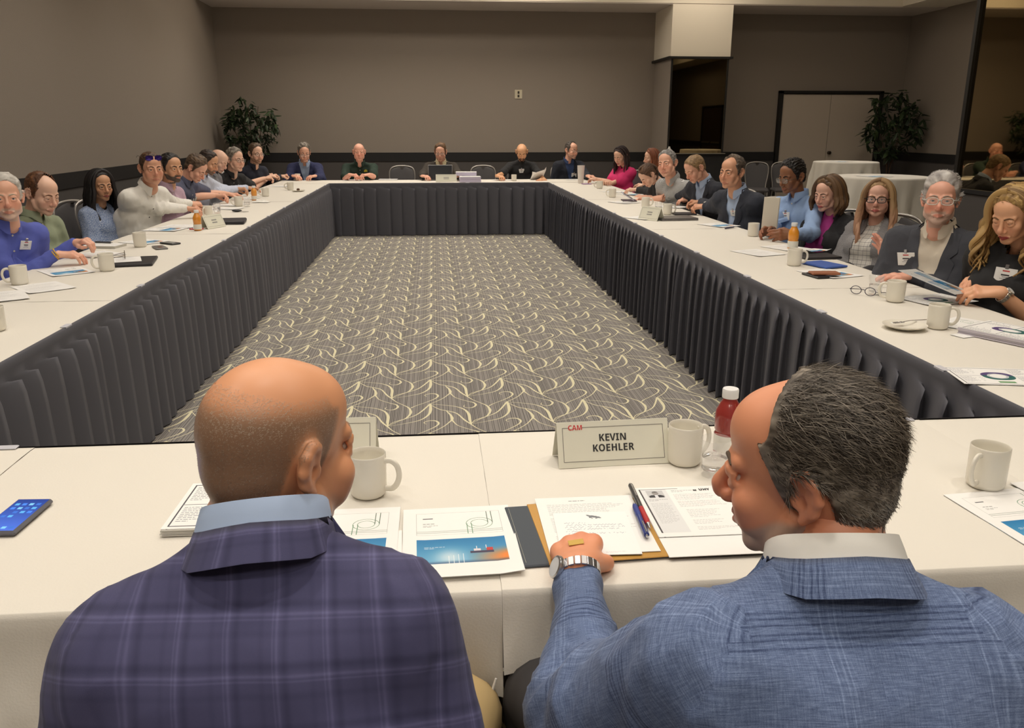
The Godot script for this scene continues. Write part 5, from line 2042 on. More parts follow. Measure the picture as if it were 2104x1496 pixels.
	person({"label": "dark-haired man with glasses in a navy jacket at the right end of the far table", "H": Vector3(2.133, 1.152, -13.200), "face": 36.0, "pitch": 6.0, "body": 8.0, "lean": 0.14, "hs": 1.10, "sw": 0.225, "cell": 0.014, "fine": 0.0045,
		"skin": RUDDY, "flush": 0.9, "brow": rgb(50, 42, 38), "beard": rgb(130, 110, 100), "beard_mix": 0.4, "recede": 0.8,
		"hair": {"c1": rgb(40, 34, 32), "c2": rgb(118, 110, 102), "n": 1200, "len": 0.026, "thick": 0.006, "vol": 0.010, "comb": Vector3(-0.3, 0.1, -0.9)}, "glasses": {"mat": wire},
		"top": {"style": "suit", "mat": cloth("ink", rgb(32, 36, 48)), "inner": cloth("denim", rgb(52, 70, 110)), "fold": 0.008}, "badge": [0.06, 0.22, -6.0, 0.9],
		"hands": [{"p": Vector3(2.275, 0.735, -12.492), "a": 60.0, "pose": "relaxed"}, null]})
	# ---------------- down the right-hand table, from the far end
	person({"label": "dark-haired woman in a bright pink top with folded arms on the right", "H": Vector3(2.560, 1.115, -11.617), "face": -52.0, "pitch": 22.0, "body": -58.0, "lean": 0.06, "hs": 1.02, "sw": 0.195, "fem": true, "cw": 0.105, "bust": 1.15, "cell": 0.0135, "fine": 0.004, "arm_r": 0.052,
		"skin": Color(0.92, 0.73, 0.63), "flush": 0.6, "brow": rgb(44, 32, 28), "shut": 0.8, "lips": rgb(184, 92, 88), "jaw": 0.95,
		"hair": {"c1": rgb(30, 20, 22), "c2": rgb(74, 50, 46), "n": 700, "len": 0.03, "thick": 0.006, "vol": 0.004, "comb": Vector3(0.2, -0.5, -0.8), "long": {"open": 66.0, "drop": 0.26, "full": 0.7, "curl": 0.005, "n": 90, "flare": 0.12}},
		"top": {"style": "blouse", "mat": cloth("pink", rgb(222, 52, 116)), "sleeve": 0.5, "fold": 0.009, "scoop": 0.7},
		"hands": [{"p": Vector3(2.24, 0, -11.72), "a": -150.0, "pose": "relaxed"}, {"p": Vector3(2.30, 0, -11.42), "a": 20.0, "pose": "relaxed"}]})
	person({"label": "auburn-haired woman in black, seen in profile behind the striped polo", "H": Vector3(2.950, 1.094, -11.462), "face": -84.0, "pitch": 6.0, "body": -80.0, "lean": 0.02, "hs": 0.98, "sw": 0.185, "fem": true, "cw": 0.10, "cell": 0.0135, "fine": 0.004,
		"skin": Color(0.94, 0.75, 0.64), "flush": 0.8, "brow": rgb(120, 72, 46), "jaw": 0.93,
		"hair": {"c1": rgb(92, 48, 28), "c2": rgb(160, 92, 56), "n": 700, "len": 0.03, "thick": 0.007, "vol": 0.008, "comb": Vector3(0.2, -0.5, -0.6), "long": {"open": 60.0, "drop": 0.30, "full": 1.0, "curl": 0.008, "n": 100, "flare": 0.15}},
		"top": {"style": "top", "mat": cloth("black", rgb(36, 36, 38)), "fold": 0.007}, "hands": [null, null]})
	person({"label": "brown-haired woman bowing her head low beside the striped polo", "H": Vector3(2.340, 0.992, -9.206), "face": -74.0, "pitch": 46.0, "body": -76.0, "lean": 0.34, "hs": 1.00, "sw": 0.18, "fem": true, "cw": 0.095, "cell": 0.0135, "fine": 0.004,
		"skin": FAIR, "flush": 0.6, "brow": rgb(80, 56, 42), "shut": 0.9,
		"hair": {"c1": rgb(58, 42, 32), "c2": rgb(116, 86, 64), "n": 1500, "len": 0.04, "thick": 0.007, "vol": 0.006, "comb": Vector3(0, -0.2, -1.0), "long": {"open": 150.0, "drop": 0.12, "full": 0.6, "curl": 0.006, "n": 40}},
		"top": {"style": "top", "mat": cloth("black", rgb(36, 36, 38)), "fold": 0.007}, "hands": [{"p": Vector3(2.350, 0.735, -9.679), "a": -80.0, "pose": "relaxed"}, {"p": Vector3(2.622, 0.735, -10.427), "a": -120.0, "pose": "relaxed"}]})
	person({"label": "smiling grey-haired man in a grey striped polo holding a phone on the right", "H": Vector3(2.420, 1.136, -8.732), "face": -42.0, "pitch": 2.0, "roll": 8.0, "body": -66.0, "lean": 0.30, "hs": 1.12, "sw": 0.25, "fat": 0.8, "belly": 0.05, "arm_r": 0.058, "cell": 0.0125,
		"skin": RUDDY, "flush": 1.3, "brow": rgb(90, 80, 72), "jaw": 1.06,
		"hair": {"c1": rgb(88, 84, 82), "c2": rgb(170, 168, 164), "n": 1500, "len": 0.02, "thick": 0.006, "vol": 0.010, "lift": 0.7, "comb": Vector3(0.2, 0.3, -0.5)},
		"top": {"style": "polo", "mat": patterned("grey_stripe", stripe_image(rgb(206, 206, 204), rgb(122, 122, 126), 8), 20.0), "sleeve": 0.78, "fold": 0.008},
		"hands": [{"p": Vector3(2.314, 0.735, -9.076), "a": -100.0, "pose": "hold", "bank": 60.0, "rest": false}, {"p": Vector3(2.372, 0.735, -9.398), "a": -70.0, "pose": "hold", "bank": -50.0, "rest": false}], "keep": "r4"})
	person({"label": "man with short fair hair in a dark suit, writing at the right table", "H": Vector3(2.460, 1.125, -7.903), "face": -74.0, "pitch": 32.0, "body": -70.0, "lean": 0.30, "hs": 1.04, "sw": 0.24,
		"skin": RUDDY, "flush": 1.3, "brow": rgb(150, 116, 84), "shut": 0.8,
		"hair": {"c1": rgb(112, 88, 62), "c2": rgb(168, 138, 100), "n": 1600, "len": 0.012, "thick": 0.004, "vol": 0.004, "lift": 0.6, "comb": Vector3(0, 0.1, 0.4)},
		"top": {"style": "suit", "mat": cloth("midnight", rgb(40, 42, 52)), "inner": blue_shirt, "fold": 0.009},
		"hands": [{"p": Vector3(2.566, 0.735, -8.298), "a": -110.0, "pose": "relaxed"}, {"p": Vector3(2.537, 0.735, -8.811), "a": -75.0, "pose": "pinch", "bank": 20.0}], "keep": "r5"})
	person({"label": "dark-haired man in a charcoal navy suit, hands clasped beside a closed laptop", "H": Vector3(2.460, 1.141, -6.889), "face": -58.0, "pitch": 2.0, "body": -66.0, "lean": 0.22, "hs": 1.09, "sw": 0.25, "fat": 0.6, "belly": 0.03, "recede": 1.0, "jaw": 1.04,
		"skin": Color(0.86, 0.64, 0.52), "flush": 0.9, "brow": rgb(64, 50, 42), "nose": 1.1,
		"hair": {"c1": rgb(58, 48, 42), "c2": rgb(126, 112, 98), "n": 1600, "len": 0.032, "thick": 0.007, "vol": 0.012, "comb": Vector3(0.7, 0, -0.6)},
		"top": {"style": "suit", "mat": cloth("charcoal_navy", rgb(50, 54, 66)), "inner": blue_shirt, "fold": 0.010},  "badge": [0.025, 0.17, 4.0, 0.75],
		"hands": [{"p": Vector3(2.418, 0.735, -7.398), "a": -115.0, "pose": "clasp", "bank": -15.0}, {"p": Vector3(2.508, 0.735, -7.798), "a": -60.0, "pose": "clasp", "bank": 10.0}], "keep": "r6"})
	person({"label": "young man with glasses in a pale blue shirt, holding up a white folder", "H": Vector3(2.620, 1.150, -6.065), "face": -70.0, "pitch": 12.0, "body": -64.0, "lean": 0.08, "hs": 1.00, "sw": 0.215, "jaw": 0.96,
		"skin": BROWN, "flush": 0.3, "brow": rgb(20, 16, 14), "brow_w": 0.004, "iris": rgb(34, 22, 16),
		"hair": {"c1": rgb(14, 12, 12), "c2": rgb(44, 36, 34), "n": 1800, "len": 0.016, "thick": 0.009, "vol": 0.012, "lift": 0.7, "kink": 0.9, "rough": 0.9, "clump": 90.0}, "glasses": {"mat": wire, "off": Vector3(0, -0.004, 0.002)},
		"top": {"style": "shirt", "mat": cloth("sky", rgb(150, 178, 222)), "fold": 0.008}, "badge": [-0.02, 0.16, 2.0, 0.85],
		"hands": [{"p": Vector3(2.446, 0.790, -5.567), "a": -95.0, "pose": "hold", "bank": -70.0, "rest": false}, {"p": Vector3(2.389, 0.790, -5.797), "a": -80.0, "pose": "hold", "bank": 60.0, "rest": false}], "keep": "r7"})
	person({"label": "woman with a brown bob in a black blazer over magenta, on the right", "H": Vector3(2.780, 1.043, -5.796), "face": -66.0, "pitch": 10.0, "body": -62.0, "lean": 0.02, "hs": 0.98, "sw": 0.20, "fem": true, "cw": 0.11, "bust": 1.1,
		"skin": Color(0.90, 0.71, 0.63), "flush": 0.8, "brow": rgb(74, 52, 42), "lips": rgb(178, 84, 84), "shut": 0.3,
		"hair": {"c1": rgb(70, 52, 38), "c2": rgb(132, 102, 72), "n": 900, "len": 0.035, "thick": 0.010, "vol": 0.014, "comb": Vector3(0.2, -0.5, -0.7), "long": {"open": 62.0, "drop": 0.135, "full": 1.8, "curl": 0.004, "n": 150, "tuck": 0.12, "flare": 0.14, "part": 0.6}},
		"top": {"style": "cardigan", "mat": cloth("blazer", rgb(38, 38, 42)), "inner": cloth("magenta", rgb(172, 58, 138)), "fold": 0.010, "scoop": 0.9, "thick": 0.008}, "hands": [null, null]})
	person({"label": "woman with long blond hair and dark glasses in a grey cardigan", "H": Vector3(2.980, 1.038, -5.474), "face": -34.0, "pitch": 0.0, "body": -56.0, "lean": -0.02, "hs": 0.98, "sw": 0.205, "fem": true, "cw": 0.115, "bust": 1.2, "fat": 0.9,
		"skin": Color(0.93, 0.73, 0.65), "flush": 1.1, "brow": rgb(150, 114, 82), "lips": rgb(190, 100, 98), "iris": rgb(100, 120, 130),
		"hair": {"c1": rgb(128, 98, 70), "c2": rgb(204, 170, 124), "n": 900, "len": 0.035, "thick": 0.008, "vol": 0.008, "comb": Vector3(0.2, -0.6, -0.6), "long": {"open": 54.0, "drop": 0.32, "full": 1.2, "curl": 0.008, "n": 170, "fore": 0.035, "flare": 0.2, "tips": rgb(208, 158, 132), "part": 0.3}},
		"glasses": {"mat": dk, "r": 0.0024, "cat": true, "h": 0.019, "w": 0.027},
		"top": {"style": "cardigan", "mat": patterned("grey_marl", mottle_image(rgb(128, 126, 128), rgb(170, 168, 170), 0.12, 9), 9.0), "inner": patterned("white_lattice", check_image(rgb(226, 222, 216), rgb(96, 96, 100), 3, 3), 11.0), "fold": 0.010, "scoop": 0.8}, "hands": [null, null]})
	person({"label": "man with swept silver hair and clear glasses in a charcoal blazer and badge", "H": Vector3(2.540, 1.148, -4.061), "face": -33.0, "pitch": -2.0, "body": -56.0, "lean": 0.12, "hs": 1.00, "sw": 0.25, "fat": 0.8, "belly": 0.05, "jaw": 1.05, "fine": 0.003,
		"skin": Color(0.92, 0.69, 0.60), "flush": 1.5, "brow": rgb(150, 138, 126), "beard": rgb(196, 180, 170), "beard_mix": 0.6, "iris": rgb(70, 90, 100),
		"hair": {"c1": rgb(122, 116, 114), "c2": rgb(226, 222, 218), "n": 3600, "len": 0.055, "thick": 0.006, "vol": 0.026, "lift": 0.3, "kink": 0.12, "comb": Vector3(0.35, 0.2, -1.0), "clump": 34.0, "rough": 0.3, "width": 0.0013}, "glasses": {"mat": clear, "r": 0.0022, "h": 0.017, "w": 0.027},
		"top": {"style": "suit", "mat": cloth("charcoal", rgb(64, 66, 74)), "inner": cloth("oatmeal", rgb(226, 216, 200)), "fold": 0.011, "vee": 0.42, "scoop": 0.5}, "badge": [-0.115, 0.165, 6.0, 1.0],
		"hands": [{"p": Vector3(2.427, 0.735, -4.034), "a": -90.0, "pose": "flat"}, {"p": Vector3(2.526, 0.735, -4.455), "a": -62.0, "pose": "flat"}], "keep": "r10"})
	person({"label": "woman with wavy blond hair in a black top, at the right edge, reading", "H": Vector3(2.580, 1.123, -3.556), "face": -66.0, "pitch": 22.0, "body": -56.0, "lean": 0.04, "hs": 1.00, "sw": 0.205, "fem": true, "cw": 0.11, "bust": 1.15, "fine": 0.003, "arm_r": 0.053,
		"skin": Color(0.90, 0.68, 0.54), "flush": 0.8, "brow": rgb(110, 82, 58), "lips": rgb(150, 54, 58), "shut": 0.8,
		"hair": {"c1": rgb(112, 84, 50), "c2": rgb(206, 170, 108), "n": 900, "len": 0.04, "thick": 0.010, "vol": 0.014, "kink": 0.6, "comb": Vector3(0.3, -0.5, -0.6), "long": {"open": 58.0, "drop": 0.24, "full": 1.6, "curl": 0.022, "n": 150, "fore": 0.02, "flare": 0.25}},
		"top": {"style": "top", "mat": cloth("black", rgb(36, 36, 38)), "sleeve": 0.6, "fold": 0.008, "scoop": 0.9}, "badge": [0.02, 0.16, -2.0, 1.0],
		"hands": [{"p": Vector3(2.450, 0.735, -3.395), "a": -120.0, "pose": "hold", "bank": -20.0}, {"p": Vector3(2.565, 0.735, -3.685), "a": -80.0, "pose": "hold", "bank": 20.0}], "keep": "r11", "poles": [null, Vector3(-0.1, -1.0, -0.6)]})

# ---------------------------------------------------------------- things on the tables
const MUGS := "white coffee mugs round the tables"
const SHEETS := "printed papers on the tables"
var mug0: Node3D
var mug_handle := true

func make_mug() -> Node3D:
	var m := thing("coffee_mug", "-", "mug", Vector3.ZERO, 0.0, MUGS)
	var glaze := mat("mug_glaze", rgb(232, 227, 214), 0.22)
	glaze.clearcoat_enabled = true
	glaze.clearcoat = 0.4
	var b := mb()
	b.lathe([Vector2(0, 0.0), Vector2(0.030, 0.0), Vector2(0.033, 0.0015), Vector2(0.0375, 0.006), Vector2(0.0395, 0.012), Vector2(0.0400, 0.03), Vector2(0.0405, 0.088), Vector2(0.0403, 0.0945), Vector2(0.0390, 0.096), Vector2(0.0376, 0.0945), Vector2(0.0366, 0.085), Vector2(0.0362, 0.012), Vector2(0.032, 0.006), Vector2(0, 0.005)], 44)
	part(m, "mug_body", b.mesh(), glaze)
	var h := mb()
	h.tube(smooth([Vector3(0.037, 0.080, 0), Vector3(0.052, 0.083, 0), Vector3(0.066, 0.074, 0), Vector3(0.0715, 0.054, 0), Vector3(0.067, 0.034, 0), Vector3(0.055, 0.020, 0), Vector3(0.037, 0.019, 0)], 6), [0.0062], 14, 0.75, true, Vector3(0, 0, 1))
	part(m, "handle", h.mesh(), glaze)
	return m

func mug(p: Vector3, turn: float, label: String, size := 1.0) -> Node3D:
	# turn: the way the handle points, in degrees from +x towards -z
	var o: Node3D
	if mug0 == null:
		mug0 = make_mug()
		o = mug0
		o.set_meta("label", label)
		o.position = p
		o.rotation.y = deg_to_rad(turn)
	else:
		o = again(mug0, p, deg_to_rad(turn), label)
	o.position.y = T + 0.0016
	o.scale = Vector3.ONE * size
	return o

func pale(v: Vector3, lift := 0.0) -> Vector3:
	return Vector3(v.x, T + 0.0022 + lift, v.z)

# print: greeked lines, boxes and pictures drawn into images
func lines(im: Image, x: int, y: int, w: int, n: int, step: int, ink: Color, seed_n: int, th := 2) -> void:
	var rng := RandomNumberGenerator.new()
	rng.seed = seed_n
	for k in n:
		var l := int(w * rng.randf_range(0.72, 1.0)) if k < n - 1 else int(w * 0.5)
		var c := x
		while c < x + l:
			var q := rng.randi_range(6, 18)
			im.fill_rect(Rect2i(c, y + k * step, mini(q, x + l - c), th), ink)
			c += q + 3

func frame(im: Image, r: Rect2i, ink: Color, th := 2) -> void:
	im.fill_rect(Rect2i(r.position.x, r.position.y, r.size.x, th), ink)
	im.fill_rect(Rect2i(r.position.x, r.end.y - th, r.size.x, th), ink)
	im.fill_rect(Rect2i(r.position.x, r.position.y, th, r.size.y), ink)
	im.fill_rect(Rect2i(r.end.x - th, r.position.y, th, r.size.y), ink)

func ring(im: Image, c: Vector2, rx: float, ry: float, th: float, ink: Color, a0 := 0.0, a1 := TAU) -> void:
	var n := int(rx * 8)
	for k in n:
		var a := lerpf(a0, a1, float(k) / n)
		var p := c + Vector2(cos(a) * rx, sin(a) * ry)
		im.fill_rect(Rect2i(int(p.x - th / 2), int(p.y - th / 2), maxi(int(th), 1), maxi(int(th), 1)).intersection(Rect2i(Vector2i.ZERO, im.get_size())), ink)

func blank(w := 360, h := 464) -> Image:
	var im := Image.create(w, h, false, Image.FORMAT_RGB8)
	im.fill(rgb(243, 242, 240))
	return im

func slides_image() -> Image:
	# a handout with two slides: green looping lines, and a blue sky with a ship at sunset
	var im := blank(432, 556)
	var g := rgb(96, 140, 110)
	frame(im, Rect2i(52, 48, 336, 186), rgb(150, 150, 150), 1)
	im.fill_rect(Rect2i(78, 92, 40, 7), rgb(84, 84, 90))
	lines(im, 78, 138, 90, 1, 8, rgb(110, 110, 110), 1, 4)
	lines(im, 78, 154, 64, 2, 9, rgb(150, 150, 150), 2, 3)
	for q in [0, 12]:
		im.fill_rect(Rect2i(52, 204 + q, 336, 2), rgb(90, 112, 96))
	ring(im, Vector2(302, 150), 52, 46, 2.4, g)
	ring(im, Vector2(302, 150), 34, 30, 2.4, g)
	im.fill_rect(Rect2i(334, 50, 3, 100), rgb(80, 104, 88))
	im.fill_rect(Rect2i(352, 50, 3, 100), rgb(80, 104, 88))
	im.fill_rect(Rect2i(250, 150, 3, 84), g)
	im.fill_rect(Rect2i(268, 150, 3, 84), g)
	for y in range(270, 456):
		var f := (y - 270) / 186.0
		for x in range(52, 388):
			var u := (x - 52) / 336.0
			var c := rgb(34, 122, 178).lerp(rgb(112, 178, 214), f * 0.9)
			c = c.lerp(rgb(232, 240, 244), 0.75 * exp(-(Vector2((u - 0.36) / 0.16, (f - 0.75) / 0.30).length()) ** 2))
			c = c.lerp(rgb(238, 134, 54), clampf((u - 0.55) * 2.4, 0, 1) * smoothstep(0.35, 0.8, f))
			c = c.lerp(rgb(52, 78, 118), smoothstep(0.86, 1.0, f) * 0.7)
			im.set_pixel(x, y, c)
	im.fill_rect(Rect2i(250, 372, 88, 16), rgb(64, 58, 84))
	im.fill_rect(Rect2i(264, 356, 26, 16), rgb(220, 214, 220))
	im.fill_rect(Rect2i(312, 350, 24, 22), rgb(196, 60, 56))
	im.fill_rect(Rect2i(274, 336, 3, 22), rgb(230, 230, 236))
	im.fill_rect(Rect2i(310, 330, 3, 24), rgb(230, 230, 236))
	for x in [168, 186, 204, 222]:
		im.fill_rect(Rect2i(x, 400 - (x - 168) / 4, 2, 56 + (x - 168) / 4), rgb(240, 244, 248))
	lines(im, 80, 330, 80, 2, 9, rgb(220, 232, 240), 6, 3)
	return im

func text_image(seed_n: int) -> Image:
	var im := blank()
	lines(im, 120, 34, 120, 1, 10, rgb(90, 90, 94), seed_n, 4)
	lines(im, 36, 66, 288, 9, 11, rgb(150, 150, 152), seed_n + 1)
	lines(im, 36, 184, 288, 11, 11, rgb(156, 156, 158), seed_n + 2)
	lines(im, 36, 326, 200, 6, 11, rgb(156, 156, 158), seed_n + 3)
	return im

func chart_image() -> Image:
	# landscape page: notes each side of a purple and green ring, in a dark frame
	var im := blank(464, 360)
	frame(im, Rect2i(16, 16, 432, 328), rgb(66, 66, 74), 5)
	im.fill_rect(Rect2i(16, 178, 150, 4), rgb(120, 120, 126))
	im.fill_rect(Rect2i(298, 178, 150, 4), rgb(120, 120, 126))
	for q in [[30, 36], [30, 200], [320, 36], [320, 200]]:
		lines(im, q[0], q[1], 80, 9, 13, rgb(140, 140, 150), q[0] + q[1], 4)
		lines(im, q[0] + 92, q[1] + 14, 24, 3, 34, rgb(120, 130, 140), q[0], 4)
	ring(im, Vector2(232, 180), 68, 68, 26, rgb(84, 66, 120), PI, TAU)
	ring(im, Vector2(232, 180), 68, 68, 26, rgb(40, 98, 96), 0, PI)
	ring(im, Vector2(232, 180), 46, 46, 10, rgb(190, 196, 200))
	im.fill_rect(Rect2i(190, 290, 84, 30), rgb(96, 150, 96))
	return im

func logos_image() -> Image:
	var im := blank(464, 200)
	im.fill_rect(Rect2i(20, 30, 220, 140), rgb(60, 112, 106))
	for k in 3:
		frame(im, Rect2i(270, 30 + k * 48, 96, 36), rgb(150, 150, 140), 2)
		lines(im, 282, 42 + k * 48, 70, 2, 9, rgb(160, 160, 150), k, 3)
	for k in 4:
		im.fill_rect(Rect2i(392, 26 + k * 40, 44, 20), [rgb(150, 60, 60), rgb(130, 50, 80), rgb(200, 190, 190), rgb(60, 54, 54)][k])
	return im

func letter_image() -> Image:
	# the notepaper: a grey running wolf at the head and a few lines of handwriting
	var im := blank(360, 420)
	im.fill(rgb(246, 246, 245))
	var ink := rgb(120, 124, 130)
	var blob := [[186, 44, 16], [200, 48, 14], [214, 54, 12], [172, 36, 9], [166, 30, 6], [224, 60, 7], [178, 56, 7], [206, 64, 6], [186, 64, 5]]
	for b in blob:
		for y in range(-b[2], b[2]):
			for x in range(-b[2], b[2]):
				if x * x + y * y * 2 < b[2] * b[2]:
					im.set_pixel(b[0] + x, b[1] + y, ink)
	var rng := RandomNumberGenerator.new()
	rng.seed = 12
	var y0 := 110
	for k in 7:
		var x := 44 + (0 if k % 2 == 0 else 8)
		var last: int = [150, 320, 330, 300, 110, 330, 180][k]
		var y := y0 + k * 21
		var a := 0.0
		while x < last:
			a += rng.randf_range(0.5, 1.1)
			if rng.randf() < 0.10:
				x += 8
				continue
			im.fill_rect(Rect2i(x, int(y + sin(a) * rng.randf_range(2, 6)), 2, 3), rgb(120, 128, 150))
			x += 2
	lines(im, 200, 392, 110, 2, 8, rgb(190, 190, 192), 3)
	return im

func resume_image() -> Image:
	# stapled profile page: dark bar, portrait, grey side column, body text
	var im := blank(400, 500)
	im.fill_rect(Rect2i(20, 24, 7, 440), rgb(70, 66, 70))
	im.fill_rect(Rect2i(27, 24, 116, 440), rgb(226, 227, 228))
	im.fill_rect(Rect2i(20, 20, 180, 4), rgb(70, 66, 70))
	im.fill_rect(Rect2i(48, 36, 76, 76), rgb(196, 196, 198))
	for y in range(36, 112):
		for x in range(48, 124):
			var p := Vector2(x - 86, y - 64)
			if (p / Vector2(15, 19)).length() < 1.0:
				im.set_pixel(x, y, rgb(150, 146, 144) if p.y > -9 else rgb(60, 58, 58))
			elif y > 84 and absf(p.x) < 34 - maxf(0, 94 - y) * 1.4:
				im.set_pixel(x, y, rgb(44, 44, 50) if absf(p.x) > 7 else rgb(220, 220, 224))
	lines(im, 42, 132, 88, 2, 12, rgb(120, 120, 124), 4, 3)
	lines(im, 42, 176, 90, 16, 13, rgb(150, 150, 154), 5)
	lines(im, 164, 42, 110, 2, 12, rgb(120, 120, 124), 6, 3)
	lines(im, 164, 84, 210, 6, 11, rgb(150, 150, 154), 7)
	lines(im, 164, 160, 210, 6, 11, rgb(156, 150, 154), 8)
	lines(im, 180, 250, 150, 7, 12, rgb(150, 150, 154), 9)
	lines(im, 180, 352, 150, 4, 12, rgb(150, 150, 154), 10)
	lines(im, 180, 420, 190, 3, 11, rgb(150, 150, 154), 11)
	return im

var prints := {}
func paper(kind: String) -> StandardMaterial3D:
	if not prints.has(kind):
		var im: Image
		match kind:
			"slides": im = slides_image()
			"chart": im = chart_image()
			"logos": im = logos_image()
			"letter": im = letter_image()
			"resume": im = resume_image()
			"text_b": im = text_image(40)
			"plain": im = blank(16, 16)
			_: im = text_image(7)
		prints[kind] = texmat("paper_" + kind, im, 0.6)
	return prints[kind]

# a sheet with a slight curl; local +x runs along its top edge, +z down the page
func sheet_mesh(w: float, l: float, curl := 0.004, ply := 0.0012) -> ArrayMesh:
	var m := mb()
	var nu := 10
	var nv := 12
	for face in 2:
		var p := PackedVector3Array()
		for r in nv + 1:
			for q in nu + 1:
				var u := float(q) / nu - 0.5
				var v := float(r) / nv - 0.5
				var y := curl * (maxf(absf(u) - 0.3, 0.0) * 3.0 * (0.5 + v) + maxf(v - 0.3, 0.0) * 2.0)
				p.append(Vector3(u * w, y + (ply if face == 0 else 0.0), v * l))
		m.sheet(p, nu, nv, face == 0)
	m.box(Vector3(w - 0.0004, ply * 0.8, l - 0.0004), at(Vector3(0, ply * 0.4, 0)), 0.0002) if curl == 0.0 else null
	return m.mesh()

func sheet(kind: String, p: Vector3, yaw: float, label: String, w := 0.216, l := 0.279, lift := 0.0, curl := 0.004, cat := "paper") -> MeshInstance3D:
	return solo("paper_sheet", sheet_mesh(w, l, curl), paper(kind), label, cat, pale(p, lift), yaw, SHEETS)

func stack(p: Vector3, yaw: float, label: String, kind: String, w: float, l: float, h: float, edge: Color, called := "paper_stack", cat := "paper stack") -> Node3D:
	var o := thing(called, label, cat, pale(p), yaw)
	var n := 5
	var m := mb()
	var rng := RandomNumberGenerator.new()
	rng.seed = int(w * 1000 + h * 10000)
	for k in n:
		m.box(Vector3(w, h / n - 0.0003, l), at(Vector3(rng.randf_range(-1, 1) * 0.003, h / n * (k + 0.5), rng.randf_range(-1, 1) * 0.003)), 0.0004)
	part(o, "sheets", m.mesh(), mat("edge_%s" % edge.to_html(), edge, 0.8))
	var s := part(o, "top_page", sheet_mesh(w, l, 0.0), paper(kind))
	s.position.y = h
	return o

func tent_card(p: Vector3, yaw: float, label: String, w := 0.27, h := 0.10, deep := 0.085, words := []) -> Node3D:
	# a folded card; its lettered face looks along local +z
	var o := thing("name_card", label, "name card", pale(p), yaw)
	var card := mat("card_stock", rgb(222, 220, 204), 0.75)
	var lean := atan2(deep / 2, h)
	var slant := sqrt(h * h + deep * deep / 4)
	for sd in [1.0, -1.0]:
		var f := part(o, "panel", box_mesh(Vector3(w, slant, 0.0012), 0.0003), card)
		f.transform = Transform3D(Basis(Vector3.RIGHT, -lean * sd), Vector3(0, h / 2, sd * deep / 4))
		if sd > 0:
			var rules := mb()
			var bw := w * 0.90
			var bh := slant * 0.74
			for q in [[Vector3(0, bh / 2, 0), Vector3(bw, 0.0012, 0.0006)], [Vector3(0, -bh / 2, 0), Vector3(bw, 0.0012, 0.0006)], [Vector3(bw / 2, 0, 0), Vector3(0.0012, bh, 0.0006)], [Vector3(-bw / 2, 0, 0), Vector3(0.0012, bh, 0.0006)]]:
				rules.box(q[1], at(q[0] + Vector3(0, 0, 0.0008)), 0.0001)
			var rl := part(f, "ruled_border", rules.mesh(), mat("card_rule", rgb(112, 106, 104), 0.7))
			if words.is_empty():
				var t := mb()
				for q in 2:
					t.box(Vector3(w * 0.26, 0.010, 0.0005), at(Vector3(0, 0.010 - q * 0.02, 0.0009)), 0.0001)
				part(f, "lettering", t.mesh(), mat("card_grey_ink", rgb(150, 148, 144), 0.7))
			for q in words:
				var lt := part(f, "lettering", letters(q[0], q[1]), mat("ink_" + q[4], q[3], 0.6))
				lt.position = Vector3(q[2].x, q[2].y, 0.0011)
				if q[4] == "red":
					var gap := part(f, "border_gap", box_mesh(Vector3(0.032, 0.006, 0.0006), 0.0001), card)
					gap.position = Vector3(q[2].x, q[2].y + 0.001, 0.00095)
	return o

func letters(text: String, height: float, bold := true) -> TextMesh:
	var t := TextMesh.new()
	var f := SystemFont.new()
	f.font_names = PackedStringArray(["Droid Sans"])
	f.font_weight = 700 if bold else 400
	t.font = f
	t.text = text
	t.font_size = 64
	t.pixel_size = height / 46.0
	t.depth = 0.0006
	return t

func phone(p: Vector3, yaw: float, label: String, lit: bool, w := 0.072, l := 0.148, cover := Color(0.2, 0.2, 0.21)) -> Node3D:
	var o := thing("phone", label, "phone", pale(p), yaw)
	var b := mb()
	var prof := PackedVector2Array()
	b.box(Vector3(w, 0.011, l), at(Vector3(0, 0.0055, 0)), 0.004)
	part(o, "case", b.mesh(), mat("phone_case_%s" % cover.to_html(), cover, 0.45))
	var s := mb()
	s.quad(Vector3(-w / 2 + 0.005, 0.0112, l / 2 - 0.005), Vector3(w / 2 - 0.005, 0.0112, l / 2 - 0.005), Vector3(w / 2 - 0.005, 0.0112, -l / 2 + 0.005), Vector3(-w / 2 + 0.005, 0.0112, -l / 2 + 0.005), Vector3.UP)
	var sm: StandardMaterial3D
	if lit:
		var im := Image.create(144, 296, false, Image.FORMAT_RGB8)
		for y in 296:
			im.fill_rect(Rect2i(0, y, 144, 1), rgb(36, 62, 140).lerp(rgb(76, 112, 214), y / 296.0))
		for r in 5:
			for c in 4:
				if r == 3 and c > 1 or r == 2 and c == 0:
					continue
				im.fill_rect(Rect2i(14 + c * 32, 40 + r * 38 + (66 if r == 4 else 0), 20, 20), [rgb(90, 170, 230), rgb(70, 130, 230), rgb(120, 190, 235), rgb(60, 110, 200)][(r + c) % 4])
		sm = texmat("phone_screen_lit", im, 0.1)
		sm.emission_enabled = true
		sm.emission = Color.WHITE
		sm.emission_operator = BaseMaterial3D.EMISSION_OP_MULTIPLY
		sm.emission_texture = sm.albedo_texture
		sm.emission_energy_multiplier = 0.55
	else:
		sm = mat("phone_screen_dark", rgb(46, 52, 62), 0.08)
	part(o, "screen", s.mesh(), sm)
	if lit:
		var l2 := AreaLight3D.new()
		l2.name = "screen_light"
		l2.area_size = Vector2(w, l)
		l2.position = Vector3(0, 0.014, 0)
		l2.rotation.x = PI / 2
		l2.light_color = rgb(90, 130, 230)
		l2.light_energy = 0.02
		l2.shadow_enabled = true
		o.add_child(l2, true)
	return o

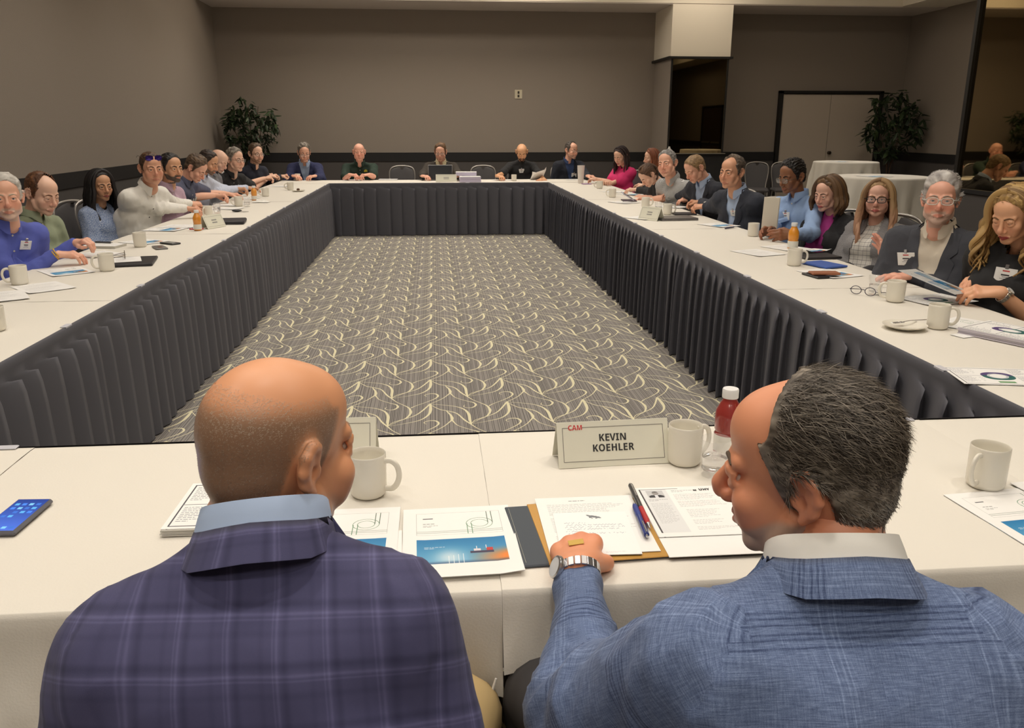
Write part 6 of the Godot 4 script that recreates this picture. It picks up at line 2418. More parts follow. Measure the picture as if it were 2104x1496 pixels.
func clear_glass() -> StandardMaterial3D:
	var g := mat("clear_glass", Color(1, 1, 1, 0.10), 0.03)
	g.transparency = BaseMaterial3D.TRANSPARENCY_ALPHA
	return g

func tumbler(p: Vector3, label: String, size := 1.0, water := 0.4) -> Node3D:
	var o := thing("water_glass", label, "glass", pale(p), 0.0, "water tumblers on the tables")
	var b := mb()
	b.lathe([Vector2(0, 0), Vector2(0.027, 0), Vector2(0.029, 0.003), Vector2(0.0300, 0.012), Vector2(0.0335, 0.088), Vector2(0.0330, 0.0895), Vector2(0.0320, 0.088), Vector2(0.0285, 0.016), Vector2(0.024, 0.012), Vector2(0, 0.011)], 32)
	part(o, "tumbler", b.mesh(), clear_glass())
	var w := mb()
	var r1 := lerpf(0.0281, 0.0316, water)
	w.lathe([Vector2(0, 0.0116), Vector2(0.0236, 0.0126), Vector2(0.0281, 0.0166), Vector2(r1, 0.016 + 0.072 * water), Vector2(0, 0.016 + 0.072 * water)], 32)
	var wm := mat("water", Color(1, 1, 1, 0.0), 0.02)
	wm.refraction_enabled = true
	wm.refraction_scale = 0.033
	part(o, "water", w.mesh(), wm)
	o.scale = Vector3.ONE * size
	return o

func juice(p: Vector3, label: String, drink: Color, size := 1.0) -> Node3D:
	var o := thing("juice_bottle", label, "bottle", pale(p))
	var b := mb()
	b.lathe([Vector2(0, 0), Vector2(0.027, 0), Vector2(0.031, 0.004), Vector2(0.0315, 0.05), Vector2(0.0285, 0.056), Vector2(0.0315, 0.062), Vector2(0.0320, 0.095), Vector2(0.030, 0.108), Vector2(0.021, 0.126), Vector2(0.0165, 0.134), Vector2(0.0165, 0.142), Vector2(0, 0.142)], 28)
	var m := mat("juice_%s" % drink.to_html(), drink, 0.12)
	m.clearcoat_enabled = true
	part(o, "bottle", b.mesh(), m)
	var l := mb()
	l.lathe([Vector2(0.0317, 0.010), Vector2(0.0320, 0.011), Vector2(0.0320, 0.049), Vector2(0.0317, 0.050)], 28)
	part(o, "label", l.mesh(), mat("bottle_label", rgb(226, 224, 214), 0.5))
	var c := mb()
	c.lathe([Vector2(0.0, 0.139), Vector2(0.0185, 0.139), Vector2(0.0190, 0.141), Vector2(0.0190, 0.158), Vector2(0.0175, 0.161), Vector2(0, 0.161)], 28)
	part(o, "cap", c.mesh(), mat("cap_white", rgb(236, 236, 236), 0.4))
	o.scale = Vector3.ONE * size
	return o

func pen(a: Vector3, b: Vector3, label: String, body: Color, grip: Color, r := 0.0055) -> Node3D:
	var mid := (a + b) / 2
	var d := b - a
	var o := thing("pen", label, "pen", mid, atan2(-d.z, d.x))
	var l := Vector2(d.x, d.z).length() / 2
	var rise := d.y
	var q := func(t: float) -> Vector3: return Vector3(l * t, rise / 2 * t, 0)
	var m := mb()
	m.tube([q.call(-0.92), q.call(0.15)], [r], 12)
	part(o, "barrel", m.mesh(), mat("pen_%s" % body.to_html(), body, 0.3))
	var g := mb()
	g.tube([q.call(0.15), q.call(0.7), q.call(0.82)], [r * 1.02, r * 1.05, r * 0.8], 12)
	part(o, "grip", g.mesh(), mat("pen_%s" % grip.to_html(), grip, 0.6))
	var t := mb()
	t.tube([q.call(0.82), q.call(0.95), q.call(1.0)], [r * 0.8, r * 0.35, r * 0.15], 12)
	part(o, "tip", t.mesh(), mat("pen_steel", rgb(200, 200, 204), 0.2, 0.9))
	var bt := mb()
	bt.tube([q.call(-0.92), q.call(-1.0)], [r * 0.55, r * 0.5], 10)
	part(o, "push_button", bt.mesh(), mat("pen_steel", rgb(200, 200, 204), 0.2, 0.9))
	var cl := mb()
	cl.box(Vector3(l * 0.6, 0.0015, 0.003), at(Vector3(-l * 0.6, r + 0.0012, 0)), 0.0005)
	part(o, "pocket_clip", cl.mesh(), mat("pen_steel", rgb(200, 200, 204), 0.2, 0.9))
	return o

func loose_glasses(p: Vector3, yaw: float, label: String, frame_c: Color) -> Node3D:
	var o := thing("eyeglasses", label, "eyeglasses", pale(p), yaw)
	var fm := mat("frame_%s" % frame_c.to_html(), frame_c, 0.3)
	var m := mb()
	var lens := mb()
	for sd in [-1.0, 1.0]:
		var q := []
		for k in 25:
			var a := TAU * k / 24.0
			q.append(Vector3(sd * 0.034 + cos(a) * 0.025, 0.022 + sin(a) * 0.019, 0))
		m.tube(q, [0.0018], 6, 1.0, false)
		for k in 24:
			lens.tri(Vector3(sd * 0.034, 0.022, 0), q[k], q[k + 1])
	m.tube([Vector3(-0.009, 0.026, 0), Vector3(0, 0.028, 0), Vector3(0.009, 0.026, 0)], [0.0018], 6)
	part(o, "rims", m.mesh(), fm)
	for sd in [-1.0, 1.0]:
		var t := mb()
		t.tube(smooth([Vector3(sd * 0.060, 0.026, 0), Vector3(sd * 0.066, 0.022, -0.01), Vector3(sd * 0.062, 0.010, -0.09), Vector3(sd * 0.060, 0.003, -0.13)], 4), [0.0018], 6)
		part(o, "temple", t.mesh(), fm)
	var gl := mat("loose_lens", Color(1, 1, 1, 0.1), 0.04)
	gl.transparency = BaseMaterial3D.TRANSPARENCY_ALPHA
	part(o, "lens", lens.mesh(), gl)
	return o

func slab_thing(called: String, label: String, cat: String, p: Vector3, yaw: float, size: Vector3, m: Material, lift := 0.0, bevel := 0.002) -> MeshInstance3D:
	var b := mb()
	b.box(size, at(Vector3(0, size.y / 2, 0)), bevel)
	return solo(called, b.mesh(), m, label, cat, pale(p, lift), yaw)

func tabletop_near() -> void:
	# --- before the bald man
	phone(Vector3(-0.854, 0.735, -1.621), -0.062, "smartphone with a lit blue home screen lying on the foreground table", true, 0.074, 0.152, rgb(92, 92, 100))
	stack(Vector3(-0.40, T, -1.625), -0.02, "thick printed booklet with a ring chart on its cover, beside the bald man", "chart", 0.279, 0.216, 0.014, rgb(206, 204, 198), "booklet", "booklet")
	slab_thing("portfolio", "closed dark grey portfolio half hidden by the bald man's shoulder", "portfolio", Vector3(-0.335, 0, -1.405), 0.02, Vector3(0.25, 0.012, 0.20), mat("portfolio_grey", rgb(74, 76, 78), 0.6), 0.0, 0.004)
	tent_card(Vector3(-0.29, T, -1.90), -0.03, "folded name card half hidden behind the bald man's mug", 0.28, 0.10, 0.085)
	mug(Vector3(-0.156, 0.735, -1.680), -18, "white mug beside the bald man's face, handle to the right")
	sheet("slides", Vector3(-0.193, 0.735, -1.466), -0.000, "handout with green loops partly covered by the bald man's shoulder", 0.216, 0.279, 0.0012)
	sheet("logos", Vector3(-0.215, T, -1.435), 0.05, "page of small logos sticking out between the two handouts", 0.279, 0.12, 0.0)
	sheet("slides", Vector3(0.033, 0.735, -1.449), 0.024, "handout of two slides, green loops above a blue ship picture, between the two men", 0.216, 0.282, 0.0026, 0.008)
	# --- the grey-haired man's place
	tent_card((Vector3(0.280, 0.735, -1.777) + Vector3(0.530, 0.735, -1.796)) / 2 + Vector3(0, 0, -0.042), 0.045, "folded name card in front of the grey-haired man, lettered in bold black", 0.268, 0.098, 0.085,
		[["KEVIN", 0.0165, Vector2(-0.002, 0.014), rgb(40, 40, 42), "black"], ["KOEHLER", 0.0165, Vector2(-0.002, -0.010), rgb(40, 40, 42), "black"], ["CAM", 0.0115, Vector2(-0.090, 0.0395), rgb(196, 40, 48), "red"]])
	mug(Vector3(0.573, 0.735, -1.792), 22, "white mug beside the lettered name card")
	tumbler(Vector3(0.619, 0.735, -1.713), "short tumbler of water in front of the grey-haired man's face", 1.0, 0.42)
	juice(Vector3(0.693, 0.735, -1.843), "small bottle of red juice with a white cap", rgb(150, 34, 26), 1.02)
	var pad := thing("leather_folder", "open dark leather folder with gilt edges under the grey-haired man's hand", "folder", pale(Vector3(0.298, 0.735, -1.465)), 0.055)
	var leather := mat("folder_leather", rgb(62, 70, 80), 0.55)
	var cover := part(pad, "cover", box_mesh(Vector3(0.30, 0.006, 0.245), 0.002), leather)
	cover.position = Vector3(-0.012, 0.003, 0.0)
	var gilt := part(pad, "gilt_edge", box_mesh(Vector3(0.285, 0.003, 0.252), 0.001), mat("gilt", rgb(196, 148, 70), 0.4, 0.3))
	gilt.position = Vector3(0.028, 0.0052, -0.001)
	var stitch := part(pad, "stitching", box_mesh(Vector3(0.001, 0.0008, 0.225), 0.0002), mat("stitch", rgb(150, 150, 140), 0.8))
	stitch.position = Vector3(-0.155, 0.0063, 0)
	sheet("text", Vector3(0.299, 0.735, -1.484), 0.000, "sheet of small print lying in the open leather folder", 0.206, 0.245, 0.0075, 0.0)
	sheet("letter", Vector3(0.294, 0.735, -1.441), -0.039, "notepaper headed by a grey wolf, handwritten, under the grey-haired man's hand", 0.148, 0.175, 0.0092, 0.0)
	sheet("plain", Vector3(0.507, 0.735, -1.451), -0.001, "blank lower page beneath the stapled profile", 0.19, 0.225, 0.0065, 0.0)
	var prof := sheet("resume", Vector3(0.508, 0.735, -1.524), -0.008, "stapled profile page with a small portrait, beside the leather folder", 0.19, 0.225, 0.0085, 0.0)
	var uhy := part(prof, "lettering", letters("UHY", 0.0085), mat("ink_black", rgb(40, 40, 42), 0.6))
	uhy.transform = Transform3D(Basis(Vector3.RIGHT, -PI / 2), Vector3(0.056, 0.0022, -0.093))
	var mk := mb()
	for k in 4:
		mk.box(Vector3(0.0028, 0.0005, 0.0028), at(Vector3(0.033 + (k % 2) * 0.0038, 0.0020, -0.0925 + (k / 2) * 0.0036)), 0.0001)
	part(prof, "emblem", mk.mesh(), mat("ink_black", rgb(40, 40, 42), 0.6))
	pen(pale(Vector3(0.408, 0.735, -1.642), 0.018), pale(Vector3(0.400, 0.735, -1.436), 0.017), "black and red ballpoint pen in the fold of the leather folder", rgb(44, 44, 48), rgb(178, 42, 44))
	pen(pale(Vector3(0.386, 0.735, -1.402), 0.018), pale(Vector3(0.394, 0.735, -1.550), 0.018), "blue ballpoint pen below the red one", rgb(40, 56, 128), rgb(52, 66, 140))
	# --- to the right
	mug(Vector3(1.197, 0.735, -1.602), 210, "white mug at the right end of the foreground table, handle towards the camera")
	sheet("slides", pale(Vector3(1.077, 0.735, -1.564)) + Vector3(0.108, 0, 0.14).rotated(Vector3.UP, 0.10), 0.10, "handout with a blue picture at the right edge of the foreground table", 0.216, 0.279, 0.0, 0.0)
	sheet("plain", Vector3(1.299, 0.735, -1.585), 0.1, "small white card at the right edge beside the mug", 0.08, 0.045, 0.003, 0.0)

func watch(root: Node3D, w: Vector3, axis: Vector3, up: Vector3, r: float, face: Color, metal: Color, called := "wristwatch") -> void:
	var m := mb()
	var side := axis.cross(up).normalized()
	up = side.cross(axis).normalized()
	var n := 22
	for k in n:
		var a := TAU * k / n
		var o := (side * cos(a) * 1.12 + up * sin(a)) * r
		var t := Transform3D(Basis((-side * sin(a) + up * cos(a)).normalized(), (side * cos(a) + up * sin(a)).normalized(), axis), w + o)
		m.box(Vector3(r * 0.27, 0.003, 0.017), t, 0.0008)
	var band := part(root, called, m.mesh(), mat("watch_metal_%s" % metal.to_html(), metal, 0.25, 0.9))
	var c := mb()
	c.lathe([Vector2(0, 0), Vector2(0.019, 0.0), Vector2(0.0205, 0.003), Vector2(0.0195, 0.008), Vector2(0.0165, 0.0095)], 28, Transform3D(Basis(side, up, axis), w + up * (r - 0.001)))
	part(band, "watch_case", c.mesh(), mat("watch_metal_%s" % metal.to_html(), metal, 0.25, 0.9))
	var d := mb()
	d.lathe([Vector2(0, 0.0088), Vector2(0.0168, 0.0088), Vector2(0.0168, 0.0092), Vector2(0, 0.0094)], 28, Transform3D(Basis(side, up, axis), w + up * (r - 0.001)))
	part(band, "dial", d.mesh(), mat("watch_dial_%s" % face.to_html(), face, 0.2))

func tabletop_left() -> void:
	mug(Vector3(-1.711, 0.735, -3.332), 170, "white mug cut off by the left edge of the picture")
	mug(Vector3(-2.082, 0.735, -4.358), 205, "white mug in front of the white-haired man, handle to the left")
	mug(Vector3(-1.800, 0.735, -4.748), 200, "white mug beside the white-haired man's hand and the black folder")
	mug(Vector3(-1.935, 0.735, -5.711), 100, "white mug in front of the woman in blue, handle hidden")
	mug(Vector3(-1.983, 0.735, -7.640), 250, "white mug in the hands of the man in the white shirt")
	mug(Vector3(-1.943, 0.735, -8.671), 200, "white mug beside the writing man's glass")
	mug(Vector3(-1.908, 0.735, -9.884), 195, "white mug in front of the bottle in the left far half")
	mug(Vector3(-1.787, 0.735, -10.865), 200, "white mug beside the saucer near the left far corner")
	mug(Vector3(-1.944, 0.735, -13.470), 190, "white mug in front of the man in the navy suit, nearer his hands")
	mug(Vector3(-2.000, 0.735, -12.862), 205, "white mug standing left of another before the navy suit")
	sheet("text", Vector3(-2.020, 0.735, -4.022), 0.530, "printed page at the left edge below the white-haired man's mug", 0.216, 0.279, 0.0016)
	sheet("text_b", Vector3(-1.929, 0.735, -4.256), 0.736, "second printed page half under the white-haired man's mug", 0.216, 0.279, 0.0)
	sheet("slides", Vector3(-2.011, 0.735, -4.734), 0.678, "handout under the white-haired man's hands", 0.216, 0.279, 0.0)
	var fold := slab_thing("portfolio", "black portfolio with papers and eyeglasses on it, left table", "portfolio", Vector3(-1.758, 0.735, -5.019), 0.20, Vector3(0.25, 0.016, 0.31), mat("black_leather", rgb(34, 32, 36), 0.5), 0.0, 0.004)
	sheet("text", Vector3(-1.792, 0.735, -5.040), 0.35, "page lying on the black portfolio on the left table", 0.15, 0.2, 0.0165, 0.0)
	var lg := loose_glasses(Vector3(-1.816, 0.735, -5.079), 1.9, "thin-framed eyeglasses lying on the black portfolio", rgb(96, 84, 72))
	lg.position.y += 0.019
	sheet("text_b", Vector3(-2.080, 0.735, -5.385), 0.817, "grey printed page in front of the woman in blue", 0.216, 0.279, 0.0)
	stack(Vector3(-2.171, 0.735, -5.731), 1.4, "white notepad with a pen in front of the woman in blue", "plain", 0.15, 0.23, 0.014, rgb(216, 212, 202), "notepad", "notepad")
	pen(pale(Vector3(-2.259, 0.735, -5.809), 0.022), pale(Vector3(-2.131, 0.735, -5.775), 0.022), "dark pen lying on the white notepad", rgb(60, 60, 64), rgb(70, 70, 74))
	sheet("slides", Vector3(-1.990, 0.735, -5.964), 0.962, "handout beyond the notepad on the left table", 0.216, 0.279, 0.0)
	phone(Vector3(-1.786, 0.735, -5.629), 0.5, "phone with a grey screen beside the mug of the woman in blue", false, 0.074, 0.15, rgb(120, 118, 118))
	phone(Vector3(-1.783, 0.735, -5.841), 0.9, "black phone beyond the grey-screened phone", false, 0.07, 0.14, rgb(44, 44, 46))
	sheet("slides", Vector3(-2.072, 0.735, -6.692), 1.334, "handout under the elbow of the man in the white shirt", 0.216, 0.279, 0.0)
	sheet("text", Vector3(-2.008, 0.735, -6.887), 1.335, "page beside the orange juice bottle on the left table", 0.216, 0.279, 0.0018)
	juice(Vector3(-1.803, 0.735, -6.617), "orange juice bottle before the man in the white shirt", rgb(226, 146, 40), 0.95)
	pen(pale(Vector3(-1.882, 0.735, -6.655), 0.006), pale(Vector3(-1.764, 0.735, -6.677), 0.006), "red pen by the foot of the orange juice bottle", rgb(186, 44, 52), rgb(196, 60, 66))
	tent_card(Vector3(-1.741, 0.735, -6.805), 1.12, "folded name card beside the orange juice bottle on the left table", 0.215, 0.10, 0.09)
	slab_thing("binder", "black padded binder behind the name card on the left table", "binder", Vector3(-1.719, 0.735, -7.114), 0.12, Vector3(0.33, 0.03, 0.26), mat("black_binder", rgb(42, 40, 46), 0.5), 0.0, 0.008)
	tumbler(Vector3(-1.987, 0.735, -7.986), "tumbler of water beside the mug of the man in the white shirt", 1.0, 0.5)
	var keys := thing("car_keys", "black car keys lying on the left table", "keys", pale(Vector3(-1.829, 0.735, -8.065)), 0.3)
	var fob := mb()
	fob.ball(Vector3(0.045, 0.012, 0.022), at(Vector3(0, 0.012, 0)), 16, 10)
	part(keys, "fob", fob.mesh(), mat("key_black", rgb(30, 30, 32), 0.4))
	var kr := mb()
	kr.tube([Vector3(0.03, 0.006, 0.02), Vector3(0.06, 0.004, 0.05), Vector3(0.10, 0.004, 0.06)], [0.005, 0.008, 0.004], 8, 0.4)
	part(keys, "key", kr.mesh(), mat("pen_steel", rgb(200, 200, 204), 0.2, 0.9))
	sheet("text", Vector3(-2.003, 0.735, -8.407), 1.267, "page between the keys and the man in the white shirt", 0.216, 0.279, 0.0)
	tumbler(Vector3(-1.849, 0.735, -8.610), "tumbler of water before the man in slate blue", 1.0, 0.35)
	sheet("text_b", Vector3(-2.062, 0.735, -8.786), 1.342, "page the man in slate blue is writing on", 0.216, 0.279, 0.0)
	juice(Vector3(-1.928, 0.735, -9.361), "orange juice bottle near the man writing in white", rgb(226, 150, 48), 0.95)
	sheet("text", Vector3(-2.082, 0.735, -9.610), 1.377, "page under the pen of the bearded man in white", 0.216, 0.279, 0.0)
	sheet("text_b", Vector3(-2.022, 0.735, -11.562), 1.270, "page by the joined hands near the left far corner", 0.216, 0.279, 0.0)
	var nap := mb()
	var np := PackedVector3Array()
	var nn := FastNoiseLite.new()
	nn.seed = 6
	nn.frequency = 14.0
	for r in 13:
		for q in 13:
			var u := (q / 12.0 - 0.5) * 0.17
			var v := (r / 12.0 - 0.5) * 0.15
			np.append(Vector3(u, 0.004 + absf(nn.get_noise_2d(u, v)) * 0.05 * (1.0 - smoothstep(0.04, 0.085, Vector2(u, v).length())) , v))
	nap.sheet(np, 12, 12, true)
	solo("napkin", nap.mesh(), mat("napkin_paper", rgb(236, 234, 228), 0.9), "crumpled white napkin beside the second juice bottle on the left", "napkin", pale(Vector3(-1.808, 0.735, -9.108)))
	saucer(Vector3(-1.653, 0.735, -10.608), "white saucer with a tea bag near the left far corner", true)
	# pens in hands
	if kept.has("l6"):
		held_pen("l6", "pen in the hand of the man in slate blue")
	if kept.has("l7"):
		held_pen("l7", "pen in the hand of the bearded man in white")
	if kept.has("l1"):
		var r: Dictionary = kept.l1
		var a: Vector3 = (r.wr[1] - r.el[1]).normalized()
		watch_band(r, a)

func watch_band(r: Dictionary, a: Vector3) -> void:
	var m := mb()
	var n := 20
	for off in [0.0, 0.012]:
		var p := []
		for k in n + 1:
			var f := TAU * k / n
			var sd := a.cross(Vector3.UP).normalized()
			p.append(r.wr[1] - a * (0.004 - off) + (sd * cos(f) * 1.15 + sd.cross(a) * sin(f)) * 0.030)
		m.tube(p, [0.004], 8, 1.0, false)
	part(r.root, "bracelet", m.mesh(), mat("bracelet_yellow", rgb(214, 172, 70), 0.5), "yellow bracelets")

func held_pen(k: String, label: String) -> void:
	var r: Dictionary = kept[k]
	var root: Node3D = r.root
	var x: Transform3D = root.transform * (r.hx[1][1] as Transform3D)
	var tip: Vector3 = x * Vector3(0.030, -0.055, 0.105)
	tip.y = maxf(tip.y, T + 0.006)
	var tail: Vector3 = x * Vector3(0.046, 0.035, 0.04)
	pen(tail, tip, label, rgb(38, 38, 44), rgb(50, 50, 56), 0.0045)

func saucer(p: Vector3, label: String, tea := false) -> Node3D:
	var o := thing("saucer", label, "saucer", pale(p))
	var m := mb()
	m.lathe([Vector2(0, 0), Vector2(0.045, 0), Vector2(0.047, 0.003), Vector2(0.075, 0.011), Vector2(0.082, 0.016), Vector2(0.083, 0.018), Vector2(0.080, 0.018), Vector2(0.072, 0.014), Vector2(0.046, 0.006), Vector2(0, 0.005)], 40)
	part(o, "plate", m.mesh(), mat("mug_glaze", rgb(232, 227, 214), 0.22))
	if tea:
		var b := solo("tea_bag", box_mesh(Vector3(0.035, 0.03, 0.03), 0.008), mat("tea_brown", rgb(92, 66, 52), 0.8), "brown tea bag on the saucer near the left far corner", "tea bag", pale(p, 0.023))
	return o

func tabletop_right() -> void:
	mug(Vector3(2.123, 0.735, -10.809), 170, "white mug furthest up the right table, before the woman in pink")
	mug(Vector3(2.000, 0.735, -9.429), 175, "white mug just nearer than the one before the woman in pink")
	mug(Vector3(2.082, 0.735, -8.232), -10, "white mug before the fair-haired man writing, handle to the right")
	mug(Vector3(2.105, 0.735, -7.511), -12, "white mug behind the closed laptop, handle to the right")
	mug(Vector3(2.302, 0.735, -5.912), 80, "white mug in front of the raised white folder, handle hidden")
	mug(Vector3(2.047, 0.735, -4.600), -8, "white mug beside the orange juice bottle on the right")
	mug(Vector3(2.078, 0.735, -3.566), 160, "white mug in front of the silver-haired man, handle to the left")
	mug(Vector3(1.966, 0.735, -3.048), -20, "white mug behind the plate with the fork")
	sheet("text", Vector3(2.330, 0.735, -12.082), 0.302, "page at the far end of the right table", 0.216, 0.279, 0.0)
	sheet("text_b", Vector3(2.195, 0.735, -10.247), 0.549, "page before the folded arms of the woman in pink", 0.216, 0.279, 0.0)
	sheet("slides", Vector3(2.304, 0.735, -9.818), 0.608, "handout under the phone of the man in the striped polo", 0.216, 0.279, 0.0)
	sheet("text", Vector3(1.985, 0.735, -8.761), 0.492, "page nearest the inner edge, before the striped polo", 0.216, 0.279, 0.0)
	slab_thing("notebook", "dark notebook under the hands of the man in the striped polo", "notebook", Vector3(2.084, 0.735, -8.970), -0.1, Vector3(0.15, 0.01, 0.2), mat("notebook_dark", rgb(70, 56, 66), 0.6))
	sheet("text_b", Vector3(2.356, 0.735, -8.233), 0.696, "page the fair-haired man is writing on", 0.216, 0.279, 0.0)
	tumbler(Vector3(2.080, 0.735, -7.739), "tumbler of water between two mugs on the right table", 1.0, 0.45)
	tent_card(Vector3(1.846, 0.735, -7.077), -1.05, "folded name card at the inner edge of the right table", 0.23, 0.11, 0.09)
	var lap := thing("laptop", "closed grey laptop before the man with clasped hands", "laptop", pale(Vector3(2.060, 0.735, -7.099)), 0.10)
	part(lap, "base", box_mesh(Vector3(0.33, 0.012, 0.24), 0.004), mat("laptop_grey", rgb(128, 124, 122), 0.4, 0.4)).position.y = 0.006
	part(lap, "lid", box_mesh(Vector3(0.328, 0.008, 0.238), 0.003), mat("laptop_lid", rgb(116, 113, 112), 0.4, 0.4)).position.y = 0.0165
	slab_thing("notebook", "black notebook beyond the closed laptop", "notebook", Vector3(2.255, 0.735, -7.499), -0.05, Vector3(0.2, 0.014, 0.16), mat("black_binder", rgb(42, 40, 46), 0.5))
	sheet("text", Vector3(1.802, 0.735, -7.214), 0.535, "page beside the name card on the right table", 0.216, 0.279, 0.0)
	sheet("slides", Vector3(2.284, 0.735, -6.622), 0.406, "white booklet before the man with clasped hands", 0.216, 0.279, 0.0)
	pen(pale(Vector3(2.237, 0.735, -6.338), 0.006), pale(Vector3(2.362, 0.735, -6.457), 0.006), "dark blue pen beside the white booklet", rgb(44, 42, 78), rgb(44, 42, 78))
	# the folder held up by the young man
	if kept.has("r7"):
		var f := mb()
		f.box(Vector3(0.105, 0.275, 0.004), Transform3D(), 0.001)
		var fold := thing("folder", "white folder held upright by the young man in pale blue", "folder", Vector3(2.375, 0.885, -5.809), -0.35)
		fold.rotation = Vector3(0.05, -0.50, -0.03)
		part(fold, "front_cover", f.mesh(), mat("folder_white", rgb(226, 220, 206), 0.7))
		var back := part(fold, "back_cover", f.mesh(), mat("folder_white", rgb(226, 220, 206), 0.7))
		back.transform = Transform3D(Basis(Vector3.UP, 0.14), Vector3(0.004, 0, -0.012))
	sheet("text", Vector3(2.022, 0.735, -5.096), 0.329, "pale page on the right table before the woman in the blazer", 0.216, 0.279, 0.0)
	sheet("text_b", Vector3(2.296, 0.735, -5.288), 0.392, "page beside the orange juice on the right", 0.216, 0.279, 0.0)
	juice(Vector3(2.317, 0.735, -5.254), "orange juice bottle on the right, before the woman in the blazer", rgb(232, 150, 32), 1.05)
	slab_thing("portfolio", "dark portfolio with loose papers, before the woman in the grey cardigan", "portfolio", Vector3(2.308, 0.735, -4.895), 0.12, Vector3(0.24, 0.014, 0.20), mat("black_leather", rgb(34, 32, 36), 0.5), 0.0, 0.004)
	sheet("slides", Vector3(2.349, 0.735, -5.055), 0.25, "loose page on the dark portfolio", 0.19, 0.16, 0.0145, 0.02)
	sheet("slides", Vector3(2.122, 0.735, -4.312), 0.320, "handout under the blue booklet", 0.216, 0.279, 0.0)
	slab_thing("booklet", "bright blue booklet on the right table", "booklet", Vector3(2.209, 0.735, -4.569), 0.30, Vector3(0.155, 0.010, 0.21), mat("booklet_blue", rgb(58, 92, 172), 0.55), 0.003)
	phone(Vector3(2.006, 0.735, -4.231), 0.163, "dark phone partly under a tan case on the right table", false, 0.074, 0.15, rgb(40, 40, 42))
	slab_thing("phone", "phone in a tan leather case on the right table", "phone", Vector3(2.052, 0.735, -4.226), 1.50, Vector3(0.075, 0.013, 0.15), mat("tan_leather", rgb(150, 92, 62), 0.6), 0.012, 0.004)
	loose_glasses(Vector3(2.000, 0.735, -3.710), -0.9, "dark eyeglasses standing open beside the water glass", rgb(44, 42, 60))
	tumbler(Vector3(2.069, 0.735, -3.728), "tumbler of water between the eyeglasses and the silver-haired man's mug", 1.0, 0.45)
	sheet("chart", Vector3(2.285, 0.735, -3.582), 0.247, "grey printed page under the hands of the blond woman", 0.279, 0.216, 0.0)
	var plate := saucer(Vector3(1.833, 0.735, -3.052), "small white plate with a fork near the inner edge on the right")
	var fork := thing("fork", "steel fork lying across the small white plate", "fork", pale(Vector3(1.871, 0.735, -3.082), 0.020), 0.25)
	var fk := mb()
	fk.tube([Vector3(-0.035, 0.002, 0), Vector3(0.0, 0.004, 0), Vector3(0.07, 0.002, 0), Vector3(0.095, 0.001, 0)], [0.003, 0.003, 0.004, 0.005], 8, 0.4)
	part(fork, "handle", fk.mesh(), mat("pen_steel", rgb(200, 200, 204), 0.2, 0.9))
	var tn := mb()
	tn.box(Vector3(0.02, 0.002, 0.02), at(Vector3(-0.045, 0.001, 0)), 0.0008)
	for k in 4:
		tn.box(Vector3(0.035, 0.0016, 0.003), at(Vector3(-0.070, 0.001, -0.0085 + k * 0.00567)), 0.0006)
	part(fork, "tines", tn.mesh(), mat("pen_steel", rgb(200, 200, 204), 0.2, 0.9))
	sheet("slides", Vector3(2.144, 0.735, -3.058), 0.546, "handout with a blue picture beside the mug on the right", 0.216, 0.279, 0.0, 0.0)
	stack(Vector3(2.151, 0.735, -2.882), 0.462, "thick bound report with a circular emblem on its cover, right table", "chart", 0.216, 0.279, 0.024, rgb(196, 190, 200), "report", "report")
	sheet("plain", Vector3(2.008, 0.735, -2.924), 0.3, "folded white slip beside the thick bound report", 0.10, 0.06, 0.0, 0.0)
	sheet("chart", Vector3(1.773, 0.735, -2.395), -0.193, "sheet with a ring chart near the corner of the right table", 0.279, 0.19, 0.0, 0.0)
	if kept.has("r5"):
		held_pen("r5", "white pen in the hand of the fair-haired man")
	if kept.has("r4"):
		var p := phone(Vector3(2.013, 0.800, -8.738), 0.9, "phone held by the man in the striped polo", false, 0.074, 0.15, rgb(180, 176, 190))
		p.position = Vector3(2.013, 0.800, -8.738)
		p.rotation = Vector3(0.5, 1.9, 0.3)
	if kept.has("r10"):
		var r: Dictionary = kept.r10
		var a: Vector3 = (r.wr[1] - r.el[1]).normalized()
		watch(r.root, r.wr[1] - a * 0.012, a, (r.hx[1][1] as Transform3D).basis.y, 0.033, rgb(222, 200, 120), rgb(206, 172, 78))
	if kept.has("r6"):
		var r: Dictionary = kept.r6
		var a: Vector3 = (r.wr[0] - r.el[0]).normalized()
		watch(r.root, r.wr[0] - a * 0.012, a, (r.hx[0][1] as Transform3D).basis.y, 0.033, rgb(226, 224, 214), rgb(190, 188, 182))
	if kept.has("r11"):
		var r: Dictionary = kept.r11
		var a: Vector3 = (r.wr[0] - r.el[0]).normalized()
		watch(r.root, r.wr[0] - a * 0.03, a, (r.hx[0][1] as Transform3D).basis.y, 0.031, rgb(236, 234, 230), rgb(224, 220, 214))
		var bk := solo("paper_sheet", sheet_mesh(0.27, 0.20, 0.0), paper("slides"), "handout held open by the blond woman at the right edge", "paper", Vector3.ZERO, 0.0, SHEETS)
		# held out in both hands, nearly edge-on to the room
		var u := (Vector3(2.301, 0.79, -3.427) - Vector3(2.136, 0.87, -3.651)).normalized()
		var v := Vector3(0.52, 0.02, -0.83)
		v = (v - u * v.dot(u)).normalized()
		bk.transform = Transform3D(Basis(u, v.cross(u), v), Vector3(2.22, 0.83, -3.54) + v * 0.05)
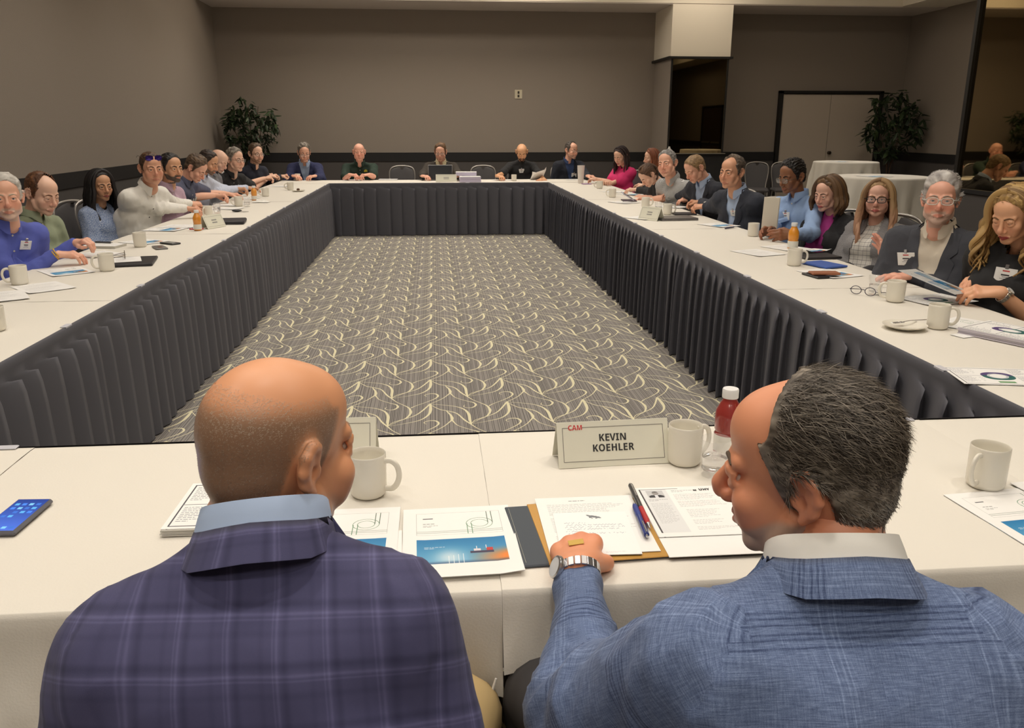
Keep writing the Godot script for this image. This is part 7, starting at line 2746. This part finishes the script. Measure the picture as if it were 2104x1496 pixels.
	if kept.has("n2"):
		var r: Dictionary = kept.n2
		var a: Vector3 = (r.wr[0] - r.el[0]).normalized()
		watch(r.root, r.wr[0] - a * 0.010, a, (r.hx[0][1] as Transform3D).basis.y * 0.75 + (r.hx[0][1] as Transform3D).basis.x * 0.9, 0.037, rgb(214, 216, 220), rgb(196, 196, 200))
		var pl := part(r.root, "plaster", box_mesh(Vector3(0.024, 0.0012, 0.017), 0.0004), mat("plaster_yellow", rgb(206, 170, 84), 0.7), "yellow adhesive plaster")
		pl.transform = (r.hx[0][1] as Transform3D) * Transform3D(Basis(Vector3.UP, 0.1), Vector3(-0.002, 0.0155, 0.058))

func tabletop_far() -> void:
	var lap := thing("laptop", "open dark laptop seen from behind on the far table", "laptop", pale(Vector3(0.100, 0.735, -12.698)), 0.0)
	part(lap, "base", box_mesh(Vector3(0.34, 0.016, 0.24), 0.004), mat("laptop_grey", rgb(128, 124, 122), 0.4, 0.4)).transform = at(Vector3(0, 0.009, -0.12))
	var lid := part(lap, "lid", box_mesh(Vector3(0.36, 0.22, 0.010), 0.004), mat("laptop_edge", rgb(150, 150, 152), 0.35, 0.6))
	lid.transform = Transform3D(Basis(Vector3.RIGHT, 0.12), Vector3(0, 0.115, 0.01))
	part(lid, "lid_panel", box_mesh(Vector3(0.345, 0.205, 0.004), 0.001), mat("laptop_dark", rgb(36, 40, 50), 0.4)).position.z = 0.0045
	tent_card(Vector3(0.181, 0.735, -12.349), 0.0, "folded name card in front of the open laptop on the far table", 0.30, 0.105, 0.08)
	var n := 0
	for q in [[Vector3(0.523, 0.735, -12.322), 0.02, 0.075, 0.0, "lower"], [Vector3(0.476, 0.735, -12.552), -0.06, 0.05, 0.078, "upper"]]:
		var st := stack(q[0], q[1], "%s pile of the pale lilac paper stack beside the laptop" % q[4], "plain", 0.30, 0.22, q[2], rgb(206, 198, 220))
		st.position.y += q[3]
	mug(Vector3(1.175, 0.735, -12.497), 90, "white mug before the bearded man in black on the far table", 0.95)
	sheet("text", Vector3(1.017, 0.735, -12.692), -0.078, "page under the bearded man's hand on the far table", 0.279, 0.22, 0.0)
	if kept.has("f4"):
		var bk := solo("paper_sheet", sheet_mesh(0.24, 0.26, 0.05), paper("text_b"), "pages bent over in the hand of the bearded man reading", "paper", Vector3(1.566, 0.789, -12.750), 0.0, SHEETS)
		bk.rotation = Vector3(-0.5, 0.2, 0.3)
	sheet("text", Vector3(2.120, 0.735, -12.725), -0.078, "pages in front of the man in the navy jacket", 0.279, 0.2, 0.0)
	sheet("text_b", Vector3(-1.197, 0.735, -12.865), -0.078, "page under the hands of the bald man in green", 0.279, 0.22, 0.0)
	sheet("text", Vector3(-0.684, 0.735, -13.002), -0.078, "page on the far table before the empty chair on the left", 0.279, 0.22, 0.0)
	var cup := mb()
	cup.lathe([Vector2(0, 0), Vector2(0.036, 0), Vector2(0.038, 0.004), Vector2(0.052, 0.24), Vector2(0.053, 0.245), Vector2(0.051, 0.245), Vector2(0.036, 0.008), Vector2(0, 0.007)], 28)
	solo("water_jug", cup.mesh(), mat("jug_white", rgb(226, 218, 212), 0.4), "tall white tapering vessel near the right far corner", "jug", pale(Vector3(2.060, 0.735, -11.876)))
	var gl := slab_thing("notebook", "small purple notebook beside the tall white vessel", "notebook", Vector3(2.105, 0.735, -11.665), 0.2, Vector3(0.12, 0.01, 0.09), mat("notebook_purple", rgb(150, 120, 160), 0.6))
	if kept.has("f2"):
		var r: Dictionary = kept.f2
		var e := mb()
		e.lathe([Vector2(0, 0), Vector2(0.026, 0.0), Vector2(0.026, 0.002), Vector2(0, 0.003)], 16)
		var em := part(r.root, "emblem", e.mesh(), mat("emblem_yellow", rgb(214, 196, 60), 0.7), "yellow chest emblem")
		em.transform = Transform3D(Basis(r.X, r.F, r.up), on_front(r.f, r.nb, r.X, r.up, r.F, 0.085, 0.125, 0.003))

# ---------------------------------------------------------------- chairs
func make_chair() -> Node3D:
	# banquet chair: silver tube frame, oval padded back with a hand hole, padded seat; the back is towards -z
	var o := thing("banquet_chair", "-", "chair", Vector3.ZERO, 0.0, "padded banquet chairs")
	var tubing := mat("chair_frame", rgb(176, 172, 168), 0.35, 0.7)
	var pad := weave(mat("chair_fabric", rgb(92, 90, 92), 0.9), 0.25, 0.4, 31)
	pad.uv1_scale = Vector3(4, 4, 4)
	var s := mb()
	s.box(Vector3(0.43, 0.06, 0.42), at(Vector3(0, 0.455, 0.0)), 0.022)
	part(o, "seat", s.mesh(), pad)
	var f := mb()
	var arch := []
	for q in [Vector2(-0.165, 0.42), Vector2(-0.172, 0.55), Vector2(-0.196, 0.72), Vector2(-0.186, 0.84), Vector2(-0.13, 0.895), Vector2(0, 0.912), Vector2(0.13, 0.895), Vector2(0.186, 0.84), Vector2(0.196, 0.72), Vector2(0.172, 0.55), Vector2(0.165, 0.42)]:
		arch.append(Vector3(q.x, q.y, -0.215 - (q.y - 0.42) * 0.14))
	f.tube(smooth(arch, 5), [0.012], 10)
	part(o, "back_frame", f.mesh(), tubing)
	# the pad, cut away below the top for the hand hole
	var b := mb()
	for face in 2:
		var p := PackedVector3Array()
		for r in 15:
			var v := r / 14.0
			var y := lerpf(0.46, 0.895, v)
			var w := 0.160 + 0.028 * sin(v * PI * 0.8)
			if v > 0.80:
				w = 0.178 * sqrt(maxf(1.0 - pow((v - 0.80) / 0.21, 2.0), 0.0)) + 0.01
			for q in 13:
				var u := q / 12.0 * 2.0 - 1.0
				var yy := y
				var dip := 0.042 * sqrt(maxf(1.0 - pow(u / 0.42, 2.0), 0.0))
				if absf(u) < 0.42 and v > 0.86:
					yy -= dip * smoothstep(0.86, 0.95, v)
				var th := 0.016 * sqrt(maxf(1.0 - u * u, 0.0)) + 0.003
				p.append(Vector3(u * w, yy, -0.215 - (yy - 0.42) * 0.14 + (th if face == 0 else -th)))
		b.sheet(p, 12, 14, face == 1)
	part(o, "back_pad", b.mesh(), pad)
	for sx in [-1, 1]:
		var fl := mb()
		fl.tube([Vector3(sx * 0.19, 0.43, 0.18), Vector3(sx * 0.195, 0.0, 0.205)], [0.012], 8)
		part(o, "leg", fl.mesh(), tubing)
		var rl := mb()
		rl.tube([Vector3(sx * 0.168, 0.44, -0.21), Vector3(sx * 0.19, 0.0, -0.27)], [0.012], 8)
		part(o, "leg", rl.mesh(), tubing)
	return o

func chairs() -> void:
	pass

func seat_chairs() -> void:
	var c := make_chair()
	var first := true
	for p in get_children():
		if p.get_meta("category", "") != "person" or String(p.name).ends_with("_cut"):
			continue
		var who := String(p.get_meta("label"))
		var short := who.split(",")[0]
		var words := short.split(" ")
		short = " ".join(words.slice(0, 9))
		for tail in [" in a", " with", " in", " on", " at", " and", " behind", " a"]:
			if short.ends_with(tail):
				short = short.substr(0, short.length() - tail.length())
		var at_p: Vector3 = p.position - Vector3(sin(p.rotation.y), 0, cos(p.rotation.y)) * 0.045
		var l := "grey banquet chair under the %s" % short
		if first:
			c.position = at_p
			c.rotation.y = p.rotation.y
			c.set_meta("label", l)
			first = false
		else:
			again(c, at_p, p.rotation.y, l)
	again(c, Vector3(-0.49, 0, -13.25), 0.0, "empty banquet chair at the far table left of the laptop")
	again(c, Vector3(0.78, 0, -13.25), 0.0, "empty banquet chair at the far table right of the paper stack")
	again(c, Vector3(5.544, 0.440, -14.294) * Vector3(1, 0, 1), deg_to_rad(-20), "empty banquet chair on the right, left-hand one of the pair near the door")
	again(c, Vector3(6.050, 0.440, -14.254) * Vector3(1, 0, 1), deg_to_rad(-10), "empty banquet chair on the right, nearer the round tables")

# ---------------------------------------------------------------- behind: round tables, plants, oddments
func round_cloth(rad: float, h: float, seed_n: int) -> ArrayMesh:
	var m := mb()
	var nu := 120
	var rows := [[0.0, 0.0], [0.5, 0.0], [0.97, 0.0], [1.0, -0.004], [1.012, -0.02], [1.02, -0.08], [1.03, -0.2], [1.045, -0.4], [1.06, -0.7], [1.07, -h + 0.02]]
	var p := PackedVector3Array()
	var rng := RandomNumberGenerator.new()
	rng.seed = seed_n
	var ph := rng.randf() * TAU
	for r in rows:
		for q in nu + 1:
			var a := TAU * q / nu
			var w := sin(a * 17.0 + ph) * 0.6 + sin(a * 11.0 + 1.3) * 0.4
			var rr: float = rad * r[0] + w * 0.05 * smoothstep(0.0, 0.30, -r[1])
			p.append(Vector3(cos(a) * rr, h + r[1], sin(a) * rr))
	m.sheet(p, nu, rows.size() - 1, true, 6.0, 3.0, true)
	return m.mesh()

func plant(called: String, label: String, base: Vector3, h: float, spread: Vector3, crown_y: float, n: int, leaf_c: Array, seed_n: int, leaf_l: float, clump := 6) -> void:
	var o := thing(called, label, "plant", base)
	var rng := RandomNumberGenerator.new()
	rng.seed = seed_n
	var pot := mb()
	pot.lathe([Vector2(0, 0), Vector2(0.13, 0), Vector2(0.14, 0.01), Vector2(0.18, 0.28), Vector2(0.19, 0.30), Vector2(0.17, 0.30), Vector2(0.16, 0.26), Vector2(0, 0.25)], 28)
	part(o, "pot", pot.mesh(), mat("pot_dark", rgb(48, 42, 38), 0.6))
	var tr := mb()
	var tips := []
	for k in 9:
		var a := rng.randf() * TAU
		var top := Vector3(cos(a) * spread.x * rng.randf_range(0.2, 0.8), crown_y + rng.randf_range(-0.6, 0.7) * spread.y, sin(a) * spread.z * rng.randf_range(0.2, 0.8))
		tr.tube(smooth([Vector3(cos(a) * 0.03, 0.2, sin(a) * 0.03), Vector3(cos(a) * 0.04, h * 0.4, sin(a) * 0.04), top], 5), [0.014, 0.012, 0.010, 0.008, 0.007, 0.006, 0.005], 7)
		tips.append(top)
	part(o, "trunk", tr.mesh(), mat("bark", rgb(84, 66, 52), 0.9))
	var leaf := mb()
	var lp := PackedVector3Array()
	for r in 7:
		var t := r / 6.0
		var w := sin(pow(t, 0.8) * PI) * 0.17 * leaf_l
		for q in 3:
			var u := q - 1.0
			lp.append(Vector3(u * w, -absf(u) * w * 0.35 - t * t * leaf_l * 0.25, t * leaf_l))
	leaf.sheet(lp, 2, 6)
	var lm := leaf.mesh()
	var made := []
	for k in 3:
		var m := mat("leaf_%s_%d" % [called, k], leaf_c[k], 0.45)
		m.backlight_enabled = true
		m.backlight = leaf_c[k].darkened(0.4)
		made.append(m)
	var placed := 0
	var rest := []
	while placed < n:
		# sprays: a few leaves from one point on the crown's bulk
		var d := Vector3(rng.randf_range(-1, 1), rng.randf_range(-1, 1), rng.randf_range(-1, 1))
		if d.length() > 1.0:
			continue
		d = d.normalized() * pow(d.length(), 0.5)
		var c := Vector3(d.x * spread.x, crown_y + d.y * spread.y, d.z * spread.z) * Vector3(1, 1, 1)
		for j in clump:
			var yaw := rng.randf() * TAU
			var b := Basis(Vector3.UP, yaw) * Basis(Vector3.RIGHT, rng.randf_range(-0.3, 1.1)) * Basis(Vector3.BACK, rng.randf_range(-0.6, 0.6))
			b = b.scaled_local(Vector3.ONE * rng.randf_range(0.7, 1.15))
			var x := Transform3D(b, c + Vector3(rng.randf_range(-1, 1), rng.randf_range(-1, 1), rng.randf_range(-1, 1)) * 0.05)
			if placed < 280 and d.z > -0.2:
				var l := part(o, "leaf", lm, made[placed % 3])
				l.transform = x
			else:
				rest.append(x)
			placed += 1
	if rest.size():
		var mm := MultiMesh.new()
		mm.transform_format = MultiMesh.TRANSFORM_3D
		mm.mesh = lm
		mm.instance_count = rest.size()
		for k in rest.size():
			mm.set_instance_transform(k, rest[k])
		var mi := MultiMeshInstance3D.new()
		mi.name = "foliage"
		mi.multimesh = mm
		mi.material_override = made[0]
		mi.set_meta("kind", "stuff")
		o.add_child(mi, true)

func background_things() -> void:
	seat_chairs()
	var linen := mat("white_linen", rgb(226, 221, 211), 0.85)
	var spots := [[Vector3(4.265, 1.050, -7.821), 0.435, "near", "nearer round cocktail table draped to the floor, behind the blond women"], [Vector3(5.598, 1.050, -11.238), 0.42, "far", "further round cocktail table draped to the floor, near the grey door"]]
	for q in spots:
		var p: Vector3 = q[0] * Vector3(1, 0, 1)
		var t := thing("cocktail_table", q[3], "table", p)
		var top := mb()
		top.lathe([Vector2(0, 1.02), Vector2(q[1] - 0.012, 1.02), Vector2(q[1] - 0.012, 1.046), Vector2(0, 1.046)], 36)
		part(t, "tabletop", top.mesh(), mat("table_ply", rgb(120, 92, 62), 0.6))
		var leg := mb()
		leg.lathe([Vector2(0, 0.0), Vector2(0.28, 0.0), Vector2(0.28, 0.02), Vector2(0.035, 0.05), Vector2(0.035, 1.02), Vector2(0, 1.02)], 20)
		part(t, "pedestal", leg.mesh(), mat("table_steel", rgb(90, 90, 92), 0.4, 0.7))
		solo("tablecloth", round_cloth(q[1], 1.05, 60 + int(q[1] * 100)), linen, "white cloth hanging in folds on the %s round cocktail table" % ["nearer" if q[2] == "near" else "further"], "tablecloth", p)
		sheet("slides", Vector3(p.x - 0.1, 0, p.z + 0.05), 0.3, "papers on the %s round cocktail table" % ["nearer" if q[2] == "near" else "further"], 0.216, 0.279, 1.05 - T, 0.0)
	plant("ficus_tree", "leafy dark green ficus in the left far corner", Vector3(-3.05, 0, -15.0), 2.0, Vector3(0.44, 0.46, 0.36), 1.52, 620, [rgb(46, 62, 38), rgb(62, 80, 48), rgb(34, 48, 32)], 3, 0.14, 6)
	plant("ficus_tree", "dark broad-leaved tree beside the grey door in the right far corner", Vector3(8.15, 0, -14.75), 2.1, Vector3(0.5, 0.58, 0.42), 1.55, 460, [rgb(40, 48, 38), rgb(58, 62, 48), rgb(62, 48, 40)], 8, 0.19, 4)
	var nub := mb()
	nub.lathe([Vector2(0, 0), Vector2(0.03, 0), Vector2(0.03, 0.07), Vector2(0.018, 0.09), Vector2(0.016, 0.11), Vector2(0, 0.112)], 16)
	solo("bottle", nub.mesh(), mat("nub_white", rgb(214, 212, 208), 0.4), "small white bottle on the ledge below the column mirror", "bottle", Vector3(4.02, 1.070, -14.43))
	# the white cable hanging from the foreground table
	var cb := mb()
	var pts := [Vector3(0.085, 0.60, -1.215), Vector3(0.075, 0.57, -1.205), Vector3(0.055, 0.49, -1.175), Vector3(0.045, 0.38, -1.15), Vector3(0.05, 0.25, -1.13), Vector3(0.045, 0.12, -1.12), Vector3(0.05, 0.004, -1.12), Vector3(0.12, 0.004, -1.2)]
	cb.tube(smooth(pts, 6), [0.0022], 8)
	solo("cable", cb.mesh(), mat("cable_white", rgb(226, 224, 220), 0.5), "thin white cable hanging below the foreground tablecloth between the two men", "cable")
